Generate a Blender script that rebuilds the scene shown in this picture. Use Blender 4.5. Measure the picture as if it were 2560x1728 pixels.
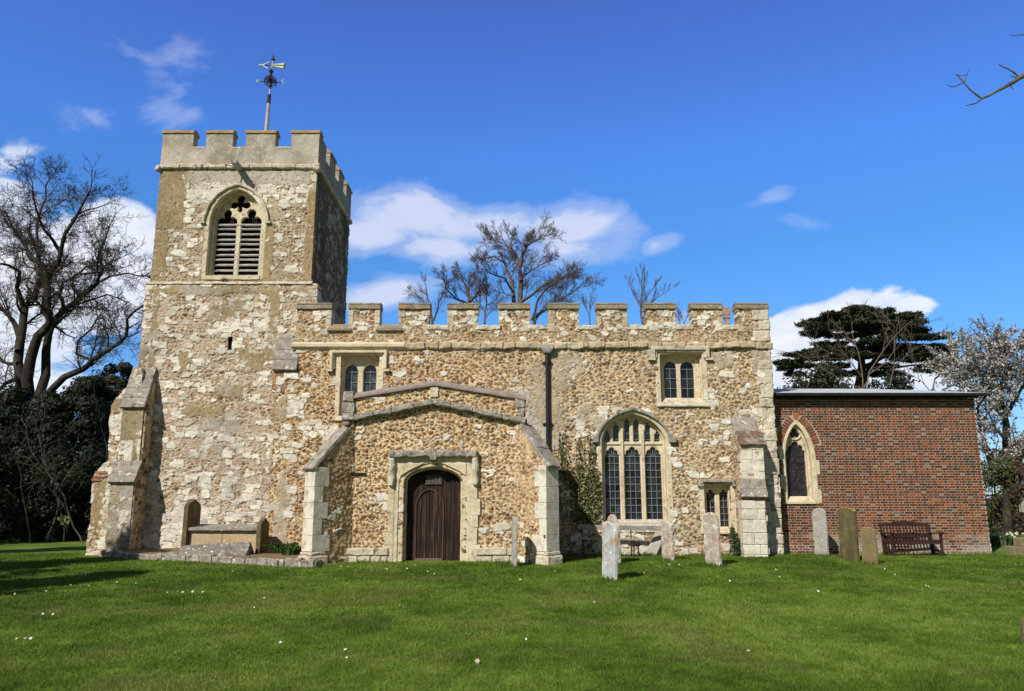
import bpy, bmesh, math, random
import numpy as np
from mathutils import Vector, Matrix, noise as mnoise

for o in list(bpy.data.objects):
    bpy.data.objects.remove(o)
SC = bpy.context.scene
COL = SC.collection
R = math.radians

# ------------------------------------------------------------------ camera
F = 1985.0
PITCH = R(11.2)
CAMH = 1.6
cam = bpy.data.cameras.new('camera')
cam.sensor_width = 36
cam.lens = F / 2560 * 36
cam.clip_end = 5000
camo = bpy.data.objects.new('camera', cam)
COL.objects.link(camo)
camo.location = (0, 0, CAMH)
camo.rotation_euler = (R(90) + PITCH, 0, 0)
SC.camera = camo

# ------------------------------------------------------------------ light
TRAVEL = Vector((0.68, 1.0, -1.0)).normalized()
sun = bpy.data.lights.new('sun', 'SUN')
sun.energy = 5.0
sun.angle = R(0.5)
sun.color = (1.0, 0.955, 0.88)
suno = bpy.data.objects.new('sun', sun)
COL.objects.link(suno)
suno.location = (-20, -30, 40)
suno.rotation_euler = TRAVEL.to_track_quat('-Z', 'Y').to_euler()
SUN_EL = math.asin(-TRAVEL.z)
SUN_AZ = math.atan2(-TRAVEL.x, -TRAVEL.y)
SC.view_settings.view_transform = 'Standard'
SC.view_settings.look = 'None'
SC.view_settings.gamma = 1
SC.view_settings.exposure = 0.0
SKY_STRENGTH = 0.06

# ------------------------------------------------------------------ pixel helpers (measuring the photograph, source pixels)
def TT(v, Y):
    y = (864 - v) / F
    dy = math.cos(PITCH) - y * math.sin(PITCH)
    dz = math.sin(PITCH) + y * math.cos(PITCH)
    return Y / dy, dz
def PZ(v, Y):
    t, dz = TT(v, Y)
    return CAMH + dz * t
def PX(u, v, Y):
    t, dz = TT(v, Y)
    return (u - 1280) / F * t
def PT(u, v, Y):
    return Vector((PX(u, v, Y), Y, PZ(v, Y)))

# ------------------------------------------------------------------ node helpers
def node(nt, typ, loc=None, **kw):
    n = nt.nodes.new(typ)
    for k, v in kw.items():
        setattr(n, k, v)
    return n
def link(nt, a, b):
    nt.links.new(a, b)
def mth(nt, op, a, b=None, c=None):
    n = node(nt, 'ShaderNodeMath', operation=op)
    for i, x in enumerate((a, b, c)):
        if x is None: continue
        if isinstance(x, (int, float)): n.inputs[i].default_value = x
        else: link(nt, x, n.inputs[i])
    return n.outputs[0]
def noise_node(nt, vec, scale, detail=4, rough=0.55, dist=0.0):
    n = node(nt, 'ShaderNodeTexNoise')
    n.inputs['Scale'].default_value = scale
    n.inputs['Detail'].default_value = detail
    n.inputs['Roughness'].default_value = rough
    n.inputs['Distortion'].default_value = dist
    if vec is not None: link(nt, vec, n.inputs['Vector'])
    return n.outputs['Fac']
def ramp(nt, fac, stops, interp='LINEAR'):
    n = node(nt, 'ShaderNodeValToRGB')
    cr = n.color_ramp
    cr.interpolation = interp
    while len(cr.elements) < len(stops): cr.elements.new(0.5)
    for e, (p, c) in zip(cr.elements, stops):
        e.position = p
        e.color = tuple(c) + (1,) if len(c) == 3 else c
    link(nt, fac, n.inputs[0])
    return n.outputs[0]
def mixc(nt, fac, a, b, mode='MIX'):
    n = node(nt, 'ShaderNodeMix', data_type='RGBA', blend_type=mode)
    for sock, x in ((n.inputs[0], fac), (n.inputs[6], a), (n.inputs[7], b)):
        if isinstance(x, (int, float)): sock.default_value = x
        elif isinstance(x, tuple): sock.default_value = x + (1,) if len(x) == 3 else x
        else: link(nt, x, sock)
    return n.outputs[2]
def g1(v): return (v, v, v)
def newmat(name, rough=0.9, spec=0.2):
    m = bpy.data.materials.new(name)
    m.use_nodes = True
    nt = m.node_tree
    b = nt.nodes['Principled BSDF']
    b.inputs['Roughness'].default_value = rough
    b.inputs['Specular IOR Level'].default_value = spec
    return m, nt, b
def bump(nt, b, h, strength, dist):
    n = node(nt, 'ShaderNodeBump')
    n.inputs['Strength'].default_value = strength
    n.inputs['Distance'].default_value = dist
    link(nt, h, n.inputs['Height'])
    link(nt, n.outputs[0], b.inputs['Normal'])
def stone(name, stops, scale=3.0, spots=(), bstr=0.5, bscale=30, rough=0.92, coords='Position', streak=None):
    m, nt, b = newmat(name, rough)
    if coords == 'Position':
        vec = node(nt, 'ShaderNodeNewGeometry').outputs['Position']
    else:
        vec = node(nt, 'ShaderNodeTexCoord').outputs['Object']
    f = noise_node(nt, vec, scale, 6, 0.65)
    c = ramp(nt, f, stops)
    f2 = noise_node(nt, vec, scale * 9, 4, 0.7)
    c = mixc(nt, 1.0, c, ramp(nt, f2, [(0.25, g1(0.68)), (0.75, g1(1.25))]), 'MULTIPLY')
    if streak:
        mp = node(nt, 'ShaderNodeMapping')
        mp.inputs['Scale'].default_value = (streak[1], streak[1], streak[1] * 0.12)
        link(nt, vec, mp.inputs['Vector'])
        fs = noise_node(nt, mp.outputs[0], 1.0, 4, 0.6)
        c = mixc(nt, ramp(nt, fs, [(0.45, g1(0)), (0.68, g1(0.9))]), c, streak[0])
    for (sc, ss, lo, hi) in spots:
        fs = noise_node(nt, vec, ss, 3, 0.5)
        c = mixc(nt, ramp(nt, fs, [(lo, g1(0)), (hi, g1(1))]), c, sc)
    link(nt, c, b.inputs['Base Color'])
    fb = noise_node(nt, vec, bscale, 5, 0.7)
    bump(nt, b, fb, bstr, 0.02)
    return m
def attr_mat(name, rough=0.93, var=(0.8, 1.2), vscale=60, bstr=0.35, spec=0.15, trans=0.0):
    m, nt, b = newmat(name, rough, spec)
    a = node(nt, 'ShaderNodeAttribute', attribute_name='Col')
    vec = node(nt, 'ShaderNodeNewGeometry').outputs['Position']
    f = noise_node(nt, vec, vscale, 4, 0.7)
    c = mixc(nt, 1.0, a.outputs['Color'], ramp(nt, f, [(0.25, g1(var[0])), (0.75, g1(var[1]))]), 'MULTIPLY')
    link(nt, c, b.inputs['Base Color'])
    if bstr > 0: bump(nt, b, f, bstr, 0.015)
    if trans > 0:
        tr = node(nt, 'ShaderNodeBsdfTranslucent')
        link(nt, c, tr.inputs['Color'])
        mx = node(nt, 'ShaderNodeMixShader')
        mx.inputs[0].default_value = trans
        link(nt, b.outputs[0], mx.inputs[1]); link(nt, tr.outputs[0], mx.inputs[2])
        link(nt, mx.outputs[0], nt.nodes['Material Output'].inputs['Surface'])
    return m

# ------------------------------------------------------------------ world: sky with clouds fixed to directions
world = bpy.data.worlds.new('World')
SC.world = world
world.use_nodes = True
wt = world.node_tree
wt.nodes.clear()
wout = node(wt, 'ShaderNodeOutputWorld')
bg = node(wt, 'ShaderNodeBackground')
link(wt, bg.outputs[0], wout.inputs[0])
bg.inputs['Strength'].default_value = SKY_STRENGTH
sky = node(wt, 'ShaderNodeTexSky', sky_type='NISHITA')
sky.sun_disc = False
sky.sun_elevation = SUN_EL
sky.sun_rotation = SUN_AZ
sky.air_density = 1.0
sky.dust_density = 0.3
sky.ozone_density = 3.0
wcoord = node(wt, 'ShaderNodeTexCoord').outputs['Generated']
sep = node(wt, 'ShaderNodeSeparateXYZ'); link(wt, wcoord, sep.inputs[0])
az = mth(wt, 'ARCTAN2', sep.outputs[0], sep.outputs[1])
el = mth(wt, 'ARCSINE', sep.outputs[2])
north = ramp(wt, sep.outputs[1], [(0.25, g1(0)), (0.6, g1(1))])      # the half of the sky away from the sun is the deepest blue
skyn = mixc(wt, 1.0, sky.outputs[0], ramp(wt, el, [(0.00, (1.204, 1.445, 1.913)), (0.15, (0.992, 1.700, 2.479)), (0.31, (0.949, 1.913, 2.862)), (0.43, (1.148, 2.139, 3.683)), (0.57, (1.303, 1.828, 3.542)), (0.75, (1.346, 1.558, 2.833))]), 'MULTIPLY')
skyc = mixc(wt, north, sky.outputs[0], skyn)
def azel(u, v):
    x = (u - 1280) / F; y = (864 - v) / F
    d = Vector((x, math.cos(PITCH) - y * math.sin(PITCH), math.sin(PITCH) + y * math.cos(PITCH))).normalized()
    return math.atan2(d.x, d.y), math.asin(d.z)
def cloud_field(blobs):
    tot = None
    for (u, v, rx, ry, amp, tilt) in blobs:
        a0, e0 = azel(u, v)
        dx = mth(wt, 'SUBTRACT', az, a0); dy = mth(wt, 'SUBTRACT', el, e0)
        ct, st = math.cos(tilt), math.sin(tilt)
        ex = mth(wt, 'ADD', mth(wt, 'MULTIPLY', dx, ct * F / rx), mth(wt, 'MULTIPLY', dy, st * F / rx))
        ey = mth(wt, 'ADD', mth(wt, 'MULTIPLY', dx, -st * F / ry), mth(wt, 'MULTIPLY', dy, ct * F / ry))
        r2 = mth(wt, 'ADD', mth(wt, 'MULTIPLY', ex, ex), mth(wt, 'MULTIPLY', ey, ey))
        g = mth(wt, 'MULTIPLY', mth(wt, 'EXPONENT', mth(wt, 'MULTIPLY', r2, -0.7)), amp)
        tot = g if tot is None else mth(wt, 'MAXIMUM', tot, g)
    return tot
wmap = node(wt, 'ShaderNodeMapping')
wmap.inputs['Scale'].default_value = (1, 1, 2.0)
link(wt, wcoord, wmap.inputs['Vector'])
n_big = noise_node(wt, wmap.outputs[0], 9, 8, 0.62, 0.4)
wmap2 = node(wt, 'ShaderNodeMapping')
wmap2.inputs['Scale'].default_value = (1, 1, 1.9)
wmap2.inputs['Rotation'].default_value = (0, R(-8), 0)
link(wt, wcoord, wmap2.inputs['Vector'])
n_wisp = noise_node(wt, wmap2.outputs[0], 9, 9, 0.6, 0.5)
puffs = cloud_field([(300, 600, 95, 80, 1, 0), (190, 690, 210, 120, 1, 0), (60, 770, 190, 140, .95, 0), (260, 790, 200, 70, .75, 0.1), (330, 680, 70, 90, .9, 0), (-80, 640, 200, 200, .9, 0), (60, 930, 200, 90, .6, 0),
                     (2040, 830, 260, 75, 1, 0.16), (2270, 775, 70, 36, .95, 0.1), (1960, 900, 120, 90, 1, 0), (2150, 940, 260, 60, .8, 0), (2420, 980, 200, 60, .5, 0)])
wisps = cloud_field([(1040, 540, 210, 80, 1, 0.10), (920, 590, 190, 60, 1, 0), (1200, 560, 220, 70, 1, 0), (1430, 570, 190, 62, 1, -0.03), (1440, 630, 170, 46, 1, 0.05), (1640, 612, 60, 26, .75, 0.25), (1090, 625, 190, 50, .95, 0),
                     (960, 735, 150, 42, .92, 0.2), (950, 690, 80, 30, .55, 0.2), (1740, 800, 140, 42, .5, 0), (900, 480, 100, 40, .55, 0.3),
                     (270, 130, 150, 90, .37, 0.2), (430, 180, 130, 75, .44, 0.1), (150, 295, 100, 65, .44, 0), (440, 275, 100, 50, .40, 0), (60, 470, 150, 90, .44, 0),
                     (1980, 565, 150, 46, .56, -0.15), (1930, 490, 80, 26, .52, 0.3), (2480, 510, 120, 36, .32, 0.2)])
dp = mth(wt, 'ADD', puffs, mth(wt, 'MULTIPLY', mth(wt, 'SUBTRACT', n_big, 0.5), 1.1))
dp = ramp(wt, dp, [(0.42, g1(0)), (0.60, g1(0.85)), (0.8, g1(1.0))], 'EASE')
dw = mth(wt, 'ADD', wisps, mth(wt, 'MULTIPLY', mth(wt, 'SUBTRACT', n_wisp, 0.5), 1.5))
dw = ramp(wt, dw, [(0.36, g1(0)), (0.66, g1(0.30)), (1.0, g1(0.86))], 'EASE')
cs = 1.0 / SKY_STRENGTH
n_sh = noise_node(wt, wmap.outputs[0], 14, 5, 0.6)
puff_col = ramp(wt, n_sh, [(0.3, (0.70 * cs, 0.78 * cs, 0.95 * cs)), (0.62, (0.93 * cs, 0.96 * cs, 1.02 * cs))])
c1 = mixc(wt, dw, skyc, (0.70 * cs, 0.76 * cs, 0.95 * cs))
c2 = mixc(wt, dp, c1, puff_col)
link(wt, c2, bg.inputs['Color'])

# ------------------------------------------------------------------ object helpers
WL = {}
def finish(o, parent):
    COL.objects.link(o)
    WL[o.name] = Vector((0, 0, 0))
    if parent is not None:
        o.parent = parent
        o.matrix_parent_inverse = Matrix.Translation(-WL[parent.name])
    return o
def tag(o, label=None, cat=None, group=None, kind=None):
    if label: o['label'] = label
    if cat: o['category'] = cat
    if group: o['group'] = group
    if kind: o['kind'] = kind
    return o
def empty(name, loc, label, cat, group=None):
    o = bpy.data.objects.new(name, None)
    o.location = loc
    o.empty_display_size = 0.3
    COL.objects.link(o)
    WL[o.name] = Vector(loc)
    return tag(o, label, cat, group)
def raw_mesh(name, V, Fq, Ft=None, col=None, smooth=True):
    """numpy mesh from vertex array, quad array (and tri array) with an optional colour per vertex"""
    me = bpy.data.meshes.new(name)
    nq = 0 if Fq is None else len(Fq)
    ntr = 0 if Ft is None else len(Ft)
    me.vertices.add(len(V))
    me.vertices.foreach_set('co', np.ascontiguousarray(V, dtype=np.float32).ravel())
    parts = []; starts = []; tot = []
    if nq:
        parts.append(np.asarray(Fq, dtype=np.int32).ravel()); starts.append(np.arange(nq) * 4); tot.append(np.full(nq, 4))
    if ntr:
        parts.append(np.asarray(Ft, dtype=np.int32).ravel()); starts.append(nq * 4 + np.arange(ntr) * 3); tot.append(np.full(ntr, 3))
    li = np.concatenate(parts)
    me.loops.add(len(li))
    me.loops.foreach_set('vertex_index', li)
    me.polygons.add(nq + ntr)
    me.polygons.foreach_set('loop_start', np.concatenate(starts).astype(np.int32))
    me.polygons.foreach_set('loop_total', np.concatenate(tot).astype(np.int32))
    me.polygons.foreach_set('use_smooth', np.full(nq + ntr, smooth))
    if col is not None:
        at = me.attributes.new('Col', 'FLOAT_COLOR', 'POINT')
        c4 = np.ones((len(V), 4), dtype=np.float32); c4[:, :3] = col
        at.data.foreach_set('color', c4.ravel())
    me.update(calc_edges=True)
    me.validate()
    return me

class MB:
    def __init__(s): s.v = []; s.f = []; s.m = []
    def add(s, verts, faces, mi=0):
        k = len(s.v)
        s.v += [tuple(p) for p in verts]
        s.f += [tuple(i + k for i in f) for f in faces]
        s.m += [mi] * len(faces)
    def box(s, x0, x1, y0, y1, z0, z1, M=None, mi=0):
        vs = [Vector(p) for p in ((x0, y0, z0), (x1, y0, z0), (x1, y1, z0), (x0, y1, z0), (x0, y0, z1), (x1, y0, z1), (x1, y1, z1), (x0, y1, z1))]
        if M is not None: vs = [M @ p for p in vs]
        s.add(vs, [(3, 2, 1, 0), (4, 5, 6, 7), (0, 1, 5, 4), (1, 2, 6, 5), (2, 3, 7, 6), (3, 0, 4, 7)], mi)
    def bar(s, a, b, w, h, up=(0, 0, 1), mi=0):
        a = Vector(a); b = Vector(b); d = (b - a).normalized(); up = Vector(up)
        sx = d.cross(up)
        if sx.length < 1e-4: sx = d.cross(Vector((0, 1, 0)))
        sx.normalize(); uz = sx.cross(d)
        vs = []
        for p in (a, b):
            for (i, j) in ((-1, -1), (1, -1), (1, 1), (-1, 1)):
                vs.append(p + sx * (i * w / 2) + uz * (j * h / 2))
        s.add(vs, [(0, 1, 2, 3), (7, 6, 5, 4), (0, 4, 5, 1), (1, 5, 6, 2), (2, 6, 7, 3), (3, 7, 4, 0)], mi)
    def prism(s, poly, y0, y1, M=None, mi=0):
        """polygon in XZ (counter-clockwise seen from the front, -Y) pushed from y0 to y1"""
        n = len(poly)
        vs = [Vector((x, y0, z)) for x, z in poly] + [Vector((x, y1, z)) for x, z in poly]
        if M is not None: vs = [M @ p for p in vs]
        fs = [tuple(range(n)), tuple(range(2 * n - 1, n - 1, -1))]
        fs += [(i, i + n, (i + 1) % n + n, (i + 1) % n) for i in range(n)]
        s.add(vs, fs, mi)
    def tube(s, pts, radii, n=6, cap=True, mi=0):
        pts = [Vector(p) for p in pts]
        rings = []
        up = Vector((0.123, 0.3, 0.94))
        base = len(s.v)
        vs = []
        for i, p in enumerate(pts):
            d = (pts[min(i + 1, len(pts) - 1)] - pts[max(i - 1, 0)]).normalized()
            a = d.cross(up)
            if a.length < 0.05: a = d.cross(Vector((1, 0, 0)))
            a.normalize(); b = a.cross(d)
            for k in range(n):
                t = 2 * math.pi * k / n
                vs.append(p + (a * math.cos(t) + b * math.sin(t)) * radii[i])
        fs = []
        for i in range(len(pts) - 1):
            for k in range(n):
                k2 = (k + 1) % n
                fs.append((i * n + k, i * n + k2, (i + 1) * n + k2, (i + 1) * n + k))
        if cap:
            fs.append(tuple(range(n - 1, -1, -1))); fs.append(tuple(range((len(pts) - 1) * n, len(pts) * n)))
        s.add(vs, fs, mi)
    def build(s, name, mat, parent=None, bevel=0.0, rough=None, smooth=False, seed=0):
        me = bpy.data.meshes.new(name)
        me.from_pydata(s.v, [], s.f)
        mats = mat if isinstance(mat, (list, tuple)) else [mat]
        for m in mats: me.materials.append(m)
        if len(mats) > 1: me.polygons.foreach_set('material_index', s.m)
        bm = bmesh.new(); bm.from_mesh(me)
        bmesh.ops.recalc_face_normals(bm, faces=bm.faces[:])
        if bevel > 0:
            es = [e for e in bm.edges if len(e.link_faces) == 2 and e.calc_face_angle(0) > 0.4]
            bmesh.ops.bevel(bm, geom=es, offset=bevel, segments=1, affect='EDGES', clamp_overlap=True)
        if rough:
            amp, scl, seg = rough
            for _ in range(7):
                es = [e for e in bm.edges if e.calc_length() > seg]
                if not es or len(bm.verts) > 40000: break
                bmesh.ops.subdivide_edges(bm, edges=es, cuts=1, use_grid_fill=True)
                bmesh.ops.triangulate(bm, faces=[f for f in bm.faces if len(f.verts) > 4])
            off = Vector((seed * 3.7, seed * 1.3, seed * 5.1))
            for v in bm.verts:
                q = v.co * scl + off
                v.co += (mnoise.noise_vector(q) + 0.5 * mnoise.noise_vector(q * 2.7)) * amp
        if smooth:
            for f in bm.faces: f.smooth = True
        bm.to_mesh(me); bm.free()
        o = bpy.data.objects.new(name, me)
        return finish(o, parent)

_jr = random.Random(99)
def covered(vs, fs, p):
    for f in fs:
        P_ = [vs[i] for i in f]
        if len({round(q[1], 5) for q in P_}) > 1: continue
        ins = False
        for i in range(len(P_)):
            (xa, _, za), (xb, _, zb_) = P_[i], P_[(i + 1) % len(P_)]
            if (za > p[1]) != (zb_ > p[1]) and p[0] < xa + (xb - xa) * (p[1] - za) / (zb_ - za): ins = not ins
        if ins: return True
    return False
def plate_geo(outer, holes, y0, y1, bevel=0.0):
    for _ in range(25):                     # the curve filler now and then misses a hole: try again with the points nudged by a hair
        vs, fs = plate_once(outer, holes, y0, y1, bevel)
        if not any(covered(vs, fs, (sum(p[0] for p in h) / len(h), sum(p[1] for p in h) / len(h))) for h in holes): break
    else: print('HOLE FILLED', len(holes))
    return vs, fs
def plate_once(outer, holes, y0, y1, bevel=0.0):
    """flat stone plate with holes (XZ outlines), front face at y0, back at y1"""
    cu = bpy.data.curves.new('tmp', 'CURVE')
    cu.dimensions = '2D'; cu.fill_mode = 'BOTH'
    cu.extrude = max(0.001, abs(y1 - y0) / 2 - bevel); cu.bevel_depth = bevel; cu.bevel_resolution = 0
    if bevel: cu.offset = -bevel
    for poly in [outer] + list(holes):
        sp = cu.splines.new('POLY')
        sp.points.add(len(poly) - 1)
        for p, (x, z) in zip(sp.points, poly): p.co = (x + _jr.uniform(-4e-4, 4e-4), z + _jr.uniform(-4e-4, 4e-4), 0, 1)
        sp.use_cyclic_u = True
    ob = bpy.data.objects.new('tmp', cu)
    COL.objects.link(ob)
    dg = bpy.context.evaluated_depsgraph_get()
    me = bpy.data.meshes.new_from_object(ob.evaluated_get(dg))
    ym = (y0 + y1) / 2
    vs = [(v.co.x, ym - v.co.z, v.co.y) for v in me.vertices]
    fs = [tuple(p.vertices) for p in me.polygons]
    bpy.data.objects.remove(ob); bpy.data.curves.remove(cu); bpy.data.meshes.remove(me)
    return vs, fs

# ------------------------------------------------------------------ numpy noise
def h2(ix, iy, seed):
    a = np.sin(ix * 127.1 + iy * 311.7 + seed * 74.7) * 43758.5453
    return a - np.floor(a)
def vnoise(x, y, seed):
    ix = np.floor(x); iy = np.floor(y)
    fx = x - ix; fy = y - iy
    fx = fx * fx * (3 - 2 * fx); fy = fy * fy * (3 - 2 * fy)
    a = h2(ix, iy, seed); b = h2(ix + 1, iy, seed); c = h2(ix, iy + 1, seed); d = h2(ix + 1, iy + 1, seed)
    return (a * (1 - fx) + b * fx) * (1 - fy) + (c * (1 - fx) + d * fx) * fy
def fbm(x, y, seed, oct=4, gain=0.5):
    s = 0; a = 1; t = 0
    for i in range(oct):
        s = s + a * vnoise(x * 2 ** i, y * 2 ** i, seed + i * 17); t += a; a *= gain
    return s / t
def sst(a, b, x):
    t = np.clip((x - a) / (b - a), 0, 1)
    return t * t * (3 - 2 * t)
def voro(x, y, seed, jit=0.8, blocky=False):
    ix = np.floor(x); iy = np.floor(y)
    f1 = np.full(x.shape, 9.0); f2 = np.full(x.shape, 9.0)
    ci = np.zeros(x.shape); cj = np.zeros(x.shape)
    for di in (-1, 0, 1):
        for dj in (-1, 0, 1):
            cx = ix + di; cy = iy + dj
            px = cx + 0.5 + jit * (h2(cx, cy, seed) - 0.5); py = cy + 0.5 + jit * (h2(cx, cy, seed + 5) - 0.5)
            if blocky:
                ax = np.abs(x - px); ay = np.abs(y - py)
                d = (ax ** 5 + ay ** 5) ** 0.2
            else:
                d = np.hypot(x - px, y - py)
            near = d < f1
            f2 = np.where(near, f1, np.minimum(f2, d))
            ci = np.where(near, cx, ci); cj = np.where(near, cy, cj)
            f1 = np.where(near, d, f1)
    return f1, f2, ci, cj
def softbox(U, V, boxes, seed, k=0.16, soft=0.03):
    n = (fbm(U * 2.3, V * 2.3, seed, 5, 0.6) - 0.5) * 2
    m = np.zeros(U.shape)
    for b in boxes:
        x0, x1, z0, z1 = b[:4]
        amp = b[4] if len(b) > 4 else 1.0
        d = np.maximum(np.abs(U - (x0 + x1) / 2) - (x1 - x0) / 2, np.abs(V - (z0 + z1) / 2) - (z1 - z0) / 2)
        m = np.maximum(m, amp * sst(soft, -soft, d + n * k))
    return m

P_OCHRE = np.array([(.32, .165, .055), (.26, .145, .058), (.21, .115, .048), (.36, .21, .085), (.15, .08, .042), (.24, .15, .08), (.11, .065, .042), (.28, .13, .06), (.40, .28, .15), (.19, .125, .08), (.13, .085, .06), (.30, .19, .10)])
P_TAN = np.array([(.29, .185, .10), (.23, .145, .08), (.33, .23, .135), (.18, .115, .068), (.40, .31, .21), (.25, .155, .09), (.13, .085, .056), (.31, .21, .125), (.48, .41, .32), (.21, .135, .088)])
P_GREY = np.array([(.26, .175, .115), (.21, .145, .10), (.33, .25, .175), (.17, .115, .085), (.42, .35, .28), (.24, .135, .088), (.30, .23, .17), (.54, .48, .40), (.19, .13, .10)])
MORTAR = np.array((.55, .42, .26))
CREAM = np.array((.71, .655, .55))
RENDER = np.array((.37, .275, .155))

def rubble(seed, cell=(.135, .10), pal=P_TAN, pal2=P_GREY, blend=None, mortar=MORTAR, cov=0.0, block=(.42, .23), cream=CREAM,
           render=None, rcol=RENDER, rcol2=None, r2m=None, pr=(.34, .17), dirt=0.25, flat=0.0, smear=.4):
    def f(U, V):
        wx = U + (fbm(U * 3, V * 3, seed, 3) - .5) * .10
        wy = V + (fbm(U * 3, V * 3, seed + 9, 3) - .5) * .10
        big = fbm(U * .8, V * .8, seed + 3, 4)
        fine = fbm(U * 18, V * 18, seed + 4, 3)
        # mortar
        C = mortar[None, None, :] * (0.78 + 0.44 * fbm(U * 5, V * 5, seed + 6, 4))[..., None]
        H = 0.006 * fine
        shade = fbm(U * 1.3, V * 1.3, seed + 31, 4)
        C = C * (1 + (shade[..., None] - .5) * np.array((.35, .45, .6)))
        for (cs, sd, prob) in (((cell[0] * .5, cell[1] * .5), seed + 40, .75), (cell, seed + 50, 1.0), ((cell[0] * 1.5, cell[1] * 1.5), seed + 60, .08)):
            f1, f2, ci, cj = voro(wx / cs[0], wy / cs[1], sd, .85)
            rnd = h2(ci, cj, sd + 1); r2 = h2(ci, cj, sd + 2); r3 = h2(ci, cj, sd + 3)
            r = pr[0] + pr[1] * rnd + (fine - .5) * .12
            r = np.minimum(r, f1 + (f2 - f1) * .46 + .0)
            msk = sst(r + .01, r - .05, f1) * (r2 < prob)
            dome = np.sqrt(np.clip(1 - (f1 / np.maximum(r, .05)) ** 2, 0, 1))
            k = (r3 * len(pal)).astype(int) % len(pal)
            pc = pal[k]
            if blend is not None:
                k2 = (r3 * 7.3 * len(pal2)).astype(int) % len(pal2)
                bl = blend(U, V) if callable(blend) else blend
                pc = np.where((h2(ci, cj, sd + 4) < bl)[..., None], pal2[k2], pc)
            pc = pc * (.75 + .5 * h2(ci, cj, sd + 6))[..., None]
            C = C * (1 - msk[..., None]) + pc * msk[..., None]
            hh = dome * cs[1] * .33 * (.5 + .8 * rnd) * (1 - flat)
            H = np.where(msk > .3, np.maximum(H, hh), H)
        sm_ = sst(.47, .60, fbm(U * 2.4, V * 3.0, seed + 70, 5, .6) + (fine - .5) * .12) * smear     # joints smeared over the stones
        C = C * (1 - sm_[..., None]) + mortar * (.84 + .34 * fbm(U * 6, V * 6, seed + 71, 4))[..., None] * sm_[..., None]
        H = H * (1 - .7 * sm_) + .012 * sm_
        cv = cov(U, V) if callable(cov) else cov
        if np.any(np.asarray(cv) > 0):
            for (bs, sd) in ((block, seed + 80), ((block[0] * .62, block[1] * .7), seed + 90)):
                f1, f2, ci, cj = voro(wx / bs[0] + .35 * (np.floor(wy / bs[1]) % 2), wy / bs[1], sd, .55, True)
                rr = h2(ci, cj, sd + 1)
                e = (f2 - f1) + (fine - .5) * .12
                msk = sst(.05, .10, e) * (rr < cv * (.35 + 1.3 * big))
                msk = msk * sst(.62, .5, fbm(U * 4, V * 4, sd + 7, 4) * 1.05)
                t = h2(ci, cj, sd + 2)
                bc = cream[None, None, :] * (.80 + .28 * t)[..., None]
                bc = np.where((h2(ci, cj, sd + 3) < .22)[..., None], bc * np.array((.80, .78, .76)), bc)
                bc = bc * (.84 + .32 * fbm(U * 9, V * 9, sd + 8, 4))[..., None]
                C = C * (1 - msk[..., None]) + bc * msk[..., None]
                rough = fbm(U * 7, V * 11, sd + 9, 4)
                H = np.where(msk > .4, .012 + .035 * rough + .01 * t, H)
        if render is not None:
            m = render(U, V)
            m = sst(.38, .56, m * (.55 + .9 * fbm(U * 3.1, V * 3.1, seed + 16, 4)) + (fine - .5) * .3)
            tt = fbm(U * 2.2, V * 2.2, seed + 14, 5)
            rc = rcol * ((.66 + .44 * tt) * (.78 + .44 * fbm(U * 9, V * 7, seed + 17, 5, .65)))[..., None] * 1.12
            if rcol2 is not None:
                s2 = sst(.45, .65, fbm(U * 1.1 + 7, V * 1.1, seed + 15, 4))
                if r2m is not None: s2 = r2m(U, V)
                rc = rc * (1 - s2[..., None]) + rcol2 * (.8 + .4 * tt)[..., None] * s2[..., None]
            chip = sst(.655, .70, fbm(U * 7 + 5, V * 7, seed + 18, 4, .6))                # knocked-off spots show what is underneath
            m = m * (1 - .85 * chip)
            rc = rc * (1 - .35 * sst(.60, .66, fbm(U * 26, V * 26, seed + 19, 2)))[..., None]
            C = C * (1 - m[..., None]) + rc * m[..., None]
            H = H * (1 - m) + (.020 + .010 * tt + .012 * fbm(U * 12, V * 12, seed + 20, 3)) * m
        gr = sst(.45, .75, fbm(U * .9 + 3, V * .5, seed + 21, 5)) * dirt
        C = C * (1 - gr[..., None] * np.array((.42, .40, .36)))
        return H, np.clip(C, .01, .9)
    return f

def cement(seed, c1, c2, white=.25, lichen=None):
    def f(U, V):
        t = np.clip(.5 + (fbm(U * 1.6, V * 1.6, seed, 5, .6) - .5) * 1.7, 0, 1); fi = fbm(U * 14, V * 14, seed + 3, 4)
        C = np.array(c1) * (1 - t[..., None]) + np.array(c2) * t[..., None]
        C = C * (.82 + .36 * fi)[..., None]
        sp = sst(.66, .72, fbm(U * 22, V * 22, seed + 7, 3)) * sst(.35, .6, fbm(U * 1.4, V * 1.4, seed + 8, 3))
        C = C * (1 - (sp * white)[..., None]) + np.array((.66, .62, .53)) * (sp * white)[..., None]
        return fi * .010 + t * .012, C
    return f

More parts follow.
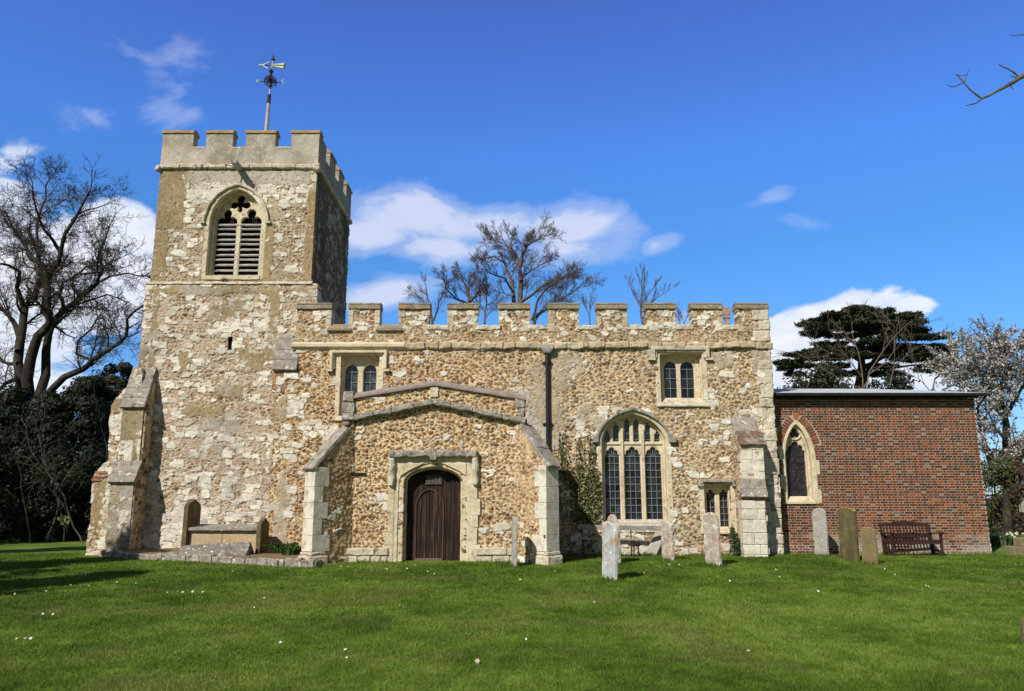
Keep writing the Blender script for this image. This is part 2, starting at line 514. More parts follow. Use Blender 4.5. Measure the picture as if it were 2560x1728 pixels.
def sheet(name, O, ud, u0, u1, v0, v1, res, mask, style, thick, mat, parent=None, back=False):
    O = np.array(O, float); ud = np.array((ud[0], ud[1], 0.0)); ud /= np.linalg.norm(ud)
    nd = np.array((ud[1], -ud[0], 0.0)); up = np.array((0, 0, 1.0))
    nu = max(2, int(round((u1 - u0) / res))); nv = max(2, int(round((v1 - v0) / res)))
    us = np.linspace(u0, u1, nu + 1); vs = np.linspace(v0, v1, nv + 1)
    U, V = np.meshgrid(us, vs, indexing='ij')
    H, C = style(U, V)
    pos = O + U[..., None] * ud + V[..., None] * up + H[..., None] * nd
    Uc = (U[:-1, :-1] + U[1:, 1:]) / 2; Vc = (V[:-1, :-1] + V[1:, 1:]) / 2
    M = np.ones(Uc.shape, bool) if mask is None else mask(Uc, Vc)
    idx = np.arange((nu + 1) * (nv + 1)).reshape(nu + 1, nv + 1)
    a = idx[:-1, :-1][M]; b = idx[1:, :-1][M]; c = idx[1:, 1:][M]; d = idx[:-1, 1:][M]
    quads = [np.stack([a, b, c, d], 1)]
    P = [pos.reshape(-1, 3)]; CC = [C.reshape(-1, 3)]
    base = P[0].shape[0]
    Mp = np.pad(M, 1)
    flatpos = O + U[..., None] * ud + V[..., None] * up - thick * nd
    fp = flatpos.reshape(-1, 3)
    for (dx, dy, A, B) in ((-1, 0, 'd', 'a'), (1, 0, 'b', 'c'), (0, -1, 'a', 'b'), (0, 1, 'c', 'd')):
        nb = Mp[1 + dx:1 + dx + M.shape[0], 1 + dy:1 + dy + M.shape[1]]
        E = M & ~nb
        if not E.any(): continue
        corner = {'a': idx[:-1, :-1], 'b': idx[1:, :-1], 'c': idx[1:, 1:], 'd': idx[:-1, 1:]}
        ea = corner[A][E]; eb = corner[B][E]
        n = len(ea)
        P += [P[0][ea], P[0][eb], fp[eb], fp[ea]]
        for q in (ea, eb, eb, ea): CC.append(CC[0][q])
        k = base + np.arange(n)
        quads.append(np.stack([k + n, k, k + 3 * n, k + 2 * n], 1))
        base += 4 * n
    if back:
        P.append(fp); CC.append(CC[0])
        quads.append(np.stack([a, d, c, b], 1) + base)
    P = np.concatenate(P); CC = np.concatenate(CC); Q = np.concatenate(quads)
    used, inv = np.unique(Q, return_inverse=True)
    me = raw_mesh(name, P[used], inv.reshape(Q.shape), None, CC[used], True)
    me.materials.append(mat)
    o = bpy.data.objects.new(name, me)
    return finish(o, parent)

def inpoly(U, V, poly):
    r = np.zeros(U.shape, bool)
    n = len(poly)
    for i in range(n):
        x0, y0 = poly[i]; x1, y1 = poly[(i + 1) % n]
        c = (y0 > V) != (y1 > V)
        xx = (x1 - x0) * (V - y0) / ((y1 - y0) if y1 != y0 else 1e-9) + x0
        r ^= c & (U < xx)
    return r

# outlines ----------------------------------------------------------
def rectp(x0, x1, z0, z1): return [(x0, z0), (x1, z0), (x1, z1), (x0, z1)]
def archp(x0, x1, zb, zs, zt, n=10, bulge=0.74):
    """pointed arch outline: straight jambs to zs, apex at zt; bulge rounds the haunches"""
    c = (x0 + x1) / 2; w = (x1 - x0) / 2
    pts = [(x0, zb), (x1, zb)]
    right = []
    for i in range(n + 1):
        t = i / n
        # quadratic bezier from (w,zs) via control to (0,zt)
        cx, cz = w * (0.55 + .45 * bulge), zs + (zt - zs) * (0.45 + .5 * bulge)
        x = (1 - t) ** 2 * w + 2 * t * (1 - t) * cx
        z = (1 - t) ** 2 * zs + 2 * t * (1 - t) * cz + t * t * zt
        right.append((x, z))
    pts += [(c + x, z) for x, z in right]
    pts += [(c - x, z) for x, z in right[::-1][1:]]
    return pts
def foilp(cx, cz, lobes, n=40, a0=0.0, a1=2 * math.pi):
    """outline of a union of circles seen from the middle: lobes = [(dx, dz, r)]"""
    out = []
    for i in range(n + (0 if a1 - a0 > 6.2 else 1)):
        t = a0 + (a1 - a0) * i / n
        d = (math.cos(t), math.sin(t)); best = 0.001
        for (lx, lz, r) in lobes:
            b = lx * d[0] + lz * d[1]; q = r * r - (lx * lx + lz * lz - b * b)
            if q > 0: best = max(best, b + math.sqrt(q))
        out.append((cx + d[0] * best, cz + d[1] * best))
    return out
def lightp(x0, x1, zb, zs, rise=None, kind='cinq'):
    c = (x0 + x1) / 2; w = (x1 - x0) / 2; h = rise or w
    if kind == 'round':
        head = [(c + w * math.cos(t), zs + h * math.sin(t)) for t in [math.pi * i / 14 for i in range(15)]]
    elif kind == 'tre':
        k = h / w
        head = foilp(c, zs, [(0, .62 * h, .42 * w), (.5 * w, .12 * h, .46 * w), (-.5 * w, .12 * h, .46 * w)], 26, 0.0, math.pi)
    else:
        head = foilp(c, zs, [(0, .70 * h, .36 * w), (.44 * w, .40 * h, .36 * w), (-.44 * w, .40 * h, .36 * w), (.70 * w, .02, .28 * w), (-.70 * w, .02, .28 * w)], 40, 0.0, math.pi)
    return [(x0, zb), (x1, zb)] + [p for p in head]

# ------------------------------------------------------------------ materials
M_WALL = attr_mat('rubble_masonry', 0.95, (0.82, 1.18), 40, 0.3)
M_CREAM = stone('dressed_limestone', [(0.3, (.50, .41, .26)), (0.55, (.64, .55, .38)), (0.8, (.72, .64, .48))], 2.2, [((.34, .29, .21), 5, .60, .72)], 0.35, 40)
M_WHITE = stone('white_ashlar', [(0.3, (.54, .50, .40)), (0.55, (.68, .635, .52)), (0.8, (.76, .72, .62))], 1.6, [((.40, .37, .31), 4, .56, .70), ((.46, .38, .26), 2, .58, .72)], 0.3, 35)
M_OLDST = stone('weathered_limestone', [(0.25, (.36, .31, .22)), (0.5, (.56, .49, .37)), (0.75, (.68, .62, .50))], 3.5, [((.20, .18, .15), 6, .60, .70), ((.70, .68, .62), 9, .64, .72)], 0.8, 22)
M_STRING = stone('tan_worn_stone', [(0.25, (.34, .265, .165)), (0.5, (.48, .39, .255)), (0.75, (.60, .51, .36))], 3.5, [((.22, .18, .13), 6, .58, .70), ((.66, .60, .48), 9, .62, .72)], 0.8, 22)
M_GREYST = stone('grey_lichened_stone', [(0.25, (.19, .165, .135)), (0.5, (.30, .265, .22)), (0.75, (.42, .38, .32))], 4, [((.62, .60, .55), 11, .60, .68), ((.13, .115, .10), 5, .60, .70)], 0.8, 25)
M_COPE = stone('coping_stone_orange_lichen', [(0.3, (.19, .155, .105)), (0.55, (.29, .24, .165)), (0.8, (.40, .34, .25))], 3, [((.42, .22, .045), 4.2, .60, .68), ((.55, .52, .45), 16, .62, .70)], 0.6, 25)
M_TOWCOPE = stone('tower_coping_ochre_lichen', [(0.3, (.30, .18, .06)), (0.5, (.42, .27, .09)), (0.75, (.36, .29, .18))], 4, [((.52, .48, .40), 14, .62, .72)], 0.6, 25)
M_LEAD = stone('lead_sheet', [(0.3, (.30, .31, .33)), (0.7, (.42, .43, .45))], 2, [], 0.2, 12, 0.55)
M_TILE = stone('plain_clay_tile', [(0.3, (.11, .062, .045)), (0.55, (.19, .12, .085)), (0.8, (.24, .19, .15))], 7, [((.27, .24, .21), 5, .50, .64)], 0.5, 30)
M_BRICKP = stone('old_red_brick', [(0.3, (.26, .12, .07)), (0.55, (.36, .18, .10)), (0.8, (.42, .27, .17))], 8, [((.55, .46, .35), 9, .58, .68)], 0.5, 30)
M_BLACK = stone('black_iron_paint', [(0.3, (.012, .012, .013)), (0.7, (.03, .03, .032))], 6, [], 0.2, 20, 0.5)
M_DARK = stone('dark_timber_fascia', [(0.3, (.010, .009, .009)), (0.7, (.02, .018, .017))], 3, [], 0.2, 20, 0.8)
M_CAME = stone('lead_cames', [(0.3, (.16, .17, .19)), (0.7, (.24, .25, .27))], 8, [], 0.1, 20, 0.6)
M_LOUVRE = stone('silvered_oak', [(0.3, (.34, .31, .28)), (0.6, (.48, .45, .42)), (0.8, (.56, .53, .50))], 5, [((.16, .14, .12), 9, .6, .7)], 0.4, 30, 0.85)
M_PLAIN = stone('plain_rubble', [(0.3, (.24, .16, .09)), (0.5, (.42, .31, .19)), (0.7, (.60, .50, .36))], 9, [], 0.8, 14)

def wood_mat(name, stops, sx=28, sz=1.3, grime=True, coords='Position'):
    m, nt, b = newmat(name, 0.75, 0.25)
    vec = node(nt, 'ShaderNodeNewGeometry').outputs['Position'] if coords == 'Position' else node(nt, 'ShaderNodeTexCoord').outputs['Object']
    mp = node(nt, 'ShaderNodeMapping'); mp.inputs['Scale'].default_value = (sx, sx, sz)
    link(nt, vec, mp.inputs['Vector'])
    f = noise_node(nt, mp.outputs[0], 1.0, 6, 0.65)
    c = ramp(nt, f, stops)
    f2 = noise_node(nt, vec, 1.6, 4, 0.6)
    c = mixc(nt, 1.0, c, ramp(nt, f2, [(0.3, g1(.6)), (0.7, g1(1.35))]), 'MULTIPLY')
    link(nt, c, b.inputs['Base Color'])
    bump(nt, b, f, 0.5, 0.01)
    return m
M_DOOR = wood_mat('aged_oak_door', [(0.30, (.006, .0045, .0035)), (0.47, (.018, .010, .006)), (0.57, (.036, .017, .009)), (0.67, (.12, .08, .05)), (0.78, (.22, .165, .115))], 24, .9)
M_DOORL = wood_mat('aged_oak_trim', [(0.30, (.04, .024, .014)), (0.55, (.085, .05, .028)), (0.75, (.18, .12, .075))], 26, 1.1)
M_BENCH = wood_mat('stained_teak', [(0.3, (.030, .012, .011)), (0.6, (.055, .022, .019)), (0.8, (.09, .04, .03))], 20, 20, coords='Object')
M_GREYWOOD = wood_mat('grey_weathered_oak', [(0.3, (.22, .19, .15)), (0.55, (.36, .32, .26)), (0.75, (.50, .46, .40))], 3, 30, coords='Object')

m, nt, b = newmat('leaded_glass', 0.06, 0.6)
vec = node(nt, 'ShaderNodeNewGeometry').outputs['Position']
fg = noise_node(nt, vec, 2.2, 4, 0.6)
link(nt, ramp(nt, fg, [(0.35, (.006, .007, .008)), (0.55, (.018, .021, .023)), (0.72, (.045, .05, .052))]), b.inputs['Base Color'])
bump(nt, b, noise_node(nt, vec, 7, 3, 0.5), 0.25, 0.01)
M_GLASS = m
m, nt, b = newmat('protected_glass', 0.35, 0.4)
vec = node(nt, 'ShaderNodeNewGeometry').outputs['Position']
fg = noise_node(nt, vec, 14, 4, 0.7)
link(nt, ramp(nt, fg, [(0.35, (.010, .008, .010)), (0.55, (.03, .024, .028)), (0.75, (.10, .085, .085))]), b.inputs['Base Color'])
M_GLASS2 = m
m, nt, b = newmat('pale_leaded_glass', 0.14, 0.5)
vec = node(nt, 'ShaderNodeNewGeometry').outputs['Position']
fg = noise_node(nt, vec, 5, 4, 0.6)
link(nt, ramp(nt, fg, [(0.35, (.02, .026, .03)), (0.55, (.06, .075, .085)), (0.75, (.14, .165, .18))]), b.inputs['Base Color'])
M_GLASS3 = m
m, nt, b = newmat('dark_void', 1.0, 0.0)
b.inputs['Base Color'].default_value = (.006, .006, .006, 1)
M_VOID = m

# ------------------------------------------------------------------ ground and lawn colour
def gz_np(x, y):
    t = np.clip((y - 15.0) / 8.0, 0, 1); t = t * t * (3 - 2 * t)
    r = 0.12 * t + np.clip(y - 26, 0, 200) * 0.004
    return r + (fbm(x * .35, y * .35, 91, 3) - .5) * .06 * np.clip((24 - y) / 6, 0, 1)
def gz(x, y): return float(gz_np(np.array([float(x)]), np.array([float(y)]))[0])
def lawn_tone(x, y):
    a = fbm(x * .9, y * .8, 71, 4); b_ = fbm(x * .28, y * .28, 72, 3); c_ = fbm(x * 4.5, y * 3.5, 73, 4, .65)
    return np.clip(.52 + (a - .5) * 1.3 + (b_ - .5) * 1.0 + (c_ - .5) * 1.5, 0, 1)
def lawn_col(x, y):
    t = lawn_tone(x, y)[..., None]
    dk = np.array((.062, .120, .011)); md = np.array((.112, .190, .019)); lt = np.array((.182, .258, .040))
    c = np.where(t < .5, dk + (md - dk) * t * 2, md + (lt - md) * (t - .5) * 2)
    dry = sst(.56, .74, fbm(x * .9 + 9, y * .8, 75, 5, .6))[..., None]
    return c * (1 - .42 * dry) + np.array((.19, .18, .06)) * .42 * dry
xs = np.concatenate([-np.geomspace(1500, 32, 14), np.arange(-30, 30.01, .2), np.geomspace(32, 1500, 14)])
ys = np.concatenate([[-200, -60, -20, -5, 0, 3], np.arange(5, 32.01, .2), np.geomspace(33, 2500, 22)])
GX, GY = np.meshgrid(xs, ys, indexing='ij')
GC = lawn_col(GX, GY) * np.array((.85, .80, .75))
bare = np.zeros(GX.shape)
for (u, v, rx, ry) in ((573, 1513, .28, .26), (885, 1549, .30, .3), (980, 1478, .35, .3), (60, 1547, .25, .2), (840, 1517, .2, .15), (650, 1425, .3, .2)):
    t = CAMH / -math.tan(math.atan((864 - v) / F) + PITCH); q = PX(u, v, t)
    d = np.hypot((GX - q) / rx, (GY - t) / ry) + (fbm(GX * 4, GY * 4, 5, 3) - .5)
    bare = np.maximum(bare, sst(1.1, .6, d))
GC = GC * (1 - bare[..., None]) + np.array((.12, .075, .04)) * bare[..., None]
GZ = gz_np(GX, GY)
nX, nY = GX.shape
gi = np.arange(nX * nY).reshape(nX, nY)
gq = np.stack([gi[:-1, :-1].ravel(), gi[1:, :-1].ravel(), gi[1:, 1:].ravel(), gi[:-1, 1:].ravel()], 1)
me = raw_mesh('ground', np.stack([GX, GY, GZ], -1).reshape(-1, 3), gq, None, GC.reshape(-1, 3))
M_GROUND = attr_mat('turf', 0.95, (0.6, 1.4), 25, 0.6)
me.materials.append(M_GROUND)
tag(finish(bpy.data.objects.new('ground', me), None), kind='structure')

# ================================================================== CHURCH
church = empty('church', (0, 24, 0.1), 'old rubble stone parish church with battlemented tower, porch and red brick chancel', 'church')
YT, YU, YN, YP, YC = 23.9, 24.0, 23.6, 21.2, 24.1
TL, TR = -11.40, -6.05
UL, UR = -11.31, -6.28
def bx(l, Y):            # (u0,u1,v_top,v_bottom[,amp]) source pixels -> wall box
    out = []
    for q in l:
        v = (q[2] + q[3]) / 2
        out.append((PX(q[0], v, Y), PX(q[1], v, Y), PZ(q[3], Y), PZ(q[2], Y)) + tuple(q[4:]))
    return out

# ---- tower
SLIT = (PX(569.5, 857, YT), PX(581, 857, YT), PZ(875, YT), PZ(842, YT))
low_boxes = bx([(345, 390, 870, 920), (450, 470, 880, 930), (535, 600, 965, 990), (455, 507, 1012, 1040), (565, 608, 1050, 1086), (515, 570, 1005, 1045, .8), (495, 560, 1045, 1080, .7),
                (680, 705, 980, 1180), (672, 700, 700, 900, .55), (490, 530, 1215, 1232), (378, 776, 716, 735, .85), (376, 400, 735, 850, .7), (520, 620, 745, 800, .5), (600, 660, 880, 930, .5), (510, 560, 1110, 1150, .6)], YT)
f_low = rubble(11, (.115, .082), P_TAN * 1.2, P_GREY * 1.2, .3, smear=.6, pr=(.30, .17), cov=lambda U, V: np.clip(.36 + .40 * sst(3.4, 1.4, V) + .25 * np.exp(-((V - 7.0) / .9) ** 2), .1, .95), mortar=np.array((.49, .395, .29)),
               block=(.46, .24), render=lambda U, V: softbox(U, V, low_boxes, 12, .22), rcol=np.array((.36, .27, .155)), rcol2=np.array((.42, .37, .29)), dirt=.45)
tower = sheet('tower', (0, YT, 0), (1, 0), TL, TR, -.2, 8.30, .016,
              lambda U, V: ~((U > SLIT[0]) & (U < SLIT[1]) & (V > SLIT[2]) & (V < SLIT[3])), f_low, .5, M_WALL, church)
up_boxes = bx([(380, 462, 428, 575), (380, 418, 575, 712, .9), (460, 775, 426, 462), (764, 792, 470, 712, .8), (505, 525, 545, 712, .8), (655, 682, 545, 712, .8), (378, 790, 697, 716, .5), (640, 760, 600, 640, .35), (690, 760, 660, 712, .4)], YU)
TW = dict(x0=PX(523, 560, YU), x1=PX(657, 560, YU), zb=PZ(692, YU), zs=PZ(553, YU), zt=PZ(474, YU))
tw_out = archp(TW['x0'], TW['x1'], TW['zb'] - .05, TW['zs'], TW['zt'] + .03)
f_up = rubble(21, (.105, .075), P_TAN * 1.12, P_GREY * 1.12, .5, smear=.6, pr=(.31, .17), cov=lambda U, V: .24 + .65 * sst(10.75, 11.1, V) * sst(12.0, 11.6, V), block=(.40, .23), mortar=np.array((.46, .37, .255)),
              render=lambda U, V: softbox(U, V, up_boxes, 22, .10), rcol=np.array((.36, .265, .15)), rcol2=np.array((.46, .41, .335)), r2m=lambda U, V: sst(11.3, 11.5, V) * sst(-10.6, -10.3, U) * .9, dirt=.4)
sheet('tower_upper_wall', (0, YU, 0), (1, 0), UL, UR, 8.28, 12.2, .016, lambda U, V: ~inpoly(U, V, tw_out), f_up, .6, M_WALL, tower)
e_boxes = [(-.2, .45, 8.2, 12.2, .8), (.5, 1.6, 11.4, 12.1, .6)]
f_e = rubble(31, (.13, .09), P_GREY * .5, P_TAN * .5, .5, cov=.30, mortar=np.array((.19, .145, .095)), cream=np.array((.40, .345, .26)), rcol=np.array((.15, .115, .065)), render=lambda U, V: softbox(U, V, e_boxes, 33, .15), dirt=.8)  # weathered stone; colours darkened further to deepen the shade on the tower sides
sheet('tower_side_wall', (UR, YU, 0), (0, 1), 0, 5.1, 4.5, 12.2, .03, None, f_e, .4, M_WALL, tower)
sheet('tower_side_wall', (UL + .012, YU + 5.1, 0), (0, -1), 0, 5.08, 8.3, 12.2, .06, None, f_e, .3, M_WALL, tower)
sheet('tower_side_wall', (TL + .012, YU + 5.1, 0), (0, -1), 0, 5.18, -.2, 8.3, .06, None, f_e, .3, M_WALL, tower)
mb = MB()
mb.box(TL + .3, TR - .2, YT + .5, YU + 5.0, -.2, 8.2)
mb.box(UL + .3, UR - .35, YU + .62, YU + 5.0, 8.2, 12.4)
mb.build('core_wall', M_PLAIN, tower)
# set-off ledge
mb = MB(); n = 9
for i in range(n):
    x0 = TL - .03 + (5.2) * i / n; x1 = TL - .03 + 5.2 * (i + 1) / n - .006
    mb.add([(x0, YT - .06, 8.27), (x1, YT - .06, 8.27), (x1, YU + .02, 8.27), (x0, YU + .02, 8.27), (x0, YT - .06, 8.30), (x1, YT - .06, 8.30), (x1, YU + .02, 8.42), (x0, YU + .02, 8.42)],
           [(3, 2, 1, 0), (4, 5, 6, 7), (0, 1, 5, 4), (1, 2, 6, 5), (2, 3, 7, 6), (3, 0, 4, 7)])
mb.build('ledge', M_OLDST, tower, .008, (.018, 5, .12))
mb = MB(); mb.box(SLIT[0] - .02, SLIT[1] + .02, YT + .07, YT + .11, SLIT[2] - .05, SLIT[3] + .05); mb.build('slit_window', M_VOID, tower)
# string course under the parapet
mb = MB(); n = 7
for i in range(n):
    x0 = UL - .10 + (UR - UL + .2) * i / n; x1 = UL - .10 + (UR - UL + .2) * (i + 1) / n - .008
    mb.prism([(x0, 12.13), (x1, 12.13), (x1, 12.27), (x0, 12.27)], YU - .13, YU + .1)
for i in range(n):
    y0 = YU + 5.2 * i / n; y1 = YU + 5.2 * (i + 1) / n - .008
    mb.box(UR - .05, UR + .12, y0, y1, 12.13, 12.27)
mb.build('string_course', M_OLDST, tower, .03, (.03, 4, .12))
mb = MB()
mb.box(UL - .12, UL + .04, YU - .16, YU + .05, 12.03, 12.24); mb.build('corner_corbel', M_OLDST, tower, .04, (.05, 5, .07), True); mb = MB(); mb.box(UR - .08, UR + .14, YU - .2, YU + .06, 12.04, 12.28)
mb.build('corner_corbel', M_OLDST, tower, .04, (.05, 5, .07), True)
# parapet with merlons
YPAR = YU - .03
MER = [(PX(a, 355, YPAR), PX(b_, 355, YPAR)) for a, b_ in ((401, 483), (516, 582), (615, 689), (729, 803))]
MER[0] = (UL - .02, MER[0][1]); MER[3] = (MER[3][0], UR + .03)
SILL, MTOP = 12.87, 13.36
f_par = cement(41, (.25, .215, .155), (.50, .445, .36), .7)
def mer_mask(ms, sill):
    def f(U, V):
        r = V < sill + (fbm(U * 3, V * 0, 5, 2) - .5) * .04
        for a, b_ in ms: r = r | ((U > a) & (U < b_))
        return r
    return f
par = sheet('parapet', (0, YPAR, 0), (1, 0), UL - .02, UR + .03, 12.24, MTOP, .02, mer_mask(MER, SILL), f_par, .34, M_WALL, tower, True)
MERE = [(0, .95), (1.5, 2.35), (2.9, 3.7), (4.25, 5.15)]
sheet('parapet', (UR + .03, YPAR, 0), (0, 1), 0.02, 5.15, 12.24, MTOP, .03, mer_mask(MERE, SILL), cement(43, (.28, .25, .2), (.37, .33, .27), .4), .34, M_WALL, tower, True)
sheet('parapet', (UL - .02, YPAR + 5.15, 0), (0, -1), 0, 5.1, 12.24, MTOP, .05, mer_mask(MERE, SILL), cement(44, (.3, .27, .2), (.38, .34, .27), .4), .34, M_WALL, tower, True)
sheet('parapet', (UR, YPAR + 5.15, 0), (-1, 0), 0, 5.03, 12.24, MTOP, .05, mer_mask(MERE, SILL), f_par, .34, M_WALL, tower, True)
def saddle(x0, x1, y0, y1, z0, hgt, ridge=.35):
    """weathered coping: sloping front and back"""
    m_ = MB(); ym = y0 + (y1 - y0) * ridge; ym2 = y1 - (y1 - y0) * ridge
    m_.add([(x0, y0, z0), (x1, y0, z0), (x1, y1, z0), (x0, y1, z0), (x0, y0, z0 + .085), (x1, y0, z0 + .085), (x1, y1, z0 + .085), (x0, y1, z0 + .085),
            (x0 + .01, ym, z0 + hgt), (x1 - .01, ym, z0 + hgt), (x1 - .01, ym2, z0 + hgt), (x0 + .01, ym2, z0 + hgt)],
           [(3, 2, 1, 0), (0, 1, 5, 4), (1, 2, 6, 5), (2, 3, 7, 6), (3, 0, 4, 7), (4, 5, 9, 8), (6, 7, 11, 10), (8, 9, 10, 11), (5, 6, 10, 9), (7, 4, 8, 11)])
    return m_
for i, (a, b_) in enumerate(MER):
    saddle(a - .03, b_ + .03, YPAR - .05, YPAR + .40, MTOP + .002, .17).build('coping', M_TOWCOPE, tower, .008, (.012, 5, .15), seed=i)
for i, (a, b_) in enumerate(MERE[1:]):
    m_ = saddle(a - .03, b_ + .03, -.05, .40, MTOP + .002, .17)
    m_.v = [(UR + .03 - y, YPAR + x, z) for x, y, z in m_.v]
    m_.build('coping', M_TOWCOPE, tower, .008, (.012, 5, .15), seed=i + 9)
for i in range(3):
    a, b_ = MER[i][1] + .005, MER[i + 1][0] - .005
    mb = MB(); mb.box(a, b_, YPAR - .02, YPAR + .36, SILL - .02, SILL + .035); mb.build('sill', M_OLDST, tower, .01, (.014, 6, .1), seed=i)
mb = MB(); mb.box(UL + .3, UR - .3, YPAR + .33, YPAR + 4.8, 12.3, 12.42); mb.build('roof', M_LEAD, tower)
# lead spout
sx = PX(592, 420, YU - .3); sz = PZ(417, YU - .3)
mb = MB()
for dx in (-.085, .085): mb.box(sx + dx - .012, sx + dx + .012, YU - .62, YU + .05, sz, sz + .10)
mb.box(sx - .085, sx + .085, YU - .62, YU + .05, sz - .012, sz + .012)
mb.box(sx - .15, sx + .15, YU - .10, YU + .04, sz + .09, sz + .16)
mb.bar((sx - .3, YU - .55, sz - .03), (sx - .02, YU - .2, sz + .02), .04, .015)
mb.build('waterspout', M_LEAD, tower, .004)
# a tuft growing on the ledge
rng = random.Random(5)
mb = MB()
for i in range(60):
    a = rng.uniform(0, 6.28); x = PX(561, 707, YU); r = rng.uniform(.02, .10)
    p = Vector((x + math.cos(a) * r, YU - .06 - rng.random() * .06, 8.36 + rng.uniform(0, .09))); q = p + Vector((rng.uniform(-.04, .04), -.02, rng.uniform(.01, .05)))
    mb.add([p, q, q + Vector((.02, 0, -.03))], [(0, 1, 2)])
M_TUFT = stone('wall_fern', [(0.3, (.02, .045, .01)), (0.7, (.05, .085, .02))], 8, [], 0, 10)
o = mb.build('wall_fern', M_TUFT); tag(o, 'small green tuft growing on the tower ledge under the louvred window', 'plant')

# ---- tower belfry window
def addgeo(mb, g, mi=0): mb.add(g[0], g[1], mi)
x0, x1, zb, zs, zt = TW['x0'], TW['x1'], TW['zb'], TW['zs'], TW['zt']
xc = (x0 + x1) / 2
win = MB()
addgeo(win, plate_geo(archp(x0 - .12, x1 + .12, zb - .10, zs, zt + .12), [archp(x0 + .02, x1 - .02, zb, zs, zt)], YU - .035, YU + .16, .012))
addgeo(win, plate_geo(archp(x0 - .06, x1 + .06, zb - .06, zs, zt + .04), [archp(x0 + .09, x1 - .09, zb + .02, zs, zt - .07)], YU + .16, YU + .30, .012))
tx0, tx1 = x0 + .09, x1 - .09
ztr = PZ(556, YU)
hw = (tx1 - tx0 - .12) / 2
l1 = lightp(tx0 + .03, tx0 + hw + .01, zb + .04, zs + .0, hw * .80, 'tre'); l2 = lightp(tx1 - hw - .01, tx1 - .03, zb + .04, zs + .0, hw * .80, 'tre')
zq = PZ(503, YU)
qf = foilp(xc, zq, [(0, .18, .135), (.20, -.03, .125), (-.20, -.03, .125), (0, -.20, .08), (0, 0, .12)], 40)
addgeo(win, plate_geo(archp(x0 + .0, x1 - .0, zb - .03, zs, zt - .02), [l1, l2, qf], YU + .26, YU + .40, .02))
win.box(tx0 - .1, tx1 + .1, YU - .06, YU + .42, zb - .10, zb + .03)
win = win.build('belfry_window', M_CREAM, church, 0, (.010, 6, .12))
# hood mould
def hood_arch(x0, x1, zs, zt, w, Y0, Y1, drop=0.0, bulge=.74):
    o_ = archp(x0 - w, x1 + w, zs - drop, zs, zt + w * 1.15, 14, bulge); i_ = archp(x0, x1, zs - drop, zs, zt, 14, bulge)
    poly = o_[1:] + [o_[0]] + [i_[0]] + i_[1:][::-1]
    return plate_geo(poly, [], Y0, Y1, .015)
mb = MB(); addgeo(mb, hood_arch(x0 - .13, x1 + .13, zs - .03, zt + .11, .085, YU - .11, YU + .02))
mb.box(x0 - .27, x0 - .11, YU - .12, YU + .02, zs - .10, zs - .03); mb.box(x1 + .11, x1 + .27, YU - .12, YU + .02, zs - .10, zs - .03)
mb.build('hood_mould', M_OLDST, win, 0, (.012, 6, .1))
for (a, b_) in ((tx0 + .03, tx0 + hw + .01), (tx1 - hw - .01, tx1 - .03)):
    mb = MB(); zz = zb + .10; k = 0
    while zz < ztr - .1:
        M = Matrix.Translation((0, YU + .27, zz)) @ Matrix.Rotation(R(30), 4, 'X')
        j = (k * 37 % 7 - 3) * .004
        mb.box(a - .01, b_ + .01, -.01, .13, -.022 + j, .022 + j, M); zz += .172; k += 1
    mb.box(a - .02, a + .025, YU + .27, YU + .33, zb + .03, ztr); mb.box(b_ - .025, b_ + .02, YU + .27, YU + .33, zb + .03, ztr)
    mb.box(a - .03, b_ + .03, YU + .24, YU + .33, ztr - .02, ztr + .035)
    mb.build('louvre', M_LOUVRE, win, .003, (.006, 4, .2), seed=int(a * 10))
mb = MB(); k = 0
xx = tx0
while xx < tx1:
    mb.box(xx, xx + .035, YU + .42, YU + .44, zb, zt); xx += .062
mb.build('bird_screen', M_DARK, win)
mb = MB(); mb.box(x0 - .05, x1 + .05, YU + .52, YU + .56, zb - .1, zt + .1); mb.build('dark_interior', M_VOID, win)

# ---- corner buttresses of the tower
f_b = rubble(51, (.13, .09), P_GREY, P_TAN, .4, cov=.85, block=(.36, .22), dirt=.3)
zoomx = lambda zx: 200 + zx * .3315
zoomy = lambda zy: 900 + zy * .3315
wp = [(38, 1462), (80, 1180), (95, 912), (118, 850), (212, 748), (222, 600), (232, 345), (285, 275), (375, 185), (425, 75), (470, 60), (470, 1462)]
wpoly = [(PX(zoomx(a), zoomy(b_), 23.62), PZ(zoomy(b_), 23.62)) for a, b_ in wp]
wpoly = [(x, z if z > .5 else -.2) for x, z in wpoly]
wb_boxes = bx([(232, 262, 1200, 1275), (228, 250, 1270, 1320, .9), (275, 312, 1000, 1030)], 23.62)
f_wb = rubble(52, (.12, .09), P_GREY, P_TAN, .4, cov=.8, block=(.34, .22), render=lambda U, V: softbox(U, V, wb_boxes, 53, .1), dirt=.3)
but = sheet('buttress', (0, 23.62, 0), (1, 0), -12.7, -11.0, -.2, 5.7, .02, lambda U, V: inpoly(U + (fbm(U * 4, V * 4, 3, 3) - .5) * .07, V, wpoly), f_wb, .9, M_WALL, church, True)
mb = MB()
for i, (a, b_) in enumerate((((92, 905), (150, 905)), ((105, 880), (190, 885)), ((120, 850), (200, 850)))):
    p = PT(zoomx(a[0]), zoomy(a[1]), 23.55); q = PT(zoomx(b_[0]), zoomy(b_[1]), 23.55)
    mb.box(p.x - .03, q.x, 23.56, 23.75, p.z - .03, p.z + .04)
mb.build('brick_weathering', M_BRICKP, but, .006, (.012, 6, .1))
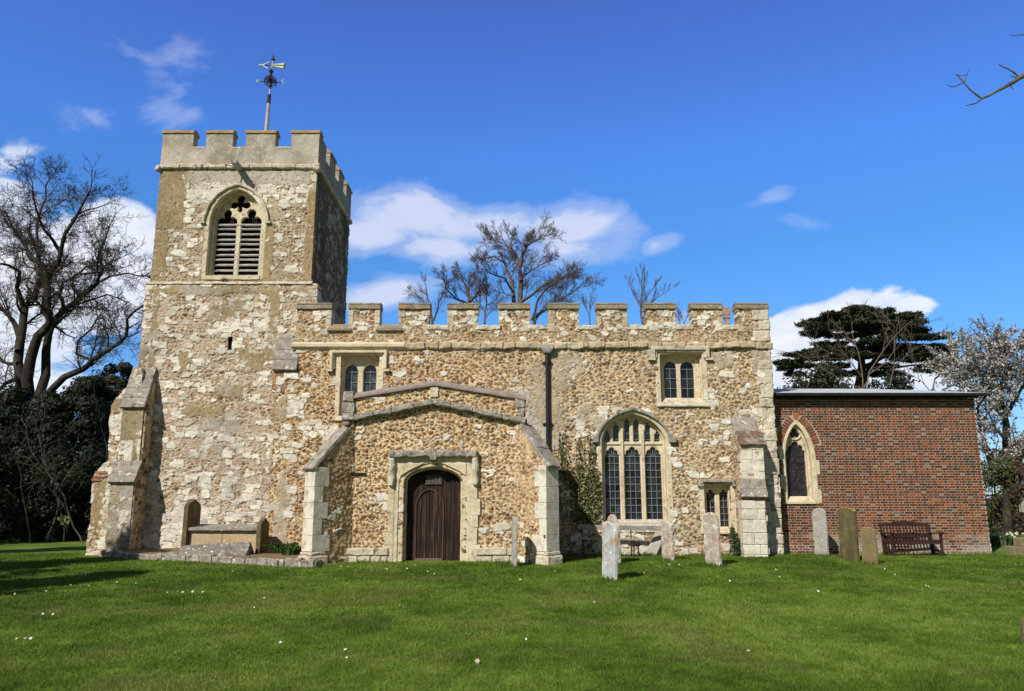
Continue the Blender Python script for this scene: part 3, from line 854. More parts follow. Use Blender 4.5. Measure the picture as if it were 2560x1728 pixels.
# south buttress
LB = (PX(279, 1203, 23.1), PX(336, 1203, 23.1)); LBz = PZ(1203, 23.1)
UB = (PX(309, 1016, 23.38), PX(361, 1016, 23.38)); UBz = PZ(1016, 23.38); UT = PZ(921, YT); LT = PZ(1155, 23.38)
sb_boxes = bx([(270, 300, 1205, 1375, .9), (300, 336, 1205, 1275, .9), (268, 330, 1335, 1376, 1), (318, 336, 1240, 1340, .7)], 23.1)
f_sb = rubble(54, (.13, .09), P_GREY, P_TAN, .4, cov=.9, block=(.4, .25), render=lambda U, V: softbox(U, V, sb_boxes, 55, .08), rcol=np.array((.34, .28, .19)), rcol2=np.array((.40, .37, .32)), dirt=.3)
but = sheet('buttress', (0, 23.1, 0), (1, 0), LB[0], LB[1], -.2, LBz, .02, None, f_sb, .5, M_WALL, church)
mid_boxes = bx([(303, 360, 1016, 1100, 1), (330, 345, 1100, 1160, .7)], 23.38)
f_sm = rubble(56, (.13, .09), P_GREY, P_TAN, .4, cov=.95, block=(.4, .25), render=lambda U, V: softbox(U, V, mid_boxes, 57, .08), rcol=np.array((.31, .25, .15)), dirt=.3)
sheet('upper_stage', (0, 23.38, 0), (1, 0), UB[0], UB[1], LBz - .1, UBz, .02, None, f_sm, .3, M_WALL, but)
prof = [(23.1, -.2), (YT + .05, -.2), (YT + .05, UT), (23.38, UBz), (23.38, LT), (23.1, LBz)]
f_ss = rubble(58, (.16, .12), np.array([(.10, .055, .035), (.16, .09, .05), (.2, .13, .08), (.08, .05, .035)]), P_GREY, .3, mortar=np.array((.52, .42, .27)), cov=.75, block=(.45, .26), cream=np.array((.58, .48, .31)), dirt=.6)
sheet('side_wall', (LB[1], 0, 0), (0, 1), 23.1, YT + .05, -.2, UT, .02, lambda U, V: inpoly(U, V, prof), f_ss, .4, M_WALL, but)
sheet('side_wall', (LB[0], 47.0, 0), (0, -1), 23.1, YT + .05, -.2, UT, .05, lambda U, V: inpoly(47.0 - U, V, prof), f_ss, .2, M_WALL, but)
def weather(parent, x0, x1, yf, zf, yb, zb_, n, mat, name='weathering', th=.07, over=.05, seed=0, step=.0015):
    m_ = MB(); d = Vector((0, yb - yf, zb_ - zf)); L = d.length; a = math.atan2(d.z, d.y)
    for i in range(n):
        M = Matrix.Translation((0, yf + d.y * i / n, zf + d.z * i / n)) @ Matrix.Rotation(a, 4, 'X')
        m_.box(x0 - over, x1 + over, -.07, L / n + .004, -.03 + step * i, th + step * i, M @ Matrix.Rotation(R(-2.2), 4, 'X'))
    return m_.build(name, mat, parent, .008, (.012, 5, .1), seed=seed)
weather(but, UB[0], UB[1], 23.34, UBz, YT, UT, 4, M_GREYST)
weather(but, LB[0], LB[1], 23.06, LBz, 23.40, LT, 2, M_GREYST, seed=3)
mb = MB(); mb.box(LB[0] - .03, LB[1] + .03, 23.05, 23.2, LBz - .045, LBz - .005); mb.build('tile_course', M_TILE, but, .004)
# pilaster remnant between tower and nave, with its weathered head
PLX = (PX(683, 900, 23.5), PX(741, 900, 23.5))
zt1, zt0 = PZ(860, YT), PZ(920, 23.5)
weather(church, PLX[0], PLX[1], 23.53, zt0, 23.76, zt1 + .15, 3, M_GREYST, 'pilaster_weathering', .05, .02, 7)
def f_bp(U, V):
    row = np.floor(V / .062); fx = (U + .11 * (row % 2)) / .21
    mor = ((V / .062 - row) < .2) | ((fx - np.floor(fx)) < .06)
    n_ = fbm(U * 9, V * 9, 4, 4); w_ = sst(.5, .7, fbm(U * 3, V * 3, 14, 4))[..., None]
    c_ = np.array((.30, .15, .08)) * (.5 + h2(np.floor(fx), row, 5) * .6 + n_ * .3)[..., None]
    c_ = c_ * (1 - w_) + np.array((.42, .33, .22)) * w_
    return np.where(mor, 0, .008) + n_ * .02, np.where(mor[..., None], np.array((.48, .36, .23)), c_)
sheet('brick_patch', (0, 23.60, 0), (1, 0), PLX[0] - .01, PLX[1] - .10, PZ(972, 23.5), zt0 + .02, .02, lambda U, V: U < PLX[1] - .12 - .22 * fbm(V * 4, V * 0, 2, 3), f_bp, .2, M_WALL, church)

# ---- nave
NX0, NX1 = PX(683, 1100, YN), 7.85
ZS0, ZS1 = 6.17, 6.37
BW = dict(x0=PX(1505, 1200, YN), x1=PX(1667, 1200, YN), zb=PZ(1305, YN), zs=PZ(1098, YN), zt=PZ(1034, YN))
W1 = (PX(851, 960, YN), PX(947, 960, YN), PZ(1040, YN), PZ(890, YN))
W2 = (PX(1651, 945, YN), PX(1757, 945, YN), PZ(1005, YN), PZ(886, YN))
W3 = (PX(1762, 1270, YN), PX(1828, 1270, YN), PZ(1322, YN), PZ(1212, YN))
big_arch = archp(BW['x0'] - .04, BW['x1'] + .04, BW['zb'], BW['zs'], BW['zt'] + .04, 12, .62)
XLU = PX(741, 880, YN)
def nave_mask(U, V):
    r = (U > XLU) | (V < zt0 - .05)
    r &= ~inpoly(U, V, big_arch)
    for w in (W1, W2, W3): r &= ~((U > w[0]) & (U < w[1]) & (V > w[2]) & (V < w[3]))
    # worn right-hand corner
    r &= U < NX1 - .10 * fbm(V * 2.5, V * 0, 3, 3)
    return r
n_boxes = bx([(1315, 1420, 880, 1130, .55), (1370, 1470, 880, 960, .45), (1440, 1500, 1010, 1060, .5), (1770, 1840, 870, 915, .75), (1600, 1650, 860, 890, .6), (1880, 1945, 870, 930, .8), (685, 715, 1180, 1400, .9), (683, 720, 980, 1060, .85),
              (1290, 1360, 980, 1080, .6), (1690, 1760, 1030, 1070, .3), (1480, 1512, 1040, 1080, .6), (1680, 1780, 1020, 1180, .38), (880, 960, 1060, 1200, .3), (700, 765, 1350, 1400, .8)], YN)
n_cov_b = bx([(715, 760, 1000, 1045), (760, 850, 1050, 1090), (700, 740, 1180, 1300, .7), (1440, 1520, 1020, 1100, .8), (1740, 1790, 970, 1010, .9), (1890, 1960, 1000, 1390, .8), (1895, 1945, 870, 1010, .95), (1770, 1830, 1050, 1120, .5), (1690, 1860, 1300, 1400, .3),
              (1480, 1700, 1320, 1400, .45), (770, 800, 780, 850, .9), (690, 760, 1060, 1190, .45), (1640, 1700, 970, 1010, .6)], YN)
def n_cov(U, V):
    return np.clip(.10 + softbox(U, V, n_cov_b, 62, .12, .08), 0, .95)
f_nave = rubble(61, (.130, .096), P_OCHRE * np.array((1.0, .98, .96)), P_GREY * 1.0, lambda U, V: np.clip(.18 + .62 * sst(-2.0, 2.5, U), 0, 1), cov=n_cov,
                render=lambda U, V: softbox(U, V, n_boxes, 63, .28, .12), rcol=np.array((.43, .345, .235)), rcol2=np.array((.52, .48, .41)), dirt=.26, pr=(.335, .15), mortar=np.array((.60, .455, .265)), smear=.16)
nave = sheet('nave', (0, YN, 0), (1, 0), NX0, NX1, -.2, ZS0 + .02, .016, nave_mask, f_nave, .45, M_WALL, church)
mb = MB()
mb.box(NX0 + .6, NX1 - .12, YN + .62, YN + 7, -.2, 6.2)
mb.box(XLU + .1, NX1 - .12, YN + .4, YN + 7, 6.2, 6.75)
mb.build('core_wall', M_PLAIN, nave)
sheet('side_wall', (NX1 - .03, YN, 0), (0, 1), .03, 7, -.2, 7.4, .05, None, rubble(66, (.14, .1), P_TAN, P_GREY, .5, cov=.3), .3, M_WALL, nave)
# parapet and merlons
NM = [(740, 830), (871, 951), (996.5, 1076), (1117.6, 1197), (1246, 1326), (1370, 1449), (1491, 1569), (1613, 1691), (1727, 1807), (1841, 1922)]
YNP = YN + .02
NM = [(PX(a, 790, YNP), PX(b_, 790, YNP)) for a, b_ in NM]
NC0, NCT = 6.86, 7.42
f_np = rubble(71, (.105, .070), P_OCHRE, P_TAN, .45, cov=lambda U, V: .12 + .25 * sst(6.5, 7.0, V), block=(.26, .16), dirt=.3, mortar=np.array((.54, .425, .27)), smear=.2)
nm_in = [(a + .03, b_ - .03) for a, b_ in NM]
def np_mask(U, V):
    r = V < NC0 + (fbm(U * 2.4, U * 0, 8, 3) - .5) * .06 * (U > -2.3)
    for a, b_ in nm_in: r = r | ((U > a) & (U < b_))
    return r
par = sheet('parapet', (0, YNP, 0), (1, 0), NM[0][0] + .03, NX1 - .02, ZS1 - .03, NCT, .02, np_mask, f_np, .36, M_WALL, nave, True)
sheet('parapet', (NX1 - .02, YNP, 0), (0, 1), .01, 6.9, ZS1 - .03, NC0 + .2, .05, None, f_np, .3, M_WALL, nave, True)
rng = random.Random(3)
for i, (a, b_) in enumerate(nm_in):                 # dressed stones on the merlon sides
    for s in (0, 1):
        if i == 0 and s == 0: continue
        mb = MB()
        z = NC0 - .16
        while z < NCT - .03:
            hh = min(rng.uniform(.16, .30), NCT - .004 - z); w = rng.uniform(.07, .19) if i > 1 else .13
            if i > 1 and rng.random() < .3: z += hh; continue
            if hh < .05: break
            if s == 0: mb.box(a - .022, a + w, YNP - .026 - rng.random() * .012, YNP + .37, z, z + hh - .008)
            else: mb.box(b_ - w, b_ + .022, YNP - .026 - rng.random() * .012, YNP + .37, z, z + hh - .008)
            z += hh
        if mb.v: mb.build('merlon_quoin', M_STRING if i > 1 else M_OLDST, nave, .01, (.012, 6, .1), seed=i * 2 + s)
for i, (a, b_) in enumerate(NM):
    mb = MB()
    poly = [(-.085, -.015), (.45, -.015), (.45, .105), (.38, .16), (.36, .215), (.10, .215), (-.045, .165), (-.045, .135), (-.02, .125), (-.085, .095)]
    x0_, x1_ = a, b_
    n_ = len(poly)
    vs = [(x0_, YNP + p, NCT + .003 + q) for p, q in poly] + [(x1_, YNP + p, NCT + .003 + q) for p, q in poly]
    mb.add(vs, [tuple(range(n_)), tuple(range(2 * n_ - 1, n_ - 1, -1))] + [(k, k + n_, (k + 1) % n_ + n_, (k + 1) % n_) for k in range(n_)])
    mb.build('coping', M_COPE, nave, .006, (.012, 4, .18), seed=i)
for i in range(9):
    a, b_ = NM[i][1] - .03, NM[i + 1][0] + .03
    mb = MB()
    if i < 2:
        mb.add([(a - .09, YNP - .10, NC0 - .14), (b_ + .09, YNP - .10, NC0 - .14), (b_ + .09, YNP + .38, NC0 - .14), (a - .09, YNP + .38, NC0 - .14), (a - .09, YNP - .10, NC0 - .06), (b_ + .09, YNP - .10, NC0 - .06), (b_ - .03, YNP + .05, NC0 + .09), (a + .03, YNP + .05, NC0 + .09), (b_ - .03, YNP + .37, NC0 + .09), (a + .03, YNP + .37, NC0 + .09)],
               [(3, 2, 1, 0), (0, 1, 5, 4), (4, 5, 6, 7), (7, 6, 8, 9), (1, 2, 8, 6, 5), (3, 0, 4, 7, 9), (2, 3, 9, 8)])
        mb.build('crenel_sill', M_COPE, nave, .008, (.008, 5, .15), seed=i)
    else:
        mb.box(a - .06, b_ + .05, YNP - .055, YNP + .38, NC0 - .11, NC0 + .05)
        mb.build('crenel_sill', M_OLDST, nave, .03, (.035, 4.5, .09), seed=i)
# string course: clean on the left, worn stones on the right
mb = MB()
sx0 = NM[0][0] - .05; sx1 = PX(1013, 865, YN)
sx1 = PX(1012, 865, YN)
for (a, b_) in ((sx0, PX(812, 865, YN) - .005), (PX(812, 865, YN), sx1)):
    vs = []
    poly = [(-.04, ZS0 - .04), (-.04, ZS0), (-.13, ZS0 + .05), (-.13, ZS0 + .13), (-.05, ZS1), (.1, ZS1), (.1, ZS0 - .04)]
    n_ = len(poly)
    vs = [(a, YN + p, q) for p, q in poly] + [(b_, YN + p, q) for p, q in poly]
    mb.add(vs, [tuple(range(n_)), tuple(range(2 * n_ - 1, n_ - 1, -1))] + [(k, k + n_, (k + 1) % n_ + n_, (k + 1) % n_) for k in range(n_)])
mb.build('string_course', M_CREAM, nave, 0, (.006, 5, .2))
mb = MB(); x = sx1 + .01; rng = random.Random(9)
while x < NX1 + .05:
    w = min(rng.uniform(.35, .95), NX1 + .06 - x); t = rng.uniform(-.02, .02)
    mb.box(x, x + w - .012, YN - .12 - t, YN + .1, ZS0 - .01 + t, ZS1 - .01 + t * .5); x += w
mb.build('string_course', M_STRING, nave, .035, (.045, 3.2, .10), seed=2)
# corner quoins on the right-hand end
mb = MB(); z = .05; i = 0; rng = random.Random(12)
while z < NCT - .05:
    hh = min(rng.uniform(.28, .5), NCT - z)
    if z < ZS0 < z + hh: hh = ZS0 - z - .02
    if abs(z - ZS0) < .03: z = ZS1; continue
    w = .42 if i % 2 else .24
    if z > 3.7 and z < 5.6: w = .34
    if z > 1.2 and z < 3.2 and i % 3 == 0: z += hh; i += 1; continue
    mb.box(NX1 - w - rng.uniform(.05, .12), NX1 - rng.uniform(0, .06), YN - .035 - rng.random() * .025, YN + .4, z, z + hh - .012); z += hh; i += 1
mb.build('quoins', M_OLDST, nave, .03, (.035, 3.5, .11), seed=4)
# gable cross behind the parapet
mb = MB(); c = PT(1815, 770, 25.5)
mb.box(c.x - .07, c.x + .07, 25.43, 25.57, 6.7, 7.55); mb.box(c.x - .13, c.x + .13, 25.41, 25.59, 7.55, 7.62)
mb.add([(c.x + p[0], 25.44, 7.62 + p[1]) for p in ((-.05, 0), (.05, 0), (.14, .13), (.15, .24), (.06, .33), (-.07, .33), (-.14, .22), (-.13, .11))] + [(c.x + p[0], 25.56, 7.62 + p[1]) for p in ((-.05, 0), (.05, 0), (.14, .13), (.15, .24), (.06, .33), (-.07, .33), (-.14, .22), (-.13, .11))],
       [tuple(range(8)), tuple(range(15, 7, -1))] + [(k, k + 8, (k + 1) % 8 + 8, (k + 1) % 8) for k in range(8)])
mb.build('gable_cross', stone('pinkish_cross_stone', [(0.3, (.30, .20, .15)), (0.7, (.42, .32, .25))], 6, [], .8, 20), church, .015, (.02, 7, .08))
mb = MB()
mb.add([(XLU + .2, YN + .5, 6.62), (NX1 - .2, YN + .5, 6.62), (NX1 - .2, YN + 3.7, 6.95), (XLU + .2, YN + 3.7, 6.95), (NX1 - .2, YN + 6.8, 6.62), (XLU + .2, YN + 6.8, 6.62)], [(0, 1, 2, 3), (3, 2, 4, 5)])
mb.build('roof', M_LEAD, nave)

def glazing(parent, lights, Yg, dx, dz, mat=M_GLASS, tilt=.012, name='glass', came=.016, seed=0):
    """one glass part per light: panes (each a slightly tilted quad) with lead cames in front; lights = [(x0,x1,z0,z1)]"""
    rg = random.Random(seed)
    for (a, b_, z0, z1) in lights:
        g = MB(); c = MB()
        nx = max(1, int(round((b_ - a) / dx))); nz = max(1, int(round((z1 - z0) / dz)))
        for i in range(nx):
            for k in range(nz):
                xa = a + (b_ - a) * i / nx; xb = a + (b_ - a) * (i + 1) / nx; za = z0 + (z1 - z0) * k / nz; zb2 = z0 + (z1 - z0) * (k + 1) / nz
                t1, t2 = rg.uniform(-tilt, tilt), rg.uniform(-tilt, tilt)
                g.add([(xa, Yg + t1 + t2, za), (xb, Yg - t1 + t2, za), (xb, Yg - t1 - t2, zb2), (xa, Yg + t1 - t2, zb2)], [(0, 1, 2, 3)])
        for i in range(1, nx): c.box(a + (b_ - a) * i / nx - came / 2, a + (b_ - a) * i / nx + came / 2, Yg - .035, Yg - .02, z0, z1)
        for k in range(0, nz + 1): c.box(a, b_, Yg - .040, Yg - .022, z0 + (z1 - z0) * k / nz - came / 2, z0 + (z1 - z0) * k / nz + came / 2)
        go = g.build(name, mat, parent)
        c.build('lead_cames', M_CAME, parent)

# ---- great three-light window
x0, x1, zb, zs, zt = BW['x0'], BW['x1'], BW['zb'], BW['zs'], BW['zt']
BL = .62
win = MB()
addgeo(win, plate_geo(archp(x0 - .14, x1 + .16, zb - .05, zs, zt + .12, 14, BL), [archp(x0 + .01, x1 - .01, zb, zs, zt - .01, 14, BL)], YN - .03, YN + .14, .012))
addgeo(win, plate_geo(archp(x0 - .05, x1 + .05, zb - .04, zs, zt + .03, 14, BL), [archp(x0 + .06, x1 - .06, zb + .01, zs, zt - .06, 14, BL)], YN + .14, YN + .25, .012))
LX = [(PX(1512, 1200, YN + .3) , PX(1549.5, 1200, YN + .3)), (PX(1562, 1200, YN + .3), PX(1602, 1200, YN + .3)), (PX(1614, 1200, YN + .3), PX(1654, 1200, YN + .3))]
ztrans = PZ(1110, YN + .3); zl = PZ(1143, YN + .3); zlb = PZ(1299, YN + .3)
holes = [lightp(a, b_, zlb, zl, (b_ - a) * .62, 'cinq') for a, b_ in LX]
for (ua, ub, vt) in ((1509.5, 1523, 1064), (1532, 1547, 1048), (1560, 1574, 1036), (1583, 1597.5, 1036), (1612, 1625.5, 1046), (1635, 1649, 1062)):
    a, b_ = PX(ua, 1090, YN + .3), PX(ub, 1090, YN + .3); vv = vt
    lim = archp(x0 + .05, x1 - .05, zb, zs, zt - .07, 14, BL)
    while True:                                       # keep every little light inside the arch
        zh = PZ(vv + 12, YN + .3)
        hp = lightp(a, b_, PZ(1104.5, YN + .3), zh, PZ(vv, YN + .3) - zh, 'tre')
        q = np.array(hp)
        if inpoly(q[:, 0], q[:, 1], lim).all() or vv > 1090: break
        vv += 1
    holes.append(hp)
addgeo(win, plate_geo(archp(x0 + .0, x1 - .0, zb - .03, zs, zt - .02, 14, BL), holes, YN + .24, YN + .36, .022))
for (a, b_) in ((LX[0][1], LX[1][0]), (LX[1][1], LX[2][0])):
    win.box((a + b_) / 2 - .035, (a + b_) / 2 + .035, YN + .17, YN + .25, zb, ztrans + .45)
win.box(x0 + .05, x1 - .05, YN + .20, YN + .26, ztrans - .02, ztrans + .035)
win = win.build('great_window', M_CREAM, church, 0, (.004, 5, .2))
mb = MB(); addgeo(mb, hood_arch(x0 - .10, x1 + .10, zs + .02, zt + .09, .085, YN - .13, YN + .02, 0, BL))
mb.box(x0 - .26, x0 - .10, YN - .14, YN + .02, zs - .10, zs + .03); mb.box(x1 + .10, x1 + .30, YN - .14, YN + .02, zs - .10, zs + .06)
mb.build('hood_mould', M_GREYST, win, 0, (.006, 6, .12))
mb = MB()
for i, (a, b_) in enumerate(LX):
    mb.add([(a - .09, YN - .10, zb - .16), (b_ + .09, YN - .10, zb - .16), (b_ + .09, YN + .24, zb - .16), (a - .09, YN + .24, zb - .16), (a - .09, YN - .10, zb - .08), (b_ + .09, YN - .10, zb - .08), (b_ + .02, YN + .24, zlb + .01), (a - .02, YN + .24, zlb + .01)],
           [(3, 2, 1, 0), (4, 5, 6, 7), (0, 1, 5, 4), (1, 2, 6, 5), (2, 3, 7, 6), (3, 0, 4, 7)])
mb.box(x0 - .12, x1 + .14, YN - .05, YN + .2, zb - .30, zb - .165)
mb.build('sill', stone('pinkish_sill', [(0.3, (.42, .36, .31)), (0.7, (.58, .53, .48))], 5, [((.68, .66, .63), 14, .58, .66)], .6, 25), win, .012, (.012, 5, .12))
glazing(win, [(a + .0, b_ - .0, zlb, zl + .02) for a, b_ in LX], YN + .33, .142, .198, M_GLASS, .016, seed=1)
mb = MB(); mb.box(x0, x1, YN + .345, YN + .36, zb, zt); 
mb.build('glass', M_GLASS, win)
mb = MB()
for a, b_ in LX:
    c = (a + b_) / 2
    for t in (-.75, -.38, 0, .38, .75):
        mb.bar((c + t * .07, YN + .335, zl + .02), (c + t * .30, YN + .335, zl + .28), .014, .01)
for vv in (1083, 1099): mb.box(x0 + .05, x1 - .05, YN + .33, YN + .34, PZ(vv, YN + .3) - .007, PZ(vv, YN + .3) + .007)
mb.build('lead_cames', M_CAME, win)

# ---- two-light square-headed windows
def square_window(name, w, lights, zhead, zlb, hood, hoodbot, mat_sur, kind, glass, Y=YN, sill=None, seed=0, dx=.16, dz=.27, hoodmat=None, rec=.24, risef=1.0, hw_=.09):
    a, b_, z0, z1 = w
    m_ = MB()
    addgeo(m_, plate_geo(rectp(a - .14, b_ + .14, z0 - .12, z1 + .13), [rectp(a, b_, z0, z1)], Y - .03, Y + .10, .012))
    addgeo(m_, plate_geo(rectp(a - .04, b_ + .04, z0 - .05, z1 + .04), [rectp(a + .035, b_ - .035, z0, z1 - .035)], Y + .10, Y + rec, .012))
    holes = [lightp(p, q, zlb, zhead - (q - p) / 2 * risef, (q - p) / 2 * risef, kind) for p, q in lights]
    addgeo(m_, plate_geo(rectp(a - .02, b_ + .02, z0 - .03, z1 + .0), holes, Y + rec - .01, Y + rec + .13, .022))
    o_ = m_.build(name, mat_sur, church, 0, (.005, 5, .2), seed=seed)
    if hood:
        h0, h1, ht = hood
        h_ = MB()
        addgeo(h_, plate_geo([(h0, hoodbot), (h0 + hw_, hoodbot), (h0 + hw_, ht - hw_), (h1 - hw_, ht - hw_), (h1 - hw_, hoodbot), (h1, hoodbot), (h1, ht), (h0, ht)], [], Y - .14, Y + .02, .02))
        addgeo(h_, plate_geo([(h0 + hw_ * .8, hoodbot), (h0 + hw_ * 1.5, hoodbot), (h0 + hw_ * 1.5, ht - hw_ * 1.5), (h1 - hw_ * 1.5, ht - hw_ * 1.5), (h1 - hw_ * 1.5, hoodbot), (h1 - hw_ * .8, hoodbot), (h1 - hw_ * .8, ht - hw_ * .8), (h0 + hw_ * .8, ht - hw_ * .8)], [], Y - .08, Y + .02, .015))
        h_.box(h0 - .08, h0 + hw_, Y - .13, Y + .02, hoodbot - .07, hoodbot); h_.box(h1 - hw_, h1 + .08, Y - .13, Y + .02, hoodbot - .07, hoodbot)
        h_.build('hood_mould', hoodmat or mat_sur, o_, 0, (.006, 5, .15), seed=seed)
    s_ = MB()
    s_.add([(a - .14, Y - .09, z0 - .15), (b_ + .14, Y - .09, z0 - .15), (b_ + .14, Y + rec, z0 - .15), (a - .14, Y + rec, z0 - .15), (a - .14, Y - .09, z0 - .09), (b_ + .14, Y - .09, z0 - .09), (b_ - .02, Y + rec, zlb + .005), (a + .02, Y + rec, zlb + .005)],
           [(3, 2, 1, 0), (4, 5, 6, 7), (0, 1, 5, 4), (1, 2, 6, 5), (2, 3, 7, 6), (3, 0, 4, 7)])
    s_.build('sill', sill or mat_sur, o_, .01, (.008, 5, .15), seed=seed)
    glazing(o_, [(p + .0, q - .0, zlb, zhead - (q - p) / 2 * risef + .01) for p, q in lights], Y + rec + .10, dx, dz, glass, .016, seed=seed)
    g_ = MB()
    g_.box(a, b_, Y + rec + .115, Y + rec + .13, z0, z1); g_.build('glass', glass, o_)
    c_ = MB()
    for p, q in lights:
        c = (p + q) / 2; zz = zhead - (q - p) / 2 * risef
        c_.bar((c, Y + rec + .10, zz - .03), (c, Y + rec + .10, zz + .08), .014, .01)
        c_.bar((c, Y + rec + .10, zz + .06), (c - .10, Y + rec + .10, zz + .20), .014, .01); c_.bar((c, Y + rec + .10, zz + .06), (c + .10, Y + rec + .10, zz + .20), .014, .01)
    c_.build('lead_cames', M_CAME, o_)
    return o_
YG = YN + .24
square_window('clerestory_window', W1, [(PX(861, 970, YG), PX(893.6, 970, YG)), (PX(907.6, 970, YG), PX(940, 970, YG))], PZ(912, YG), PZ(1035, YG), (PX(825.5, 880, YN - .1), PX(968, 880, YN - .1), PZ(876, YN - .1)), PZ(924, YN), M_CREAM, 'round', M_GLASS3, seed=11, dx=.19, dz=.29, risef=1.15)
square_window('clerestory_window', W2, [(PX(1660.7, 950, YG), PX(1692, 950, YG)), (PX(1702.5, 950, YG), PX(1735.5, 950, YG))], PZ(904, YG), PZ(995, YG), (PX(1628, 880, YN - .1), PX(1774, 880, YN - .1), PZ(866, YN - .1)), PZ(896, YN), M_CREAM, 'round', M_GLASS, seed=13, dx=.19, dz=.29, hoodmat=M_OLDST, sill=M_OLDST, risef=1.2, hw_=.12)
square_window('low_side_window', W3, [(PX(1767, 1275, YG), PX(1789, 1275, YG)), (PX(1800, 1275, YG), PX(1822, 1275, YG))], PZ(1223, YG), PZ(1317, YG), (PX(1751, 1200, YN - .1), PX(1838, 1200, YN - .1), PZ(1199, YN - .1)), PZ(1210, YN), M_CREAM, 'tre', M_GLASS2, seed=15, dx=.13, dz=.17, hoodmat=M_GREYST, risef=1.3, hw_=.09)

# ---- downpipe
px_ = PX(1369, 1000, YN - .1)
mb = MB(); z0 = 3.0; z1 = PZ(880, YN - .1)
mb.tube([(px_, YN - .11, .1), (px_, YN - .11, z1)], [.062, .062], 10)
pipe = mb.build('downpipe', M_BLACK, church, smooth=False)
mb = MB()
hz = PZ(862, YN - .15)
mb.add([(px_ - .19, YN - .26, hz), (px_ + .19, YN - .26, hz), (px_ + .19, YN, hz), (px_ - .19, YN, hz), (px_ - .19, YN - .26, hz - .12), (px_ + .19, YN - .26, hz - .12), (px_ + .19, YN, hz - .12), (px_ - .19, YN, hz - .12), (px_ - .08, YN - .19, hz - .26), (px_ + .08, YN - .19, hz - .26), (px_ + .08, YN - .02, hz - .26), (px_ - .08, YN - .02, hz - .26)],
       [(0, 1, 2, 3), (1, 0, 4, 5), (2, 1, 5, 6), (3, 2, 6, 7), (0, 3, 7, 4), (5, 4, 8, 9), (6, 5, 9, 10), (7, 6, 10, 11), (4, 7, 11, 8), (11, 10, 9, 8)])
mb.build('hopper', stone('lead_hopper', [(0.3, (.30, .28, .25)), (0.7, (.50, .48, .44))], 5, [((.62, .6, .56), 12, .55, .65)], .6, 20), pipe, .012, (.012, 6, .08))
for vv in (907, 1060):
    mb = MB(); z = PZ(vv, YN - .1)
    mb.tube([(px_, YN - .11, z - .05), (px_, YN - .11, z + .05)], [.078, .078], 10)
    mb.bar((px_ - .15, YN - .06, z), (px_ + .15, YN - .06, z), .05, .05)
    mb.build('pipe_bracket', M_BLACK, pipe)

# ---- south-east buttress of the nave
def ashlar(mb, x0, x1, y0, y1, z0, z1, hmin, hmax, wmin, rg, jit=.012):
    z = z0
    while z < z1 - .02:
        hh = min(rg.uniform(hmin, hmax), z1 - z)
        if z1 - z - hh < .08: hh = z1 - z
        xs_ = [x0]
        if x1 - x0 > wmin * 1.6 and rg.random() < .75: xs_.append(x0 + (x1 - x0) * rg.uniform(.35, .7))
        xs_.append(x1)
        for a, b_ in zip(xs_[:-1], xs_[1:]):
            j = rg.uniform(0, jit)
            mb.box(a + .004, b_ - .004, y0 - j, y1, z + .004, z + hh - .004)
        z += hh
YBF = YN - .80; YBU = YN - .72
bu = (PX(1852, 1150, YBU), PX(1911, 1150, YBU), PZ(1200, YBU), PZ(1108, YBU))
blw = (PX(1866, 1300, YBF), PX(1925, 1300, YBF), PZ(1238, YBF))
mb = MB(); rg = random.Random(8)
ashlar(mb, bu[0] + .0, bu[1], YBU, YBU + .3, bu[2] - .02, bu[3], .22, .36, .3, rg)
but = mb.build('buttress', M_WHITE, church, .014, (.012, 4, .12)); mb = MB()
ashlar(mb, blw[0] - .12, blw[1] - .10, YBF, YBF + .35, -.15, blw[2] - .14, .26, .42, .3, rg, .02)
mb.build('lower_stage', M_WHITE, but, .014, (.012, 4, .12))
prof = [(YBF, -.2), (YN + .05, -.2), (YN + .05, PZ(1045, YN)), (YBU, bu[3]), (YBU, bu[2] + .1), (YBF, blw[2])]
f_bs = rubble(81, (.12, .09), P_TAN, P_GREY, .3, cov=.2, dirt=.2)
sheet('side_wall', (bu[0], 47.0, 0), (0, -1), 47 - YN - .05, 47 - YBF - .02, -.2, PZ(1045, YN), .02, lambda U, V: inpoly(47.0 - U, V, prof), f_bs, .5, M_WALL, but)
sheet('side_wall', (bu[1] - .06, 0, 0), (0, 1), YBF + .05, YN + .05, -.2, PZ(1045, YN), .03, lambda U, V: inpoly(U, V, prof), f_bs, .3, M_WALL, but)
weather(but, bu[0] + .02, bu[1] + .02, YBU - .04, bu[3] - .01, YBU + .36, bu[3] + .36, 5, M_TILE, 'tile_weathering', .03, .04, 0, .005)
weather(but, bu[0] - .02, bu[1] - .06, YBU + .34, bu[3] + .33, YN + .02, PZ(1042, YN), 2, M_GREYST, 'weathering', .05, .02)
weather(but, blw[0] - .10, blw[1] - .08, YBF - .05, blw[2] - .0, YBU + .02, bu[2] + .02, 2, M_GREYST, 'weathering', .05, .03, 5)
mb = MB()
for i in range(3): mb.box(blw[0] - .12, blw[1] - .10, YBF - .004 * i, YBF + .3, blw[2] - .137 + .045 * i, blw[2] - .098 + .045 * i)
mb.build('brick_band', M_BRICKP, but, .004, (.004, 6, .2))

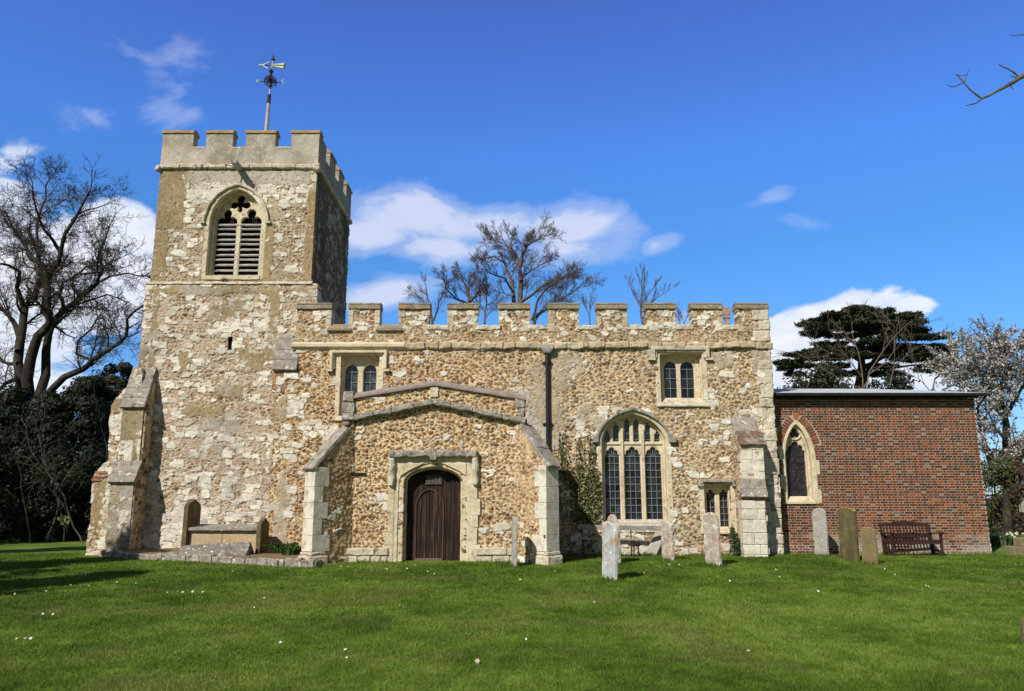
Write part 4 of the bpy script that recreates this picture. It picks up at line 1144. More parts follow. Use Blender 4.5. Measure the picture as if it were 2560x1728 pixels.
# ---- porch
PLc, PRc = -4.36, .26
DX0, DX1 = PX(1007, 1320, YP), PX(1155, 1320, YP)
DZS, DZT = PZ(1206, YP), PZ(1167, YP)
door_arch = archp(DX0, DX1, 0.0, DZS, DZT, 12, .8)
GL, GA, GR = (-4.34, PZ(986, YP) - .12), (PX(1088, 952, YP), PZ(953, YP) - .11), (.36, PZ(989, YP) - .12)
pout = [(-4.42, -.2), (.36, -.2), (.36, GR[1]), GA, (-4.34, GL[1])]
p_cov = bx([(915, 1010, 1245, 1280, .5), (870, 905, 1060, 1100, .5), (1270, 1330, 1080, 1110, .7)], YP)
p_ren = bx([(1020, 1160, 1090, 1130, .35), (1200, 1290, 1130, 1320, .3)], YP)
f_porch = rubble(101, (.115, .088), P_OCHRE * np.array((.92, .90, .88)), P_TAN, lambda U, V: .25 + .4 * sst(-2, 0, U), mortar=np.array((.66, .505, .30)),
                 cov=lambda U, V: .03 + softbox(U, V, p_cov, 3, .1), render=lambda U, V: softbox(U, V, p_ren, 103, .3, .1), rcol=np.array((.6, .5, .37)), dirt=.18, pr=(.31, .18), smear=.10)
porch = sheet('porch', (0, YP, 0), (1, 0), -4.42, .36, -.2, 4.9, .016, lambda U, V: inpoly(U, V, pout) & ~inpoly(U, V, door_arch), f_porch, .45, M_WALL, church)
f_ps = rubble(105, (.13, .1), P_OCHRE, P_TAN, .4, cov=.1)
sheet('side_wall', (PRc + .08, YP, 0), (0, 1), .02, YN - YP, -.2, 3.7, .04, None, f_ps, .35, M_WALL, porch)
sheet('side_wall', (-4.40, YN, 0), (0, -1), 0, YN - YP - .02, -.2, 3.7, .05, None, f_ps, .35, M_WALL, porch)
mb = MB(); rz = PZ(990, YP) - .75
mb.add([(-4.5, YP + .4, 3.72), (.44, YP + .4, 3.72), (-2.03, YP + .4, 4.25), (-4.5, YN - .02, 3.72), (.44, YN - .02, 3.72), (-2.03, YN - .02, 4.25)], [(0, 2, 5, 3), (2, 1, 4, 5), (0, 1, 2), (5, 4, 3), (0, 3, 4, 1)])
mb.build('roof', M_LEAD, porch)
mb = MB(); mb.box(-4.3, .2, YP + .9, YN, -.2, 3.6); mb.build('core_wall', M_PLAIN, porch)
# gable coping (smooth grey) and kneelers
mb = MB()
for (p, q) in ((GL, GA), (GA, GR)):
    a = Vector((p[0], 0, p[1])); b_ = Vector((q[0], 0, q[1])); d = (b_ - a).normalized(); up = Vector((-d.z, 0, d.x))
    A = a - d * (.0 if p is GA else .02); B = b_ + d * (0 if q is GA else .02)
    pr = [(-.09, -.02), (-.09, .05), (.02, .135), (.42, .135), (.50, .05), (.50, -.02)]
    def sec(P0): return [Vector((P0.x, YP + y, P0.z)) + (up * z if True else 0) for y, z in pr]
    # mitre at the apex: keep the section vertical there
    def secv(P0): return [Vector((P0.x, YP + y, P0.z + z / up.z)) for y, z in pr]
    s0 = secv(A); s1 = secv(B); n_ = len(pr)
    mb.add(s0 + s1, [tuple(range(n_)), tuple(range(2 * n_ - 1, n_ - 1, -1))] + [(k, (k + 1) % n_, (k + 1) % n_ + n_, k + n_) for k in range(n_)])
mb.build('coping', stone('smooth_grey_coping', [(0.3, (.24, .19, .165)), (0.7, (.34, .285, .25))], 4, [((.20, .16, .14), 6, .6, .7)], .3, 25), porch, .008, (.008, 4, .15))
mb = MB()
def S(zx, zy): return PT(700 + zx * .3098, 740 + zy * .3098, YP - .1)
for (xa, xb, ya, yb, dp) in ((508, 598, 768, 850, .12), (505, 600, 850, 940, .08), (500, 602, 945, 1005, .16), (505, 560, 1008, 1040, .12), (1900, 1978, 815, 900, .08), (1925, 1978, 905, 975, .07), (1895, 1992, 978, 1030, .14), (1935, 1985, 1035, 1065, .16)):
    p = S(xa, ya); q = S(xb, yb); mb.box(p.x, q.x, YP - dp, YP + .4, q.z, p.z)
    if yb in (1040, 1065):
        mb.build('kneeler', M_GREYST, porch, .02, (.03, 4.5, .08), seed=6); mb = MB()
mb = MB(); rg = random.Random(4)
for (p, q) in (((600, 975), (1240, 845)), ((1240, 845), (1990, 1005))):
    a = S(*p); b_ = S(*q); L = (b_ - a).length; d = (b_ - a).normalized(); t = 0.0
    while t < L - .02:
        w = min(rg.uniform(.45, .85), L - t); 
        p0 = a + d * t; p1 = a + d * (t + w - .012)
        mb.bar((p0.x, YP - .07, p0.z - .03), (p1.x, YP - .07, p1.z - .03), .26, .16, (0, 0, 1)); t += w
mb.build('gable_string', M_GREYST, porch, .03, (.028, 4.5, .09), seed=8)
mb = MB(); p = S(1212, 712); q = S(1275, 815); mb.box(p.x, q.x, YP - .045, YP + .2, q.z, p.z); mb.build('apex_stone', M_OLDST, porch, .012, (.015, 5, .08))
# putlog slot with a slate
mb = MB(); p = PT(720 + 470 * .3012, 1040 + 472 * .3012, YP); q = PT(720 + 648 * .3012, 1040 + 492 * .3012, YP)
mb.box(p.x, q.x, YP - .06, YP + .1, q.z, p.z); mb.build('slate_ledge', stone('dark_slate', [(0.3, (.025, .016, .014)), (0.7, (.05, .03, .026))], 5), porch, .006)
# diagonal buttresses
def diag(cx, cy, dirx, ztop_end, ztop_wall, L, seed):
    d = Vector((dirx, -1, 0)).normalized(); w = .205
    side = Vector((-dirx, -1, 0)).normalized()          # normal of the face seen from the lawn
    C = Vector((cx, cy, 0))
    M = Matrix(((d.x, -side.x if dirx > 0 else side.x, 0, cx), (d.y, -side.y if dirx > 0 else side.y, 0, cy), (0, 0, 1, 0), (0, 0, 0, 1)))
    # local frame: x = out along the buttress, y = across
    rg = random.Random(seed)
    mb = MB(); z = .40; k = 0
    while z < ztop_end - .02:
        hh = min(.40, ztop_end - z)
        if ztop_end - z - hh < .12: hh = ztop_end - z
        ln = .25 if k % 2 else .40
        if k == 0: ln = .5
        mb.box(L - ln, L + .012, -w - .036, w + .036, z + .003, z + hh - .003, M); z += hh; k += 1
    o_ = mb.build('diagonal_buttress', M_WHITE, church, .006, (.005, 4, .2), seed=seed)
    pl = MB()
    pl.box(L - .45, L + .09, -w - .08, w + .08, -.2, .30, M); pl.box(L - .42, L + .055, -w - .045, w + .045, .30, .40, M)
    pl.build('plinth', M_OLDST, o_, .03, (.02, 4.5, .09), seed=seed)
    slope = lambda u: ztop_end + (ztop_wall - ztop_end) * np.clip((L - u) / (L - .1), 0, 1.3)
    f_ = rubble(110 + seed, (.115, .09), P_OCHRE, P_TAN, .2 if dirx < 0 else .5, mortar=np.array((.60, .45, .27)), cov=.05, dirt=.55 if dirx < 0 else .1, pr=(.32, .19))
    vis = C + side * w
    if dirx < 0:
        O = vis + d * L
        sheet('side_wall', O, (1, 1), .02, L + .45, -.2, ztop_wall + .3, .02, lambda U, V: V < slope(L - U), f_, .18, M_WALL, o_)
    else:
        sheet('side_wall', vis, (1, -1), -.45, L - .02, -.2, ztop_wall + .3, .02, lambda U, V: V < slope(U), f_, .18, M_WALL, o_)
    co = MB()
    pts = [(-.2, -.2), (L - .05, -.2), (L - .05, ztop_end - .03), (.1, ztop_wall - .03), (-.2, ztop_wall)]
    vs = [M @ Vector((x, -w + .03, z)) for x, z in pts] + [M @ Vector((x, w - .03, z)) for x, z in pts]
    n_ = len(pts); co.add(vs, [tuple(range(n_)), tuple(range(2 * n_ - 1, n_ - 1, -1))] + [(i, i + n_, (i + 1) % n_ + n_, (i + 1) % n_) for i in range(n_)])
    co.build('core_wall', M_PLAIN, o_)
    # weathering in two steps
    wm = MB(); ang = math.atan2(ztop_wall - ztop_end, L - .1); LL = math.hypot(ztop_wall - ztop_end, L - .1)
    for (s0, s1, th) in ((-.10, LL * .42, .07), (LL * .40, LL * 1.05, .09)):
        Mm = M @ Matrix.Translation((L, 0, ztop_end)) @ Matrix.Rotation(math.pi, 4, 'Z') @ Matrix.Rotation(-ang, 4, 'Y')
        wm.box(s0, s1, -w - .035, w + .035, -.02, th, Mm)
    wm.build('weathering', M_GREYST, o_, .015, (.025, 4, .09), seed=seed)
    return o_
diag(-4.42, 21.24, -1, PZ(1168, 20.45), PZ(1078, 21.1), 1.02, 1)
diag(.30, 21.24, 1, PZ(1163, 20.45), PZ(1070, 21.1), 1.02, 2)
# plinth of the porch
mb = MB(); rg = random.Random(6)
for (a, b_) in ((-4.5, DX0 - .34), (DX1 + .36, .45)):
    x = a
    while x < b_ - .01:
        w = min(rg.uniform(.5, 1.1), b_ - x); mb.box(x, x + w - .01, YP - .10 - rg.random() * .02, YP + .1, .27, .46); x += w
    x = a
    while x < b_ - .01:
        w = min(rg.uniform(.2, .5), b_ - x); mb.box(x, x + w - .012, YP - .06 - rg.random() * .04, YP + .1, -.2, .265); x += w
    mb.build('plinth', M_OLDST, porch, .025, (.022, 4.5, .1), seed=3); mb = MB()
# doorway
sx0, sx1, sz1 = PX(982, 1180, YP), PX(1187, 1180, YP), PZ(1141, YP)
mb = MB()
ring = archp(DX0 + .0, DX1 - .0, -.06, DZS, DZT, 14, .8)
addgeo(mb, plate_geo(rectp(sx0 + .06, sx1 - .06, -.1, sz1 - .10), [ring], YP - .02, YP + .20, .014))
addgeo(mb, plate_geo(rectp(sx0 - .02, sx1 + .02, -.12, sz1), [rectp(sx0 + .14, sx1 - .14, -.3, sz1 - .16)][:0] or [archp(DX0 - .13, DX1 + .13, -.06, DZS + .02, DZT + .10, 14, .8)], YP - .05, YP - .0205, .008))
addgeo(mb, plate_geo(archp(DX0 - .1, DX1 + .1, -.1, DZS, DZT + .08, 14, .8), [archp(DX0 + .055, DX1 - .055, -.05, DZS, DZT - .05, 14, .8)], YP + .20, YP + .32, .014))
rg = random.Random(2)
for s, xx in ((-1, sx0 + .04), (1, sx1 - .04)):
    z = -.05
    while z < PZ(1212, YP):
        hh = min(rg.uniform(.3, .6), PZ(1210, YP) - z); e = rg.uniform(.02, .14)
        if hh < .04: break
        mb.box(*( (xx - e - .06, xx + .02) if s < 0 else (xx - .02, xx + e + .06)), YP - .06 - rg.random() * .015, YP + .1, z, z + hh - .012); z += hh
doorway = mb.build('doorway', M_CREAM, church, 0, (.010, 4.5, .12))
# sunk spandrels
mb = MB()
for s in (-1, 1):
    xe = sx0 + .22 if s < 0 else sx1 - .22
    mbx = [(xe, sz1 - .17), (xe, DZS + .05), ((DX0 + DX1) / 2 + s * .12, sz1 - .17)]
    mbx = [(xe + (0), sz1 - .18), (xe, DZS + .16), (xe - s * .22, DZS + .30), ((DX0 + DX1) / 2 + s * .22, sz1 - .18)]
    if s > 0: mbx = mbx[::-1]
    mb = MB(); addgeo(mb, plate_geo(mbx, [], YP - .075, YP - .045, .012)); mb.build('spandrel_panel', M_CREAM, doorway)
mb = MB()
hx0, hx1 = PX(974, 1135, YP - .15), PX(1194, 1135, YP - .15); hz0, hz1 = PZ(1141, YP - .15), PZ(1129, YP - .15)
mb.box(hx0, hx1, YP - .22, YP + .05, hz0 - .02, hz1 + .03)
mb.box((hx0 + hx1) / 2 - .09, (hx0 + hx1) / 2 + .09, YP - .25, YP + .05, hz0 - .12, hz1 + .07)
mb.build('hood_mould', M_GREYST, doorway, .03, (.04, 5, .07), seed=4)
for a in (hx0 + .06, hx1 - .06):
    mb = MB(); mb.tube([(a, YP - .10, PZ(1212, YP)), (a, YP - .10, hz0 - .02)], [.085, .085], 10)
    mb.build('hood_shaft', M_OLDST, doorway, 0, (.03, 5, .08), seed=5)
# door leaf
YD = YP + .30
mb = MB(); n = 7
def arch_top(x):
    c = (DX0 + DX1) / 2; w = (DX1 - DX0) / 2
    pts = door_arch[1:]
    for (xa, za), (xb, zb_) in zip(pts[:-1], pts[1:]):
        if min(xa, xb) - 1e-6 <= x <= max(xa, xb) + 1e-6 and abs(xa - xb) > 1e-5:
            return za + (zb_ - za) * (x - xa) / (xb - xa)
    return DZS
for i in range(n):
    a = DX0 + (DX1 - DX0) * i / n + .004; b_ = DX0 + (DX1 - DX0) * (i + 1) / n - .004
    tops = [(a + (b_ - a) * k / 5, arch_top(a + (b_ - a) * k / 5) + .05) for k in range(6)]
    addgeo(mb, plate_geo([(a, .02), (b_, .02)] + tops[::-1], [], YD + (i % 3) * .004, YD + .06, .004))
door = mb.build('door', M_DOOR, church)
mb = MB()                                            # raised wicket outline and cover strips
wc = PX(720 + 1175 * .3012, 1300, YD); ww = .345; wt = PZ(1040 + 612 * .3012, YD); wsp = PZ(1040 + 740 * .3012, YD)
wi = archp(wc - ww, wc + ww, .16, wsp, wt, 12, .7); wo = archp(wc - ww - .035, wc + ww + .035, .16, wsp, wt + .035, 12, .7)
addgeo(mb, plate_geo(wo[1:] + [wo[0], wi[0]] + wi[1:][::-1], [], YD - .03, YD + .004, .006))
for k in (-.12, .12): mb.box(wc + k - .012, wc + k + .012, YD - .012, YD + .004, .18, wsp + .28)
mb.build('wicket_frame', M_DOORL, door)
mb = MB(); p = PT(720 + 1145 * .3012, 1040 + 490 * .3012, YD); q = PT(720 + 1280 * .3012, 1040 + 572 * .3012, YD)
addgeo(mb, plate_geo(rectp(p.x, q.x, q.z, p.z), [rectp(p.x + .055, q.x - .055, q.z + .055, p.z - .045)], YD - .04, YD + .005, .008))
gr = mb.build('grille_frame', M_DOORL, door)
mb = MB(); mb.box(p.x + .04, q.x - .04, YD - .008, YD - .003, q.z + .04, p.z - .04); mb.build('grille_opening', M_VOID, door)
mb = MB()
for k in range(9):
    xx = p.x + .07 + (q.x - p.x - .14) * k / 8; mb.box(xx - .007, xx + .007, YD - .028, YD - .014, q.z + .05, p.z - .045)
mb.build('grille_bars', M_CAME, door)
mb = MB(); mb.box(wc - ww - .02, wc + ww + .02, YD - .05, YD + .003, .0, .17); mb.build('kick_board', stone('weathered_board', [(0.3, (.10, .07, .05)), (0.7, (.19, .15, .12))], 6, [], .4, 20), door, .006)
mb = MB(); rg = random.Random(3)
for (zx, zy) in ((1300, 535), (1318, 550), (1310, 520), (1345, 545), (1372, 548), (1390, 525), (1330, 515), (1100, 552), (1210, 470)):
    q = PT(720 + zx * .3012, 1040 + zy * .3012, YD - .01); mb.tube([(q.x, YD - .015, q.z), (q.x, YD + .01, q.z)], [.014, .016], 6)
mb.build('door_studs', M_BLACK, door)
mb = MB(); mb.box(DX0 - .1, DX1 + .1, YP - .02, YD + .1, -.1, .03); mb.build('door_step', M_OLDST, doorway, .02, (.015, 5, .1))

# ---- brick chancel
CX0, CX1, CZT = 7.72, 14.10, PZ(996, YC)
cwx = PX(1996, 1134, YC); chw = .51
cb, cs_, ct_ = PZ(1260, YC), PZ(1140, YC), PZ(1050, YC)
c_out = archp(cwx - chw, cwx + chw, cb, cs_, ct_, 14, .58)
c_vous = archp(cwx - chw - .21, cwx + chw + .21, cs_ + .3, cs_ + .3, ct_ + .22, 14, .60)
BR = np.array([(.215, .070, .036), (.17, .060, .036), (.24, .075, .036), (.145, .056, .040), (.19, .078, .046), (.29, .085, .035), (.12, .052, .042), (.15, .066, .046)])
BH = np.array([(.055, .045, .048), (.08, .055, .05), (.14, .07, .055), (.06, .055, .06), (.20, .075, .045)])
rs = np.random.RandomState(7)
bv = []; bq = []; bc = []
def add_brick(c4, y, col, dpt=.012):
    """front quad c4 (XZ, ccw) proud of the mortar, with its four edges"""
    k = len(bv)
    for x, z in c4: bv.append((x, y, z))
    for x, z in c4: bv.append((x, y + dpt, z))
    bq.append((k, k + 1, k + 2, k + 3))
    for i in range(4): bq.append((k + i, k + i + 4, k + (i + 1) % 4 + 4, k + (i + 1) % 4))
    bc.extend([col] * 8)
ch_h = .0752; ncourse = int((CZT + .15) / ch_h) + 1
def rect_out(x0, x1, z0, z1):
    c = np.array([(x0, (z0 + z1) / 2), (x1, (z0 + z1) / 2), ((x0 + x1) / 2, (z0 + z1) / 2)])
    return inpoly(c[:, 0], c[:, 1], c_out).any() or inpoly(c[:, 0], c[:, 1], c_vous)[2] or inpoly(c[:1, 0], c[:1, 1], c_vous)[0] and inpoly(c[1:2, 0], c[1:2, 1], c_vous)[0]
for j in range(ncourse):
    z0 = -.15 + j * ch_h; z1 = min(z0 + ch_h - .0150, CZT)
    x = CX0 - (.1775 if j % 2 else 0) - .02; hd = False
    proud = .035 if z0 < .42 else 0.0
    while x < CX1:
        L = .11 if hd else .235
        xa, xb = max(x, CX0), min(x + L - .016 + rs.uniform(-.003, .003), CX1)
        sm = np.linspace(xa, xb, 13); zm = np.full(13, (z0 + z1) / 2)
        inn = inpoly(sm, zm, c_out) | inpoly(sm, zm, c_vous)
        if inn.any() and not inn.all() and xb > xa:
            ok = sm[~inn]
            if not inn[0]: xb = sm[int(np.argmax(inn)) - 1]
            else: xa = ok[0]
        if xb - xa > .03 and not inn.all():
            if hd and rs.rand() < .72: col = BH[rs.randint(len(BH))]
            elif rs.rand() < .11: col = BH[rs.randint(len(BH))]
            else: col = BR[rs.randint(len(BR))]
            hfac = np.clip((2.2 - z0) / 1.5, 0, 1)
            if rs.rand() < .45 * hfac: col = col * .4 + np.array((.40, .14, .06)) * .6
            if hd and rs.rand() < .13: col = np.array((.24, .245, .24))
            if not hd and rs.rand() < .015: col = np.array((.22, .20, .19))
            # limey bloom near the ground
            lim = float(fbm(np.array([xa * 1.4]), np.array([z0 * 2.2]), 33, 4)[0])
            lw = np.clip((.75 - z0) / .5, 0, 1) * np.clip((lim - .40) / .15, 0, 1) * .75
            if .44 < z0 < .62: lw = max(lw, .35 * (lim > .45))
            col = col * (1 - lw) + np.array((.60, .56, .50)) * lw
            st = float(fbm(np.array([xa * .7]), np.array([z0 * .5 + 3]), 44, 4)[0])
            col = col * rs.uniform(.80, 1.18) * (.47 + .38 * st) * np.array((1.10, 1.0, .96))
            dz = rs.uniform(-.002, .002)
            add_brick([(xa, z0 + dz), (xb, z0 - dz), (xb, z1 + dz), (xa, z1)], YC - .0035 - proud - rs.uniform(0, .0015), col)
        x += L; hd = not hd
# gauged arch over the window
vo = [p for p in archp(cwx - chw - .012, cwx + chw + .012, cb, cs_ + .02, ct_ + .012, 60, .58)[2:]]
acc = 0.0; last = vo[0]
def arc_pts(pl, step):
    out = [Vector(pl[0]).to_2d()]; need = step
    prev = Vector(pl[0])
    for q in pl[1:]:
        q = Vector(q); seg = (q - prev).length
        while seg >= need:
            prev = prev + (q - prev) * (need / seg); out.append(prev.copy()); seg = (q - prev).length; need = step
        need -= seg; prev = q
    return out
key_done = False
ap = [p for p in arc_pts(vo, .078) if p.y > cs_ + .28]
for i in range(len(ap) - 1):
    a, b_ = ap[i], ap[i + 1]; t = (b_ - a).normalized(); nrm = Vector((t.y, -t.x))
    if abs((a.x + b_.x) / 2 - cwx) < .045:
        if key_done: continue
        key_done = True
        add_brick([(cwx - .035, ct_ + .0), (cwx + .035, ct_ + .0), (cwx + .10, ct_ + .20), (cwx - .10, ct_ + .20)], YC - .016, np.array((.33, .12, .05))); continue
    a2 = a + t * .006; b2 = b_ - t * .006
    add_brick([tuple(a2), tuple(a2 + nrm * .20), tuple(b2 + nrm * .205), tuple(b2)], YC - .008, BR[rs.randint(len(BR))] * rs.uniform(.6, 1.2))
me = raw_mesh('brick_chancel', np.array(bv), np.array(bq), None, np.array(bc), False)
me.materials.append(attr_mat('red_brick_facing', .9, (.78, 1.2), 70, .5))
chancel = finish(bpy.data.objects.new('brick_chancel', me), church)
def f_mort(U, V):
    t = fbm(U * 3, V * 3, 5, 4); C = np.array((.38, .305, .21)) * (.8 + .4 * t)[..., None]
    w = sst(.9, .2, V) * sst(.4, .55, fbm(U * 1.4, V * 2.2, 33, 4))
    return t * .002, C * (1 - .5 * w[..., None]) + np.array((.68, .64, .56)) * .5 * w[..., None]
sheet('mortar_bed', (0, YC, 0), (1, 0), CX0, CX1, -.2, CZT, .06, lambda U, V: ~inpoly(U, V, archp(cwx - chw + .05, cwx + chw - .05, cb + .05, cs_, ct_ - .05)), f_mort, .3, M_WALL, chancel)
mb = MB(); mb.box(CX0, CX1, YC - .0355, YC - .002, -.2, .415); mb.build('brick_plinth', stone('plinth_mortar', [(0.3, (.50, .44, .34)), (0.7, (.66, .62, .54))], 4), chancel)
def f_eb(U, V):
    row = np.floor(V / .0752); fx = (U + .11 * (row % 2)) / .17
    jv = np.minimum(V / .0752 - row, 1) ; ju = fx - np.floor(fx)
    mor = (jv < .16) | (ju < .07)
    k = (h2(np.floor(fx), row, 5) * len(BR)).astype(int) % len(BR)
    return np.where(mor, 0, .006), np.where(mor[..., None], np.array((.56, .45, .31)), BR[k])
sheet('end_wall', (CX1 - .01, YC, 0), (0, 1), .0, 6, -.2, CZT, .025, None, f_eb, .3, M_WALL, chancel)
mb = MB(); mb.box(CX0 + .1, CX1 - .1, YC + .5, YC + 6, -.2, CZT - .1); mb.build('core_wall', M_PLAIN, chancel)
mb = MB()
rzr = PZ(972, YC + 2.6)
xr, xl = CX1 + .22, CX0 - .05
zE = PZ(982, YC - .25)
mb.add([(xl, YC - .28, zE), (xr, YC - .28, zE), (xr, YC + 6.3, zE), (xl, YC + 6.3, zE), (xl, YC + 2.6, rzr), (xr - 2.2, YC + 2.6, rzr), (xl, YC - .28, zE - .05), (xr, YC - .28, zE - .05), (xr, YC + 6.3, zE - .05), (xl, YC + 6.3, zE - .05)],
       [(0, 1, 5, 4), (1, 2, 5), (2, 3, 4, 5), (6, 7, 1, 0), (7, 8, 2, 1), (8, 9, 3, 2), (9, 6, 0, 3), (9, 8, 7, 6), (0, 4, 3)])
mb.build('roof', stone('pale_roofing_sheet', [(0.3, (.46, .46, .47)), (0.7, (.60, .60, .60))], 2, [], .2, 12, 0.6), chancel)
mb = MB(); mb.box(xl, CX1 + .03, YC - .20, YC - .02, CZT + .002, zE - .06); mb.box(xl, xr + .06, YC - .34, YC - .26, zE - .10, zE - .02)
mb.build('fascia', M_DARK, chancel)
mb = MB(); mb.tube([(xl, YC - .30, zE - .06), (xr + .10, YC - .30, zE - .06)], [.055, .055], 8); mb.tube([(xr + .02, YC - .30, zE - .06), (CX1 + .08, YC - .12, zE - .35), (CX1 + .08, YC + .05, zE - .45)], [.035, .035, .035], 6); mb.build('gutter', M_BLACK, chancel)
# chancel window
win = MB()
addgeo(win, plate_geo(c_out, [archp(cwx - chw + .10, cwx + chw - .15, cb + .1, cs_, ct_ - .13, 14, .58)], YC - .03, YC + .12, .012))
addgeo(win, plate_geo(archp(cwx - chw + .04, cwx + chw - .10, cb + .05, cs_, ct_ - .07, 14, .58), [archp(cwx - chw + .15, cwx + chw - .21, cb + .1, cs_, ct_ - .20, 14, .58)], YC + .12, YC + .22, .012))
gx0, gx1 = cwx - .315, cwx + .285
gc_ = (gx0 + gx1) / 2
zcz = PZ(1084, YC + .25)
holes = [lightp(gx0, gx1, PZ(1241, YC + .25), PZ(1134, YC + .25), PZ(1105, YC + .25) - PZ(1134, YC + .25), 'cinq'),
         foilp(gc_, zcz, [(0, .085, .082), (.080, -.045, .082), (-.080, -.045, .082), (0, 0, .07)], 36)]
addgeo(win, plate_geo(archp(cwx - chw + .09, cwx + chw - .13, cb + .05, cs_, ct_ - .12, 14, .58), holes, YC + .20, YC + .32, .022))
rr = [(gc_ + .215 * math.cos(t), zcz + .215 * math.sin(t)) for t in [2 * math.pi * i / 28 for i in range(28)]]
ri = [(gc_ + .165 * math.cos(t), zcz + .165 * math.sin(t)) for t in [2 * math.pi * i / 28 for i in range(28)]]
addgeo(win, plate_geo(rr, [ri], YC + .15, YC + .199, .012))
win.add([(gx0 - .12, YC - .06, cb), (gx1 + .12, YC - .06, cb), (gx1 + .12, YC + .2, cb), (gx0 - .12, YC + .2, cb), (gx0 - .12, YC - .06, cb + .06), (gx1 + .12, YC - .06, cb + .06), (gx1, YC + .2, PZ(1241, YC + .25)), (gx0, YC + .2, PZ(1241, YC + .25))],
        [(3, 2, 1, 0), (4, 5, 6, 7), (0, 1, 5, 4), (1, 2, 6, 5), (2, 3, 7, 6), (3, 0, 4, 7)])
win = win.build('chancel_window', M_CREAM, church, 0, (.004, 5, .2))
rg = random.Random(31)
mb = MB()
for k in range(5):
    z = cb + .55 + (k % 3) * .38 + rg.uniform(-.03, .03)
for (s, k0) in ((1, 0), (-1, 1)):
    z = cb + .01; k = k0
    while z < cs_ - .1:
        e = .09 if k % 2 == 0 else 0.0
        if e: mb.box(*((cwx + chw - .02, cwx + chw + e) if s > 0 else (cwx - chw - e, cwx - chw + .02)), YC - .028, YC + .05, z, z + .42)
        z += .43; k += 1
mb.build('window_quoins', M_CREAM, win, .006, (.012, 6, .08))
mb = MB(); mb.box(gx0 - .05, gx1 + .05, YC + .29, YC + .31, cb, ct_ - .1); g = mb.build('glass', M_GLASS2, win)
mb = MB()
zg0, zg1 = PZ(1241, YC + .25), PZ(1110, YC + .25)
for i in range(1, 4): mb.box(gx0 + (gx1 - gx0) * i / 4 - .004, gx0 + (gx1 - gx0) * i / 4 + .004, YC + .283, YC + .289, zg0, zg1)
for i in range(9): mb.box(gx0, gx1, YC + .28, YC + .289, zg0 + .2 * i - .005, zg0 + .2 * i + .005)
mb.build('saddle_bars', M_BLACK, win)

# ================================================================== WEATHERVANE
wvx = PX(667, 290, 26.4)
VZ = 12.35
vane = empty('weathervane', (wvx, 26.4, VZ), 'tall weathervane with gilt arrow on the battlemented tower roof', 'weathervane')
M_MAST = stone('grey_painted_mast', [(0.3, (.34, .31, .29)), (0.7, (.50, .47, .45))], 4, [], .2, 20)
M_GILT = stone('tarnished_gilding', [(0.3, (.42, .40, .22)), (0.7, (.62, .60, .42))], 9, [], .2, 20, .6)
M_RUST = stone('dark_wrought_iron', [(0.3, (.025, .02, .025)), (0.7, (.06, .045, .05))], 9, [], .2, 20, .7)
def W(u, v): return PT(u, v, 26.4)
mb = MB(); p0 = W(662, 345); p1 = W(671.5, 259); p0.z = VZ
mb.tube([p0, p1], [.095, .058], 8); mb.build('mast', M_MAST, vane)
mb = MB(); p2 = W(673.5, 237); mb.tube([p1, p2], [.066, .062], 8); mb.build('collar', M_RUST, vane)
mb = MB(); p3 = W(682, 150); mb.tube([p2, p3], [.028, .018], 6); mb.build('spindle', M_GILT, vane)
mb = MB(); q = W(683, 150); r_ = W(683.5, 136)
mb.tube([q, q + Vector((0, 0, .05)), r_], [.07, .055, .006], 8); mb.build('finial', M_RUST, vane)
mb = MB(); a = W(654, 160); b_ = W(713, 168)
a.y += .08; b_.y -= .08
mb.tube([a, b_], [.016, .016], 5)
arrow = mb.build('arrow', M_RUST, vane)
d = (b_ - a).normalized(); up = d.cross(Vector((0, 1, 0))).normalized()
if up.z < 0: up = -up
mb = MB()
mb.bar(a, a + d * .26 + up * .13, .03, .03); mb.bar(a, a + d * .26 - up * .13, .03, .03); mb.bar(a - d * .12, a + d * .1, .05, .04)
mb.build('arrowhead', M_GILT, arrow)
mb = MB()
th = Vector((0.02, .03, 0))
for s in (1, -1):
    pts = [b_ - d * .55 + up * .015 * s, b_ + up * .02 * s, b_ + d * .0 + up * .105 * s, b_ - d * .08 + up * .10 * s]
    vs = [p - th for p in pts] + [p + th for p in pts]
    mb.add(vs, [(0, 1, 2, 3), (7, 6, 5, 4)] + [(i, i + 4, (i + 1) % 4 + 4, (i + 1) % 4) for i in range(4)])
mb.build('arrow_tail', M_GILT, arrow)
mb = MB(); c = W(676, 205); rg = random.Random(4)
for k in range(8):                                   # wrought scrolls around the spindle
    ang = k * math.pi / 4; dr = Vector((math.cos(ang), math.sin(ang), 0))
    for (sgn, z0, s) in ((1, -.02, .36), (-1, .12, .30)):
        pts = []
        for i in range(12):
            t = i / 11 * 1.6 * math.pi; rr_ = s * .36 * (1 - .55 * i / 11)
            pts.append(c + dr * (s * .40 + rr_ * math.cos(math.pi - t)) + Vector((0, 0, z0 + sgn * rr_ * math.sin(t) * 1.2)))
        mb.tube(pts, [.018] * 12, 4)
mb.tube([c + Vector((0, 0, .30)), c + Vector((0, 0, .42)), c + Vector((0, 0, .52))], [.03, .09, .03], 8)
mb.tube([c + Vector((0, 0, -.26)), c + Vector((0, 0, .32))], [.05, .05], 6)
sc_ = mb.build('scrollwork', M_RUST, vane)
mb = MB()
for dr in (Vector((1, .12, 0)), Vector((-.12, 1, 0))): mb.tube([c - dr * .42, c + dr * .42], [.014, .014], 5)
mb.build('cardinal_arms', M_RUST, vane)
def letter(strokes, ctr, s):
    m_ = MB()
    for (xa, za, xb, zb_) in strokes:
        m_.bar(ctr + Vector((xa * s, 0, za * s)), ctr + Vector((xb * s, 0, zb_ * s)), .016, .016, (0, 1, 0))
    return m_.build('cardinal_letter', M_GILT, vane)
